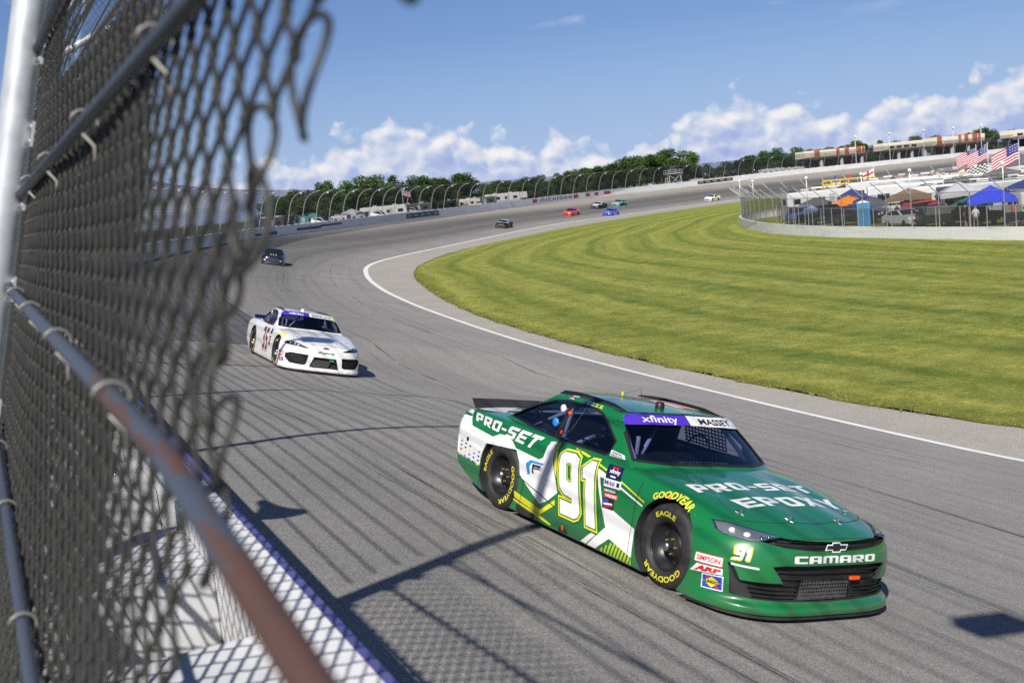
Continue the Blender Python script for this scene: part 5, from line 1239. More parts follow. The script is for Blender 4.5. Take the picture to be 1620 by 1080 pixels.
def far_car(label, x, y, cols, lead=0.0):
    """cols: body, roof, hood, flank, bumper paints"""
    p, n = track_at(x, y); d, i, q = nearest_on(wall_s, p, 0, len(wall_s)); p2, tn, nr = wall_frame(wall_l[i]); f = -tn; f = (f-n*f.dot(n)).normalized(); lft = n.cross(f)
    if lead: f = (Matrix.Rotation(lead, 3, n) @ f).normalized(); lft = n.cross(f)
    M = Matrix((f, lft, n)).transposed().to_4x4(); M.translation = p+n*.004+f*1.3; r = empty('race_car', mw=M); tag(r, label, 'race car', 'racing stock cars')
    b, rf, hd, fl, bp, mk = cols
    inst(FP['body'], r, mats=[b, None]); inst(FP['roof'], r, mats=[rf])
    for k in ('windshield', 'side_window', 'side_window2', 'grille', 'splitter'): inst(FP[k], r)
    inst(FP['spoiler'], r, mats=[fl]); inst(FP['hood_panel'], r, mats=[hd]); inst(FP['flank'], r, mats=[fl]); inst(FP['bumper'], r, mats=[bp])
    if mk: inst(FP['hood_mark'], r, mats=[mk])
    for wx in (0, -2.667):
        inst(FP['wheel'], r, loc=(wx, -.955, .355)); inst(FP['wheel'], r, loc=(wx, .955, .355), rot=(0, 0, math.pi))
    return r
pt = lambda n, c: paint('paint_'+n, c)
P_NAVY = pt('navy', (.006, .007, .034)); P_BLK = mat('paint_black', (.010, .010, .011), .45); P_REDO = pt('red_orange', (.80, .06, .015)); P_BLUE = pt('blue', (.06, .13, .62)); P_PINK = pt('pink', (.80, .12, .30)); P_TEAL = pt('teal', (.10, .48, .45)); P_LIME = pt('lime', (.55, .62, .02)); P_ORG = pt('orange', (.75, .25, .03)); P_GREY = pt('dark_grey', (.10, .10, .11)); P_PURP = pt('purple', (.16, .02, .26))
far_car('small navy blue stock car with lime marks on its hood, beside the fence mesh', -91.14, 28.61, (P_NAVY, P_NAVY, P_BLK, P_NAVY, M_WHITE, M_LIME), R_(4))
far_car('black stock car with orange nose, alone on the bend nearest the grass edge', -161.57, 94.28, (P_BLK, M_WHITE, P_BLK, P_BLK, P_ORG, None))
far_car('bright red stock car left of the three-car pack', -184.28, 123.28, (P_REDO, P_PURP, P_REDO, P_REDO, P_REDO, None))
far_car('black and white stock car high on the far banking', -195.77, 138.24, (P_BLK, M_WHITE, M_WHITE, P_BLK, M_WHITE, None))
far_car('pink and teal stock car at the back of the pack near the wall', -199.92, 146.60, (P_TEAL, P_TEAL, P_PINK, P_BLK, P_PINK, None))
far_car('bright blue stock car low down on the white line', -182.25, 131.36, (P_BLUE, P_BLUE, P_BLUE, P_BLUE, P_BLUE, M_VINYLW))
far_car('white and lime stock car farthest away on the white line', -205.93, 178.07, (M_WHITE, M_WHITE, M_WHITE, P_LIME, M_WHITE, None))
for o in FP.values(): bpy.data.objects.remove(o)

# ------------------------------------------------------------------ infield wall and fence
IWALL = [(40, 47.5), (10, 50.5), (-15, 53.5), (-37.9, 57.3), (-44.7, 58.9), (-51.8, 61.0), (-61.1, 64.1), (-72.9, 69.8), (-86, 78.6), (-94.5, 85.6), (-99.5, 91.5), (-102.2, 98), (-102, 106), (-98, 120), (-90, 142), (-76, 180), (-56, 240)]
iw = [p for p, l in resample([(a, b, 0) for a, b in IWALL], lambda p: 1.2)]; il = [0]
for a, b in zip(iw, iw[1:]): il.append(il[-1]+(b-a).length)
def iwf(l):
    for i in range(len(il)-1):
        if l <= il[i+1]: break
    t = (l-il[i])/(il[i+1]-il[i]); p = iw[i].lerp(iw[i+1], t); tn = flat(iw[min(i+2, len(iw)-1)]-iw[max(i-1, 0)]).normalized(); return p, tn, Vector((-tn.y, tn.x, 0))       # normal to the track side
iroot = empty('infield_wall', (0, 0, 0)); tag(iroot, 'low white concrete wall curving round the infield camping ground', 'wall')
l = 25.0
while l < il[-1]-4:
    V = []; F = []; prof = [(.0, -.6), (.0, .92), (-.22, .92), (-.22, -.6)]
    for k in range(4):
        p, tn, nr = iwf(l+.01+3.98*k/3)
        for o, h in prof: V.append(p+nr*o+Vector((0, 0, -2.3+h)))
    for k in range(3):
        for j in range(4): F.append((k*4+j, k*4+(j+1) % 4, (k+1)*4+(j+1) % 4, (k+1)*4+j))
    F += [(3, 2, 1, 0), (12, 13, 14, 15)]; o = meshobj('wall_panel', V, F, M_BARR, iroot); fix_normals(o); l += 4.0
ifence = empty('infield_fence', (0, 0, 0)); tag(ifence, 'wire mesh fence with outward leaning arms on the infield wall', 'fence')
pm2 = MB(); pm2.tube([(0, 0, -.2), (0, 0, 2.35)], .045, 7); am2 = MB(); am2.tube([(0, 0, 2.3), (1.25, 0, 3.35)], .04, 7); pp0 = aa0 = None; l = 26.0; ends = []
while l < il[-1]-4:
    p, tn, nr = iwf(l); loc = p+nr*-.30+Vector((0, 0, -2.3+.85)); rz = math.atan2(nr.y, nr.x)
    if pp0 is None: pp0 = pm2.build('fence_post', M_GALVD, ifence); aa0 = am2.build('fence_arm', mat('arm_grey', (.42, .43, .44), .5, metal=.2), ifence); a, b = pp0, aa0
    else: a, b = inst(pp0, ifence), inst(aa0, ifence)
    for o in (a, b): o.location = loc; o.rotation_euler = (0, 0, rz)
    ends.append((loc, nr)); l += 3.2
V = []; F = []; n = 3
for loc, nr in ends: V += [loc+Vector((0, 0, -.1)), loc+Vector((0, 0, 2.35)), loc+nr*1.25+Vector((0, 0, 3.35))]
for i in range(len(ends)-1):
    for j in range(2): F.append((i*3+j, i*3+j+1, i*3+4+j, i*3+3+j))
M_SHEET3 = mesh_sheet_mat('infield_fence_mesh', .36); M_SHEET4 = mesh_sheet_mat('infield_arm_mesh', .14); M_SHEET5 = mesh_sheet_mat('camp_fence_mesh', .38)
o = meshobj('fence_mesh', V, F, [M_SHEET3, M_SHEET4], ifence, mids=[i % 2 for i in range(len(F))]); o['kind'] = 'stuff'
MB().tube([loc+Vector((0, 0, 2.35)) for loc, nr in ends], .022, 5).build('fence_rail', M_GALVD, ifence); MB().tube([loc+nr*1.25+Vector((0, 0, 3.35)) for loc, nr in ends], .014, 5).build('fence_cable', M_GALVD, ifence)
lm = MB(); lm.lathe([(0, -.12), (.09, -.12), (.14, .0), (.10, .1), (0, .12)], 12, 'z'); lm.tube([(0, 0, -1.7), (0, 0, -.12)], .03, 6); l0 = None
for i in (17, 20, 22, 25, 31, 36):
    if i < len(ends):
        q = ends[i][0]+Vector((0, 0, 4.0))
        if l0 is None: l0 = lm.build('fence_lamp', MATS['lamp_white'], ifence, True); o = l0
        else: o = inst(l0, ifence)
        o.location = q
# low wire fence with slim posts inside the wall
lf = empty('camp_fence', (0, 0, 0)); tag(lf, 'low wire camp fence with slim steel posts behind the infield wall', 'fence'); pl0 = None; pts = []; l = 30.0
while l < 175:
    p, tn, nr = iwf(l); q = p-nr*4.2; q.z = infield_z(q.x, q.y); pts.append(q)
    if pl0 is None: pl0 = MB().tube([(0, 0, 0), (0, 0, 1.9)], .03, 6).build('fence_post', M_GALV, lf); o = pl0
    else: o = inst(pl0, lf)
    o.location = q; l += 3.0
MB().tube([p+Vector((0, 0, 1.88)) for p in pts], .02, 5).build('fence_rail', M_GALV, lf)
V = []; F = []
for p in pts: V += [p+Vector((0, 0, .05)), p+Vector((0, 0, 1.86))]
F = [(2*i, 2*i+1, 2*i+3, 2*i+2) for i in range(len(pts)-1)]; o = meshobj('fence_mesh', V, F, M_SHEET5, lf); o['kind'] = 'stuff'

# ------------------------------------------------------------------ camping: motorhomes, trailers, canopies, cars
W_WIN = mat('camper_glass', (.015, .018, .025), .08); W_OFF = mat('camper_white', (.62, .62, .61), .35, vary=.08, vscale=.8); W_CREAM = mat('camper_cream', (.66, .62, .52), .4, vary=.08); W_TAN = mat('camper_tan', (.45, .38, .28), .45); W_GRY = mat('camper_grey', (.38, .39, .41), .4, vary=.1); W_DK = mat('camper_dark', (.06, .06, .07), .4); W_TEAL = mat('camper_teal', (.07, .22, .22), .4); W_SILV = mat('camper_silver', (.52, .53, .55), .3, metal=.4)
def rounded_box(b, c, d, r=.12, mi=0, slope_front=0.0):
    """box with rounded long top edges; slope_front leans the +x face"""
    L, Wd, H = d; prof = []
    for s in (1, -1):
        for k in range(4):
            a = (k/3)*math.pi/2; prof.append((s*(Wd/2-r)+ (s*r*math.cos(a) if s == 1 else -r*math.sin(a)), H/2-r+(r*math.sin(a) if s == 1 else r*math.cos(a))))
    prof = [(Wd/2, -H/2)]+prof+[(-Wd/2, -H/2)]; n = len(prof); v = []
    for sx in (-1, 1):
        for y, z in prof: v.append(Vector((sx*L/2-(slope_front*(z+H/2)/H if sx == 1 else 0)+c[0], y+c[1], z+c[2])))
    f = [tuple(range(n)), tuple(reversed(range(n, 2*n)))]+[(i, n+i, n+(i+1) % n, (i+1) % n) for i in range(n)]
    b.add(v, f, mi)
RVK = {}; ROOFS = [mat('roof_grey', (.16, .16, .17), .8), W_DK, mat('roof_buff', (.17, .15, .13), .8), W_GRY]
def rv_parts(kind):
    """dict of part name -> list of (mesh object template, default material)"""
    if kind in RVK: return RVK[kind]
    L, Wd, H = {'bus': (10.5, 2.5, 2.75), 'trailer': (7.6, 2.4, 2.45), 'fifth': (9.6, 2.45, 2.9), 'classc': (7.4, 2.4, 2.35), 'pop': (4.6, 2.1, 1.7)}[kind]; base = {'bus': .45, 'trailer': .6, 'fifth': .65, 'classc': .62, 'pop': .5}[kind]; parts = []
    b = MB(); rounded_box(b, (0, 0, base+H/2), (L, Wd, H), .18, 0, {'bus': .35, 'trailer': -.35, 'fifth': .2, 'classc': .1, 'pop': .0}[kind])
    if kind == 'classc': b.box((L/2+.55, 0, base+.55), (1.5, 2.1, 1.1)); b.box((L/2+.35, 0, base+H-.45), (1.3, 2.3, .85))
    if kind == 'fifth': b.box((L/2+.9, 0, base+H-.85), (1.9, 2.4, 1.6))
    parts.append(('body', b.build('body', W_OFF), 0))
    for s in (1, -1):
        n = 4 if L > 9 else 3
        for k in range(n):
            x = -L*.36+L*.72*k/(n-1); w = MB(); w.box((x, s*(Wd/2+.008), base+H*.58), (L*.11, .02, H*.24)); parts.append(('window', w.build('window', W_WIN), None))
        w = MB(); w.box((L*.16, s*(Wd/2+.012), base+H*.44), (.65, .02, H*.72)); parts.append(('door', w.build('door', W_GRY), None))
        st = MB(); st.box((0, s*(Wd/2+.006), base+H*.30), (L*.96, .012, H*.09)); parts.append(('stripe', st.build('stripe', W_TAN), 1))
    w = MB()
    if kind in ('bus',): w.add([(L/2-.32+.01, -1.1, base+H*.48), (L/2-.32+.01+.0, 1.1, base+H*.48), (L/2-.35+.02-.10, 1.05, base+H*.9), (L/2-.35+.02-.10, -1.05, base+H*.9)], [(0, 1, 2, 3)]); w.v = [v+Vector((.14, 0, 0)) for v in w.v]
    elif kind == 'classc': w.box((L/2+.75, 0, base+1.25), (.5, 1.9, .55))
    else: w.box((-L/2-.01, 0, base+H*.6), (.02, 1.3, H*.25))
    parts.append(('windshield', w.build('windshield', W_WIN), None))
    rf = MB(); rf.box((-.05, 0, base+H+.012), (L*.94, Wd*.84, .03))
    for k in range(5): rf.box((-L*.4+L*.2*k, (.45 if k % 2 else -.4), base+H+.08), (.45, .45, .14))
    rf.tube([(-L*.45, -Wd*.34, base+H+.16), (L*.4, -Wd*.34, base+H+.16)], .03, 4); rf.tube([(-L*.45, Wd*.34, base+H+.16), (L*.4, Wd*.34, base+H+.16)], .03, 4); parts.append(('roof', rf.build('roof', W_GRY), 3))
    for x in ((-L*.2, L*.22) if L > 7 else (0,)): a = MB(); rounded_box(a, (x, 0, base+H+.13), (.95, .75, .28), .08); parts.append(('roof_unit', a.build('roof_unit', W_OFF), None))
    for x in ((-L*.28, L*.34) if kind in ('bus', 'classc') else (-L*.08, L*.03)):
        for s in (1, -1): wh = MB(); wh.lathe([(0, .14), (.2, .14), (.24, .1), (.38, .12), (.40, 0), (.38, -.12), (0, -.12)], 14, 'y', (x, s*(Wd/2-.16), .40)); parts.append(('wheel', wh.build('wheel', M_RUB, None, True), None))
    aw = MB(); aw.add([(-L*.3, Wd/2, base+H*.93), (L*.25, Wd/2, base+H*.93), (L*.25, Wd/2+2.3, base+H*.74), (-L*.3, Wd/2+2.3, base+H*.74), (-L*.3, Wd/2, base+H*.91), (L*.25, Wd/2, base+H*.91), (L*.25, Wd/2+2.3, base+H*.72), (-L*.3, Wd/2+2.3, base+H*.72)], [(0, 1, 2, 3), (7, 6, 5, 4), (0, 4, 5, 1), (1, 5, 6, 2), (2, 6, 7, 3), (3, 7, 4, 0)])
    aw.tube([(-L*.29, Wd/2+2.28, base+H*.73), (-L*.29, Wd/2+.02, base+H*.3)], .03, 5); aw.tube([(L*.24, Wd/2+2.28, base+H*.73), (L*.24, Wd/2+.02, base+H*.3)], .03, 5); parts.append(('awning', aw.build('awning', W_DK), 2))
    RVK[kind] = parts; return parts
def rv(kind, label, x, y, rot, body, stripe, awn=None, z=None, grp='campers in the infield'):
    zz = infield_z(x, y) if z is None else z; r = empty({'bus': 'motorhome', 'classc': 'motorhome', 'trailer': 'travel_trailer', 'fifth': 'travel_trailer', 'pop': 'cargo_trailer'}[kind], (x, y, zz), R_(rot)); tag(r, label, 'motorhome' if kind in ('bus', 'classc') else 'trailer', grp)
    for nm, o, slot in rv_parts(kind):
        if nm == 'awning' and awn is None: continue
        inst(o, r, mats=[{0: body, 1: stripe, 2: awn, 3: ROOFS[int(abs(x)*7+abs(y)*3) % 4]}[slot]] if slot is not None else None)
    return r
T_ = mat('tent_blue', (.03, .06, .62), .7, vary=.1); TENT = {'blue': T_, 'orange': mat('tent_orange', (.80, .24, .02), .7), 'brown': mat('tent_brown', (.19, .12, .08), .8), 'grey': mat('tent_grey', (.42, .41, .45), .8), 'dark': mat('tent_dark', (.10, .10, .115), .8), 'white': mat('tent_white', (.72, .72, .74), .7), 'green': mat('tent_green', (.03, .12, .10), .8), 'navy': mat('tent_navy', (.03, .04, .16), .8)}
def canopy(label, x, y, rot, col, s=3.4, h=2.15, pk=1.15, z=None):
    s *= .78; pk *= .8
    zz = infield_z(x, y) if z is None else z; r = empty('canopy', (x, y, zz), R_(rot)); tag(r, label, 'canopy', 'pop-up canopies'); a = s/2; V = []; F = []; N = 8
    def top(u, v):
        d = max(abs(u), abs(v)); return h+pk*(1-d)**.85-.10*(1-(abs(u)-abs(v))**2)*d
    for i in range(N+1):
        for j in range(N+1): u, v = -1+2*i/N, -1+2*j/N; V.append((u*a*1.06, v*a*1.06, top(u, v)))
    for i in range(N):
        for j in range(N): F.append((i*(N+1)+j, (i+1)*(N+1)+j, (i+1)*(N+1)+j+1, i*(N+1)+j+1))
    n = len(V); ring = [(i, 0) for i in range(N)]+[(N, j) for j in range(N)]+[(N-i, N) for i in range(N)]+[(0, N-j) for j in range(N)]
    for i, j in ring: p = V[i*(N+1)+j]; V.append((p[0], p[1], p[2]-.28))
    for k in range(len(ring)): a0, b0 = ring[k], ring[(k+1) % len(ring)]; F.append((a0[0]*(N+1)+a0[1], b0[0]*(N+1)+b0[1], n+(k+1) % len(ring), n+k))
    meshobj('canopy_top', V, F, TENT[col], r)
    for sx in (-1, 1):
        for sy in (-1, 1): MB().tube([(sx*a, sy*a, 0), (sx*a, sy*a, h)], .03, 6).build('canopy_leg', M_GALV, r)
    return r
CARK = {}
def road_car_parts(kind):
    if kind in CARK: return CARK[kind]
    L, Wd, H = {'sedan': (4.5, 1.8, 1.45), 'suv': (4.8, 1.95, 1.8), 'pickup': (5.6, 2.0, 1.85)}[kind]; g = .22
    side = {'sedan': [(-2.25, .55), (-2.2, .95), (-1.75, 1.02), (-1.1, 1.40), (.15, 1.44), (1.0, 1.0), (2.0, .86), (2.25, .62), (2.22, .35), (-2.2, .35)], 'suv': [(-2.4, .6), (-2.38, 1.1), (-2.15, 1.74), (.2, 1.80), (1.0, 1.15), (2.15, 1.02), (2.4, .75), (2.38, .4), (-2.38, .4)], 'pickup': [(-2.8, .65), (-2.8, 1.12), (-.75, 1.12), (-.6, 1.82), (.75, 1.84), (1.35, 1.22), (2.6, 1.1), (2.8, .8), (2.78, .45), (-2.78, .45)]}[kind]
    b = MB(); hw = Wd/2; n = len(side); v = []
    for y, inset in ((-hw, 0), (-hw+.03, 0), (hw-.03, 0), (hw, 0)):
        for x, z in side:
            k = .80 if z > 1.18 else 1.0; v.append(Vector((x, y*k, z)))
    f = [tuple(range(n)), tuple(reversed(range(3*n, 4*n)))]
    for q in range(3): f += [(q*n+i, (q+1)*n+i, (q+1)*n+(i+1) % n, q*n+(i+1) % n) for i in range(n)]
    b.add(v, f); o = b.build('body', W_OFF); fix_normals(o); parts = [('body', o, 0)]
    gw = {'sedan': [(-1.55, 1.04), (-1.0, 1.36), (.1, 1.39), (.82, 1.04)], 'suv': [(-2.1, 1.18), (-1.98, 1.66), (.15, 1.72), (.82, 1.2)], 'pickup': [(-.55, 1.24), (-.45, 1.74), (.68, 1.76), (1.18, 1.26)]}[kind]
    for s in (-1, 1):
        w = MB(); ym = [hw*(.80 if z > 1.18 else (1.0 if kind != 'sedan' else .99)) for x, z in gw]
        vv = [Vector((x, s*(hw*.80+.012 if z > 1.18 else hw*(.80+.2*(1.18-z)/.16 if False else .82)+.02), z)) for x, z in gw]; vv = [Vector((p.x, s*(hw+.006) if p.z <= 1.18 else s*(hw*.80+.03), p.z)) for p in vv]
        w.add(vv, [(0, 1, 2, 3)]); parts.append(('window', w.build('window', W_WIN), None))
    a, c = {'sedan': ((.2, 1.42), (.98, 1.03)), 'suv': ((.25, 1.77), (.98, 1.19)), 'pickup': ((.8, 1.81), (1.33, 1.25))}[kind]; w = MB(); w.add([(a[0]+.02, -hw*.72, a[1]), (a[0]+.02, hw*.72, a[1]), (c[0]+.02, hw*.88, c[1]+.02), (c[0]+.02, -hw*.88, c[1]+.02)], [(0, 1, 2, 3)]); parts.append(('windshield', w.build('windshield', W_WIN), None))
    xf = side[-3][0] if kind == 'sedan' else side[-3][0]
    for s in (-1, 1):
        w = MB(); w.box((L/2-.04, s*hw*.72, .70 if kind == 'sedan' else .85), (.12, .36, .14)); parts.append(('headlight', w.build('headlight', M_LED), None))
        for x in (-L*.30, L*.30): wh = MB(); wh.lathe([(0, .12), (.19, .12), (.22, .08), (.31, .10), (.33, 0), (.31, -.1), (0, -.1)], 16, 'y', (x, s*(hw-.08), .33)); parts.append(('wheel', wh.build('wheel', M_RUB, None, True), None))
    w = MB(); w.box((L/2-.005, 0, .55 if kind == 'sedan' else .68), (.05, Wd*.62, .2)); parts.append(('grille', w.build('grille', M_MATT), None)); CARK[kind] = parts; return parts
def road_car(kind, label, x, y, rot, paintm, z=None):
    zz = infield_z(x, y) if z is None else z; r = empty('parked_car', (x, y, zz), R_(rot)); tag(r, label, 'car', 'parked road cars')
    for nm, o, slot in road_car_parts(kind): inst(o, r, mats=[paintm] if slot == 0 else None)
    return r
C_SILV = paint('paint_silver', (.50, .51, .53)); C_WHT = paint('paint_car_white', (.74, .74, .75)); C_RED = paint('paint_car_red', (.45, .03, .03)); C_BLK = P_BLK; C_BLUE = paint('paint_car_blue', (.05, .10, .30))
# first row behind the fence
road_car('sedan', 'white sedan parked just behind the infield wall, below the brown canopy', -59.9, 72.6, -20, C_WHT)
pot = empty('portable_toilet', (-66.2, 74.6, infield_z(-66.2, 74.6)), R_(-44)); tag(pot, 'sky blue portable toilet cabin behind the infield wall', 'portable toilet')
bq = MB(); bq.box((0, 0, 1.05), (1.1, 1.1, 2.1)); bq.build('cabin', mat('toilet_blue', (.06, .32, .62), .5), pot); bq = MB(); bq.add([(-.58, -.58, 2.1), (.58, -.58, 2.1), (.58, .58, 2.1), (-.58, .58, 2.1), (-.5, 0, 2.32), (.5, 0, 2.32)], [(0, 1, 5, 4), (1, 2, 5), (2, 3, 4, 5), (3, 0, 4), (3, 2, 1, 0)]); bq.build('roof', mat('toilet_roof', (.70, .72, .74), .5), pot); bq = MB(); bq.box((.56, 0, 1.02), (.03, .72, 1.9)); bq.build('door', mat('toilet_door', (.05, .26, .52), .5), pot)
canopy('bright blue pop-up canopy at the right behind the infield wall', -49.6, 70.0, 40, 'blue', 4.2, 2.1, 1.2)
canopy('orange canopy left of the blue portable toilet', -78.6, 86.2, 30, 'orange', 4.0, 1.7, .9)
canopy('brown canopy above the white sedan', -66.0, 80.5, 38, 'brown', 4.6, 2.2, .95)
canopy('lilac grey canopy between the white sedan and the blue canopy', -57.6, 76.8, 46, 'grey', 4.4, 2.4, 1.1)
canopy('dark green tent canopy beside the lilac grey one', -54.0, 73.4, 20, 'green', 3.2, 1.6, .8)
canopy('charcoal canopy at the far right under the largest flag', -68.0, 104.5, 40, 'dark', 5.6, 4.1, 1.3, -2.3)
canopy('second charcoal canopy left of the large flag', -76.5, 111.5, 38, 'dark', 5.4, 3.9, 1.3, -2.3)
canopy('white gazebo canopy deep among the trailers', -97.0, 118.0, 40, 'white', 4.0, 2.6, 1.1)
canopy('navy canopy beside the white trailers', -82.0, 90.5, 42, 'navy', 3.8, 2.2, 1.0)
for i, (k, x, y, rot, bm_, sm, aw, lab) in enumerate((
    ('trailer', -87.5, 91.0, 62, W_OFF, W_DK, None, 'white travel trailer with a dark stripe, leftmost behind the orange canopy'),
    ('fifth', -80.2, 94.8, 40, W_OFF, W_TAN, TENT['navy'], 'long white trailer behind the orange canopy with a navy awning'),
    ('bus', -71.5, 89.0, 44, W_OFF, W_DK, None, 'white motorhome with dark windows behind the brown canopy'),
    ('classc', -63.5, 84.0, 220, W_OFF, W_DK, W_DK, 'white cab-over motorhome behind the lilac grey canopy'),
    ('trailer', -56.5, 80.8, 36, W_GRY, W_DK, None, 'grey trailer right behind the blue canopy'),
    ('pop', -50.0, 76.4, 70, W_OFF, W_DK, None, 'small white cargo trailer at the right behind the blue canopy'),
    ('bus', -95.5, 105.5, 50, W_CREAM, W_TAN, None, 'cream motorhome in the second row at the left'),
    ('fifth', -85.0, 102.5, 40, W_TAN, W_DK, W_DK, 'tan long trailer in the second row with a black awning'),
    ('trailer', -76.0, 99.0, 38, W_OFF, W_GRY, None, 'white trailer with grey stripe in the second row'),
    ('bus', -66.0, 93.5, 46, W_DK, W_SILV, None, 'black motorhome in the second row at the right'),
    ('classc', -60.0, 90.0, 200, W_OFF, W_TAN, None, 'white cab-over motorhome in the second row at the far right'),
    ('trailer', -103.5, 118.5, 44, W_OFF, W_DK, None, 'white trailer at the left end of the third row'),
    ('bus', -92.0, 113.5, 40, W_DK, W_GRY, None, 'black motorhome in the middle of the third row'),
    ('fifth', -82.0, 117.0, 42, W_GRY, W_DK, None, 'grey long trailer in the third row behind the flags'),
    ('trailer', -72.5, 112.0, 40, W_OFF, W_TAN, W_TAN, 'white trailer with tan awning in the third row at the right'),
    ('bus', -108.0, 132.0, 46, W_TAN, W_CREAM, None, 'tan motorhome in the back row at the left'),
    ('fifth', -98.0, 131.0, 40, W_DK, W_GRY, None, 'dark long trailer in the middle of the back row'),
    ('classc', -88.5, 129.0, 30, W_OFF, W_GRY, None, 'white cab-over motorhome in the back row'),
    ('trailer', -80.0, 127.0, 44, W_OFF, W_DK, None, 'white trailer at the right end of the back row'),
    ('trailer', -112.0, 146.0, 40, W_OFF, W_GRY, None, 'white trailer farthest back at the left'),
    ('bus', -101.0, 147.0, 42, W_GRY, W_DK, None, 'grey motorhome farthest back in the middle'),
    ('fifth', -91.0, 146.0, 38, W_OFF, W_TAN, None, 'white long trailer farthest back at the right'))):
    rv(k, lab, x, y, rot, bm_, sm, aw)
for k, x, y, rot, p_, lab in (('pickup', -84.5, 97.0, 130, C_WHT, 'white pickup between the first two rows of trailers at the left'), ('suv', -90.5, 94.8, 210, C_BLK, 'black sport utility car at the left end of the camp'), ('pickup', -69.0, 96.5, 20, C_BLK, 'black pickup in front of the second row'), ('suv', -62.5, 79.0, 60, C_RED, 'dark red sport utility car behind the lilac canopy'), ('sedan', -88.8, 109.0, 40, C_SILV, 'silver sedan between the second and third rows'), ('pickup', -78.0, 106.0, 200, C_WHT, 'white pickup with a tall cab below the flags'), ('suv', -73.6, 83.4, 100, C_BLUE, 'blue sport utility car beside the brown canopy'), ('pickup', -52.2, 71.2, 150, C_BLK, 'black pickup in the shade beside the blue canopy'), ('sedan', -98.0, 124.0, 20, C_WHT, 'white sedan deep in the camp beside the gazebo')):
    road_car(k, lab, x, y, rot, p_)
for i, (x, y, rot, col, s_, h_, lab) in enumerate((
    (-83.5, 86.5, 35, 'dark', 3.6, 1.9, 'black canopy left of the orange canopy behind the low fence'), (-74.8, 84.8, 40, 'navy', 3.4, 1.9, 'navy canopy between the orange and brown canopies'), (-70.0, 80.0, 45, 'dark', 3.2, 1.8, 'low black shelter beside the portable toilet'),
    (-61.5, 81.8, 42, 'dark', 3.8, 2.3, 'black canopy between the brown and lilac canopies'), (-52.8, 78.6, 40, 'navy', 3.6, 2.5, 'navy canopy behind the blue canopy at the right'), (-46.0, 72.2, 38, 'dark', 3.8, 2.2, 'black canopy at the right edge beside the blue canopy'),
    (-90.0, 98.5, 42, 'dark', 4.2, 2.9, 'black canopy below the yellow viewing platform'), (-79.0, 101.5, 42, 'brown', 4.0, 3.0, 'brown canopy among the second row of trailers'), (-70.5, 100.0, 40, 'dark', 4.6, 3.2, 'black canopy among the second row at the right'),
    (-88.0, 121.0, 42, 'dark', 4.6, 3.4, 'black canopy in the third row left of the flags'), (-64.5, 98.0, 40, 'grey', 4.2, 3.1, 'grey canopy at the right of the second row'), (-95.0, 111.5, 42, 'green', 4.0, 3.0, 'green canopy in the third row at the left'))):
    canopy(lab, x, y, rot, col, s_, h_, .7)
for k, x, y, rot, p_, lab in (('suv', -69.6, 77.2, 30, C_BLK, 'black sport utility car left of the portable toilet'), ('pickup', -76.0, 80.4, 60, C_BLK, 'black pickup beside the orange canopy'), ('suv', -81.6, 83.8, 40, C_BLUE, 'dark blue sport utility car at the left of the front row'), ('sedan', -86.0, 88.4, 70, C_BLK, 'black sedan at the left end of the front row'), ('suv', -55.8, 71.0, 140, C_BLK, 'black sport utility car right of the white sedan'), ('pickup', -43.5, 68.0, 35, C_BLK, 'black pickup at the right edge of the camp'), ('suv', -67.6, 86.0, 20, P_GREY, 'grey sport utility car behind the brown canopy'), ('pickup', -58.0, 84.8, 40, P_GREY, 'grey pickup behind the black canopy'), ('suv', -87.2, 114.6, 30, C_BLK, 'black sport utility car in the third row'), ('pickup', -74.2, 104.2, 44, C_BLK, 'black pickup among the trailers below the flags')):
    road_car(k, lab, x, y, rot, p_)
# the rest of the packed camp: vehicles and trailers row on row
rc = random.Random(21); taken = [(o.location.x, o.location.y, 4.3 if o['category'] in ('motorhome', 'trailer') else 2.2) for o in bpy.data.objects if o.type == 'EMPTY' and o.get('category') in ('motorhome', 'trailer', 'car') and o.location.x > -130]
KINDS = [('suv', C_BLK, 'black sport utility car'), ('pickup', C_WHT, 'white pickup'), ('sedan', C_SILV, 'silver sedan'), ('suv', P_GREY, 'dark grey sport utility car'), ('pickup', C_RED, 'red pickup'), ('sedan', C_WHT, 'white sedan'), ('pickup', C_BLUE, 'dark blue pickup'), ('rvt', W_DK, 'dark trailer'), ('rvt', W_OFF, 'white trailer'), ('rvc', W_GRY, 'grey cab-over motorhome'), ('rvp', W_OFF, 'small white cargo trailer'), ('tent', 'dark', 'small black canopy'), ('tent', 'white', 'small white canopy'), ('tent', 'navy', 'small navy canopy')]
infill = []
for ri, D in enumerate((112, 126, 141, 157, 174, 192, 212)):
    n_in = 0
    for ci in range(9):
        a = R_(133.2-1.28*ci+rc.uniform(-.35, .35)); d = D+rc.uniform(-4, 4); x, y = CAM_POS.x+d*math.cos(a), CAM_POS.y+d*math.sin(a); kd, mm, txt = KINDS[rc.randrange(len(KINDS))]; rad = 4.0 if kd.startswith('rv') else 2.1
        if any(math.hypot(x-tx, y-ty) < rad+tr_ for tx, ty, tr_ in taken) or n_in >= 15: continue
        taken.append((x, y, rad)); lab = txt; n_in += 1; rot = 41+rc.choice((0, 90, 180))+rc.uniform(-20, 20)
        if kd == 'tent': o = canopy(lab, x, y, rot, mm, 3.6, 2.2, .9)
        elif kd.startswith('rv'): o = rv({'rvt': 'trailer', 'rvc': 'classc', 'rvp': 'pop'}[kd], lab, x, y, rot, mm, W_DK)
        else: o = road_car(kd, lab, x, y, rot, mm)
        infill.append((o, txt))
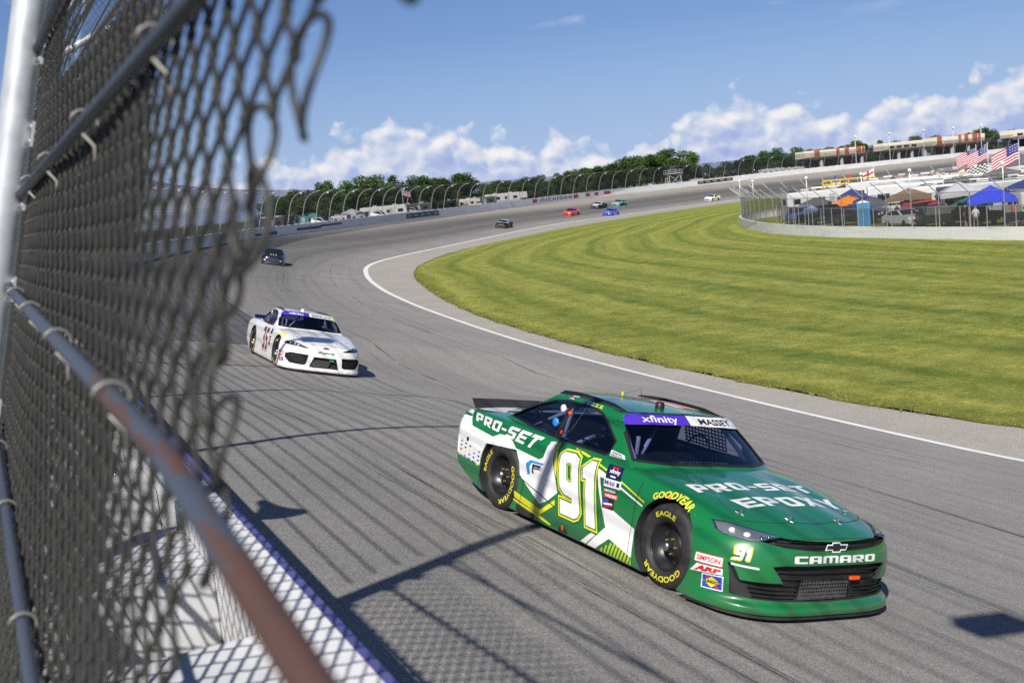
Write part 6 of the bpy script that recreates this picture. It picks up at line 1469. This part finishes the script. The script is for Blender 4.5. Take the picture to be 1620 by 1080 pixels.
# people
def person_mesh():
    me = bpy.data.meshes.new('person'); V = [(0, 0, .98), (0, 0, 1.18), (0, 0, 1.42), (0, 0, 1.54), (0, .01, 1.66), (0, .01, 1.76), (.10, 0, .92), (.12, .02, .50), (.13, 0, .08), (.13, .12, .04), (-.10, 0, .92), (-.12, -.02, .50), (-.13, 0, .08), (-.13, .12, .04), (.19, 0, 1.40), (.25, -.03, 1.14), (.22, .08, .92), (-.19, 0, 1.40), (-.25, -.03, 1.14), (-.22, .10, .92)]
    E = [(0, 1), (1, 2), (2, 3), (3, 4), (4, 5), (0, 6), (6, 7), (7, 8), (8, 9), (0, 10), (10, 11), (11, 12), (12, 13), (2, 14), (14, 15), (15, 16), (2, 17), (17, 18), (18, 19)]; Rr = [.15, .14, .15, .06, .10, .08, .095, .07, .05, .04, .095, .07, .05, .04, .075, .055, .04, .075, .055, .04]
    me.from_pydata(V, E, []); o = link(bpy.data.objects.new('person', me)); md = o.modifiers.new('k', 'SKIN'); 
    for i, sv in enumerate(me.skin_vertices[0].data): sv.radius = (Rr[i], Rr[i]*.8); sv.use_root = i == 0
    s = o.modifiers.new('s', 'SUBSURF'); s.levels = 1; apply_mods(o); me = o.data; me.materials.clear()
    for n_ in range(3): me.materials.append(M_WHITE)
    me.polygons.foreach_set('use_smooth', [True]*len(me.polygons))
    for p in me.polygons: p.material_index = 2 if p.center.z < .55 or p.center.z > 1.52 or (abs(p.center.x) > .2 and p.center.z < 1.2) else (1 if p.center.z < .98 else 0)
    return o
pmesh = person_mesh(); SK = mat('skin', (.48, .28, .19), .6); SHIRT = {'white': mat('shirt_white', (.75, .75, .74), .8), 'black': mat('shirt_black', (.03, .03, .03), .8), 'red': mat('shirt_red', (.5, .04, .04), .8), 'blue': mat('shirt_blue', (.04, .10, .45), .8), 'orange': mat('shirt_orange', (.75, .18, .02), .8)}; PANT = mat('shorts_grey', (.22, .22, .24), .8); PANT2 = mat('shorts_dark', (.04, .045, .07), .8)
first = True
for x, y, rot, sh, pa, lab, dz in ((-48.4, 66.6, 20, 'white', PANT, 'person in white shirt and grey shorts standing in front of the blue canopy', 0), (-50.8, 68.6, 100, 'black', PANT2, 'person in black under the left edge of the blue canopy', 0), (-46.6, 68.4, -40, 'orange', PANT, 'person in orange shirt under the right side of the blue canopy', 0), (-55.4, 72.2, 60, 'white', PANT2, 'person in white shirt between the sedan and the green tent', 0), (-71.0, 80.0, 10, 'red', PANT2, 'person in red shirt left of the portable toilet', 0), (-73.5, 81.8, 190, 'blue', PANT, 'person in blue shirt beside the orange canopy', 0), (-63.8, 76.2, 80, 'black', PANT, 'person in black standing behind the white sedan', 0), (-92.2, 101.0, 200, 'red', PANT, 'person in red on the yellow viewing platform', 2.9), (-91.2, 102.2, 180, 'black', PANT2, 'person in black at the right end of the yellow viewing platform', 2.9), (-93.4, 100.2, 160, 'blue', PANT, 'person in blue at the left end of the yellow viewing platform', 2.9), (-72.6, 108.0, 200, 'orange', PANT2, 'person in orange shirt up on the trailer roof below the flags', 1.0)):
    o = inst(pmesh, None, loc=(x, y, infield_z(x, y)+dz), rot=(0, 0, R_(rot)), mats=[SHIRT[sh], pa, SK]); tag(o, lab, 'person', 'people in the camp')
bpy.data.objects.remove(pmesh)
# yellow viewing platform
vp = empty('viewing_platform', (-92.3, 101.2, infield_z(-92, 101)), R_(42)); tag(vp, 'raised viewing platform with a yellow railing at the left of the camp', 'platform')
MB().box((0, 0, 2.82), (6.0, 2.2, .14)).build('deck', W_GRY, vp); YP = mat('yellow_paint', (.75, .52, .03), .5); k = MB()
for z in (3.35, 3.85): k.tube([(-3, -1.1, z), (3, -1.1, z), (3, 1.1, z), (-3, 1.1, z)], .05, 5, closed=True)
for i in range(7): k.tube([(-3+i, -1.1, 2.85), (-3+i, -1.1, 3.85)], .04, 5); k.tube([(-3+i, 1.1, 2.85), (-3+i, 1.1, 3.85)], .04, 5)
k.build('railing', YP, vp)
for sx in (-2.7, 2.7):
    for sy in (-.9, .9): MB().tube([(sx, sy, 0), (sx, sy, 2.76)], .06, 6).build('platform_leg', M_GALVD, vp)
# ------------------------------------------------------------------ flags
F_RED = mat('flag_red', (.36, .012, .03), .75); F_WHT = mat('flag_white', (.60, .59, .60), .75); F_BLU = mat('flag_blue', (.03, .04, .20), .75); F_BLK = mat('flag_black', (.02, .02, .02), .75)
def flag(label, x, y, ptop, w, h, rz, kind='stripes', zb=-2.3, droop=.35, pole=True, hang=0.0):
    r = empty('flag', (x, y, zb), R_(rz)); tag(r, label, 'flag', 'flags flying in the camp')
    if pole: MB().tube([(0, 0, 0), (0, 0, ptop-zb+.25)], [.05, .03], 7).build('flag_pole', mat('pole_white', (.72, .72, .72), .4), r)
    NX, NY = 18, 13; V = []; F = []; mi = []; T = ptop-zb-.15-hang
    for i in range(NX+1):
        for j in range(NY+1):
            u, v = i/NX, j/NY; V.append((u*w*.93, .16*math.sin(u*8.0+v*1.2)*u**.6, T-v*h-droop*w*u**1.3+.05*math.sin(u*9+v)))
    for i in range(NX):
        for j in range(NY):
            F.append((i*(NY+1)+j, i*(NY+1)+j+1, (i+1)*(NY+1)+j+1, (i+1)*(NY+1)+j))
            if kind == 'stripes': mi.append(2 if (i < NX*.4 and j < 7) else (0 if j % 2 == 0 else 1))
            elif kind == 'check': mi.append(3 if ((i//2+j//2) % 2 == 0) else 1)
            else: mi.append(0 if (abs(i-9) < 2 or abs(j-6) < 2) else 1)
    o = meshobj('flag_cloth', V, F, [F_RED, F_WHT, F_BLU, F_BLK], r, True, mids=mi)
    if kind == 'stripes':
        st = MB()
        for a in range(4):
            for b in range(3):
                u, v = .05+.09*a, .07+.15*b; c = Vector((u*w*.93, .16*math.sin(u*8.0+v*1.2)*u**.6, T-v*h-droop*w*u**1.3))
                for sgn in (-1, 1):
                    q = [c+Vector((.06*math.cos(t*math.pi*.4+1.57)*(1 if t % 1 == 0 else .4), sgn*.012, .06*math.sin(t*math.pi*.4+1.57))) for t in range(5)]; st.add(q, [(0, 1, 2, 3, 4)])
        st.build('flag_star', F_WHT, r)
    return r
flag('large striped flag with blue star canton at the far right of the camp', -73.2, 106.6, 4.0, 3.0, 1.9, 222, 'stripes', -2.3, .42)
flag('striped flag with blue star canton on the tall white pole, right of a pair', -80.6, 111.3, 4.0, 2.4, 1.5, 222, 'stripes', -2.3, .40)
flag('checkered flag hanging below the striped flag on the tall white pole', -80.6, 111.3, 4.0, 2.4, 1.2, 222, 'check', -2.3, .15, False, 2.0)
flag('striped flag with blue star canton, left of the pair above the trailers', -84.2, 114.0, 3.9, 2.4, 1.5, 222, 'stripes', -2.3, .40)
flag('red and white crossed flag below the left striped flag', -84.2, 114.0, 3.9, 2.4, 1.2, 222, 'cross', -2.3, .35, False, 1.9)
flag('small faded flag above the yellow viewing platform', -90.2, 103.2, 2.6, 1.4, .9, 230, 'cross', -2.3, .3)
flag('small striped flag over the white motorhome behind the outer fence', -176.6, 83.6, 6.2, 1.5, .95, 60, 'stripes', 1.1, .3)
# ------------------------------------------------------------------ behind the outer fence
G2 = 'campers behind the outer fence'
for k, x, y, rot, b_, s_, lab in (('trailer', -149.5, 50.0, 25, W_DK, W_GRY, 'dark trailer behind the outer fence, first from the left'), ('trailer', -155.5, 56.5, 40, W_TEAL, W_OFF, 'teal roofed trailer behind the outer fence above the navy car'), ('pop', -163.0, 65.5, 44, W_OFF, W_DK, 'low white cargo trailer behind the outer fence'), ('pop', -168.5, 71.0, 44, W_GRY, W_DK, 'grey cargo trailer behind the outer fence'), ('bus', -177.5, 80.5, 48, W_OFF, W_DK, 'white motorhome with a flag on its roof behind the outer fence'), ('trailer', -186.0, 90.5, 48, W_DK, W_GRY, 'dark trailer right of the flagged motorhome'), ('trailer', -193.5, 100.0, 52, W_TEAL, W_OFF, 'teal trailer behind the outer fence near the black board'), ('classc', -199.0, 107.5, 55, W_CREAM, W_TAN, 'cream cab-over motorhome behind the outer fence'), ('trailer', -204.5, 115.0, 54, W_DK, W_TEAL, 'dark green trailer behind the outer fence'), ('fifth', -211.5, 124.5, 56, W_OFF, W_GRY, 'long white trailer behind the outer fence near the red wall lettering'), ('pop', -256.0, 216.0, 75, W_OFF, W_GRY, 'small white trailer beside the white scaffold tower'), ('bus', -259.5, 249.0, 80, W_OFF, mat('blue_stripe', (.05, .12, .4), .4), 'white and blue motorhome left of the far grandstand'), ('classc', -259.0, 257.0, 82, W_OFF, W_GRY, 'white truck-like motorhome left of the far grandstand')):
    rv(k, lab, x, y, rot, b_, s_, None, 1.05, G2).scale = (.8, .8, .8)
for x, y, rot, p_, lab in ((-152.8, 58.0, 50, C_WHT, 'white pickup behind the outer fence at the left'), (-171.5, 76.0, 50, C_WHT, 'white pickup left of the flagged motorhome'), (-182.5, 88.0, 40, C_SILV, 'silver pickup beside the flagged motorhome'), (-243.5, 190.0, 70, C_WHT, 'white pickup behind the outer fence under the trees')): road_car('pickup', lab, x, y, rot, p_, 1.05)
canopy('pale blue canopy behind the outer fence', -165.0, 68.8, 40, 'grey', 3.5, 2.0, .8, 1.05)
# scaffold tower
tw = empty('scaffold_tower', (-249.5, 202.5, 1.2), R_(70)); tag(tw, 'white scaffold camera tower beyond the wall in front of the trees', 'tower'); k = MB(); WP = mat('white_steel', (.70, .70, .70), .5)
for sx in (-1.5, 1.5):
    for sy in (-1.5, 1.5): MB().tube([(sx*1.25, sy*1.25, 0), (sx, sy, 3.6)], .11, 6).build('tower_leg', WP, tw)
for sx in (-1, 1): k.tube([(sx*1.85, -1.85, .2), (sx*1.5, 1.5, 3.4)], .07, 5); k.tube([(sx*1.85, 1.85, .2), (sx*1.5, -1.5, 3.4)], .07, 5); k.tube([(-1.85, sx*1.85, .2), (1.5, sx*1.5, 3.4)], .07, 5); k.tube([(1.85, sx*1.85, .2), (-1.5, sx*1.5, 3.4)], .07, 5)
k.build('tower_brace', WP, tw); MB().box((0, 0, 3.7), (4.2, 4.2, .2)).build('deck', WP, tw); k = MB()
for z in (4.2, 4.7): k.tube([(-2, -2, z), (2, -2, z), (2, 2, z), (-2, 2, z)], .05, 5, closed=True)
for a in (-2, 0, 2):
    for b in (-2, 2): k.tube([(a, b, 3.8), (a, b, 4.7)], .05, 5); k.tube([(b, a, 3.8), (b, a, 4.7)], .05, 5)
k.build('railing', WP, tw); bx_ = MB(); bx_.box((.2, 0, 4.5), (1.4, 1.0, 1.2)); bx_.build('camera_hut', mat('hut_navy', (.06, .07, .15), .6), tw)
# ------------------------------------------------------------------ far grandstand suites and lamp standards
S_CREAM = mat('suite_cream', (.72, .68, .55), .7, vary=.05); S_RUST = mat('suite_rust', (.36, .11, .055), .7, vary=.1); S_STEEL = mat('stand_steel', (.05, .052, .055), .7)
def suite(label, a, b, z0, z1, rust, windows=False):
    A, Bp = Vector((a[0], a[1], 0)), Vector((b[0], b[1], 0)); d = Bp-A; L = d.length; rz = math.atan2(d.y, d.x); r = empty('grandstand_suite', (A.x, A.y, 1.0), rz); tag(r, label, 'grandstand', 'grandstand suites beyond the far wall'); g = z0-1.0; H = z1-z0
    # local: x along the front, -y towards the track
    sgn = 1 if (Matrix.Rotation(rz, 3, 'Z') @ Vector((0, 1, 0))).x > 0 else -1
    MB().box((L/2, -sgn*2.5, g+H*.55), (L, 5, H*.9)).build('suite_wall', S_CREAM, r)
    for x0, w in rust: MB().box((L*x0+w/2, -sgn*2.35, g+H*.58), (w, 5.0, H*1.02)).build('stair_panel', S_RUST, r)
    if windows:
        for k in range(4): MB().box((L*(.18+.19*k), .012*sgn, g+H*.42), (L*.13, .05, H*.32)).build('window', W_WIN, r)
    MB().box((L/2, sgn*.03, g+H*.14), (L, .08, H*.14)).build('parapet', S_RUST, r); MB().box((L/2, sgn*2.0, g-.15), (L*1.04, 4.2, .3)).build('deck', S_STEEL, r); k = MB()
    n = int(L/1.6)
    for i in range(n+1): k.tube([(L*i/n, sgn*3.9, g), (L*i/n, sgn*3.9, g+1.1)], .05, 4)
    for z in (.4, .75, 1.1): k.tube([(0, sgn*3.9, g+z), (L, sgn*3.9, g+z)], .045, 4)
    k.build('railing', M_GALVD, r)
    for i in range(max(3, int(L/7))): x = L*(i+.5)/max(3, int(L/7)); MB().lathe([(.55, 0), (.55, g-.3)], 12, 'z', (x, sgn*3.2, 0)).build('pillar', F_WHT, r, True)
    MB().box((L/2, -sgn*1.5, g/2-.2), (L, 1.0, g-.4)).build('undercroft', S_STEEL, r)
suite('cream grandstand suite with rust red panels, left of the far grandstands', (-267.5, 271), (-263.5, 294.2), 5.5, 8.0, ((.16, 2.0), (.52, 1.2), (.66, 1.6), (.84, 2.2), (.95, .9)))
suite('cream grandstand suite with a row of dark windows, in the middle', (-262.3, 302), (-261, 319.5), 5.7, 8.4, (), True)
suite('long cream grandstand suite with rust red panels, right of the windowed one', (-261, 325.5), (-259.3, 349.0), 5.8, 8.8, ((.03, 2.2), (.46, 1.2), (.58, 1.8), (.74, 2.4), (.86, 1.3)))
suite('cream grandstand suite at the right edge behind the flag', (-258.1, 362.0), (-257.0, 386), 6.1, 9.0, ((.5, 2.0),), True)
lp0 = None
for i, (x, y) in enumerate(((-254.2, 279.7), (-251.2, 291.7), (-247.9, 303.7), (-246.7, 316.5), (-246.0, 329.4))):
    r = empty('lamp_standard', (x, y, 1.0), R_(40)); tag(r, 'tall slim lamp standard behind the far wall, %s from the left' % ('first', 'second', 'third', 'fourth', 'fifth')[i], 'lamp', 'lamp standards behind the far wall')
    MB().tube([(0, 0, 0), (0, 0, 10.0)], [.16, .09], 8).build('pole', WP, r)
    k = MB(); k.box((0, 0, 10.05), (.15, 1.5, .12)); k.box((.2, -.55, 10.25), (.5, .6, .35)); k.box((.2, .55, 10.25), (.5, .6, .35)); k.build('lamp_head', MATS['lamp_white'], r)
# ------------------------------------------------------------------ trees
def tree_mat(name, c):
    m = bpy.data.materials.new(name); m.use_nodes = True; nt = m.node_tree; b = nt.nodes['Principled BSDF']; b.inputs['Roughness'].default_value = .65; b.inputs['Specular IOR Level'].default_value = .2
    tc = nn(nt, 'ShaderNodeTexCoord'); oi = nn(nt, 'ShaderNodeObjectInfo'); f = noise_n(nt, tc.outputs['Object'], .9, 4, .6); col = ramp_n(nt, f, ((.3, tuple(k*.62 for k in c)), (.7, tuple(k*1.35 for k in c))))
    hs = nn(nt, 'ShaderNodeHueSaturation'); nt.links.new(math_n(nt, 'MULTIPLY_ADD', oi.outputs['Random'], .06, .465), hs.inputs['Hue']); nt.links.new(math_n(nt, 'MULTIPLY_ADD', oi.outputs['Random'], .85, .65), hs.inputs['Value']); nt.links.new(col, hs.inputs['Color']); nt.links.new(hs.outputs[0], b.inputs['Base Color'])
    tr = nn(nt, 'ShaderNodeBsdfTranslucent'); nt.links.new(hs.outputs[0], tr.inputs[0]); mx = nn(nt, 'ShaderNodeMixShader'); mx.inputs[0].default_value = .22; nt.links.new(b.outputs[0], mx.inputs[1]); nt.links.new(tr.outputs[0], mx.inputs[2]); nt.links.new(mx.outputs[0], nt.nodes['Material Output'].inputs[0]); return m
LEAF = [tree_mat('leaves_dark', (.030, .072, .016)), tree_mat('leaves_mid', (.055, .105, .022)), tree_mat('leaves_pale', (.085, .125, .035))]; M_BARK = mat('bark', (.10, .075, .055), .9, vary=.2)
def tree_proto(seed, pale):
    rnd = random.Random(seed); H = 1.0; t = MB(); t.tube([(0, 0, -.02), (.01, 0, .18), (.0, .01, .38), (.02, 0, .62)], [.034, .028, .02, .01], 7); lobes = []
    nl = rnd.randint(11, 15)
    for i in range(nl):
        z = rnd.uniform(.30, .88); r = .30*math.sin(math.pi*min(1, (z-.12)/.92))**.7*rnd.uniform(.55, 1.15); a = rnd.uniform(0, 6.28); c = Vector((r*math.cos(a), r*math.sin(a), z)); lobes.append((c, rnd.uniform(.10, .17)))
        t.tube([(0, 0, .22+.3*(z-.3)), c*.55+Vector((0, 0, z*.42)), c], [.014, .009, .004], 5)
    lobes += [(Vector((0, 0, .62)), .2), (Vector((.03, .02, .84)), .13)]
    V = []; F = []
    for c, R0 in lobes:
        for _ in range(int(1500*R0)):
            d = Vector((rnd.gauss(0, 1), rnd.gauss(0, 1), rnd.gauss(0, 1))).normalized(); p = c+d*R0*rnd.uniform(.55, 1.12)*Vector((1, 1, 1)).x; p.z = c.z+(p.z-c.z)*.85; s = rnd.uniform(.014, .030); n_ = (d+Vector((rnd.uniform(-.8, .8), rnd.uniform(-.8, .8), rnd.uniform(-.4, .9)))).normalized(); u = n_.orthogonal().normalized(); u = Matrix.Rotation(rnd.uniform(0, 6.28), 3, n_) @ u; w = n_.cross(u); n0 = len(V)
            V += [p-u*s, p+w*s*.6, p+u*s, p-w*s*.6]; F.append((n0, n0+1, n0+2, n0+3))
    return t.build('trunk', M_BARK, None, True), meshobj('crown', V, F, LEAF[pale])
TP = [tree_proto(11, 0), tree_proto(23, 1), tree_proto(37, 0), tree_proto(41, 1), tree_proto(59, 2)]
TREES = [(-156.2, 56.9, 5.2), (-161.9, 61.2, 5.8), (-171, 68.0, 6.6), (-184.5, 76.7, 7.8), (-183.4, 79.2, 8.5), (-187.6, 84.2, 8.6), (-191, 89.4, 8.2), (-190.5, 92.9, 8.0), (-188.2, 96.4, 6.9), (-196, 101.7, 7.2), (-207, 111.5, 7.9), (-210, 115.2, 8.2), (-217, 125.8, 6.0), (-224, 133.0, 5.8), (-230, 142.3, 6.4), (-236.8, 151.4, 6.7), (-241, 158.5, 6.9), (-245, 166.2, 7.0), (-250, 174.1, 7.6), (-254, 180.9, 8.1), (-261, 189.5, 8.6), (-263, 196.3, 8.7), (-267, 203.9, 10.0), (-268, 209.2, 10.6), (-269, 213.9, 11.0), (-271, 219.8, 12.0), (-270, 223.6, 11.0), (-274, 231.2, 6.8), (-292.2, 258.2, 6.6), (-296.1, 268.7, 6.8), (-299.9, 279.4, 8.1), (-304.3, 289.3, 9.5), (-307.7, 300.2, 10.2), (-304.3, 303.7, 9.9), (-305.0, 310.1, 8.5), (-309.8, 326.3, 9.0), (-312.4, 337.5, 9.2), (-308.2, 341.4, 9.6), (-304.8, 344.5, 7.9), (-321.0, 396.3, 8.9), (-320.1, 399.1, 10.3), (-325.8, 443.3, 11.0), (-320.7, 447.0, 9.8), (-270, 297.3, 9.6), (-268, 322.2, 9.4), (-267, 354, 9.8), (-268, 358, 10.2)]
rnd = random.Random(77); full = [(x, y, h, 0) for x, y, h in TREES]
for l in range(128, 236, 6):
    p, tn, nr = wall_frame(l); q = p+nr*rnd.uniform(16, 30); full.append((q.x, q.y, rnd.uniform(4.2, 5.6), 0))
for i in range(len(TREES)-1):
    a, b = TREES[i], TREES[i+1]
    if math.hypot(a[0]-b[0], a[1]-b[1]) > 40: continue
    for _ in range(2):
        t = rnd.random(); full.append((a[0]+(b[0]-a[0])*t-rnd.uniform(4, 13), a[1]+(b[1]-a[1])*t-rnd.uniform(1, 6), (a[2]+(b[2]-a[2])*t)*rnd.uniform(.82, .98), 1))
ORD = 'first second third fourth fifth sixth seventh eighth ninth tenth eleventh twelfth thirteenth fourteenth fifteenth sixteenth seventeenth eighteenth nineteenth twentieth'.split()
def ordinal(n):
    tens = ['', '', 'twenty', 'thirty', 'forty', 'fifty', 'sixty', 'seventy', 'eighty', 'ninety']; tho = ['', '', 'twentieth', 'thirtieth', 'fortieth', 'fiftieth', 'sixtieth', 'seventieth', 'eightieth', 'ninetieth']
    if n >= 100: return 'hundred and '+ordinal(n-100) if n > 100 else 'hundredth'
    return ORD[n-1] if n <= 20 else (tho[n//10] if n % 10 == 0 else tens[n//10]+'-'+ORD[n % 10-1])
bearing = lambda t: -math.atan2(t[1]-CAM_POS.y, t[0]-CAM_POS.x)
full.sort(key=bearing); cnt = [0, 0]
for i, (x, y, h, row) in enumerate(full):
    tr, cr = TP[rnd.randint(0, 3) if not (x > -176 and row == 0) else 4]; H = h+.6; z0 = .7; cnt[row] += 1
    r = empty('tree', (x, y, z0), rnd.uniform(0, 6.28)); sx = rnd.uniform(.85, 1.2)*max(H, 7.5); r.scale = (sx, sx, H)
    tag(r, ('leafy front-row tree beyond the outer wall, %s from the left' if row == 0 else 'leafy back-row tree beyond the outer wall, %s from the left') % ordinal(cnt[row]), 'tree', 'trees beyond the outer wall')
    for s_ in (tr, cr): o = inst(s_, r); o.location = (0, 0, 0)
for a, b in TP: bpy.data.objects.remove(a); bpy.data.objects.remove(b)
lft = lambda o: -math.atan2(o.location.y-CAM_POS.y, o.location.x-CAM_POS.x)
for txt in sorted({t for o, t in infill}):
    same = sorted([o for o in bpy.data.objects if o.parent is None and o.get('label', '').startswith(txt) and o.location.x > -143], key=lft); mine = {o.name for o, t in infill if t == txt}
    for n_, o in enumerate(same):
        if o.name in mine: o['label'] = '%s in the infield camp, %s such from the left' % (txt, ordinal(n_+1))
for d_ in (RVK, CARK):
    for parts in d_.values():
        for nm, o, s_ in parts: bpy.data.objects.remove(o)
# ------------------------------------------------------------------ the two near cars
gc = make_near_car('race_car', CAR_G, 'green'); tag(gc, 'green and white stock car with number 91 on its door, nearest the camera', 'race car', 'racing stock cars')
wc = make_near_car('race_car', CAR_W, 'white'); tag(wc, 'white stock car with a red number 35 on its door, behind the green one', 'race car', 'racing stock cars')
for n_ in ('body', 'gh'): bpy.data.objects.remove(_base[n_])
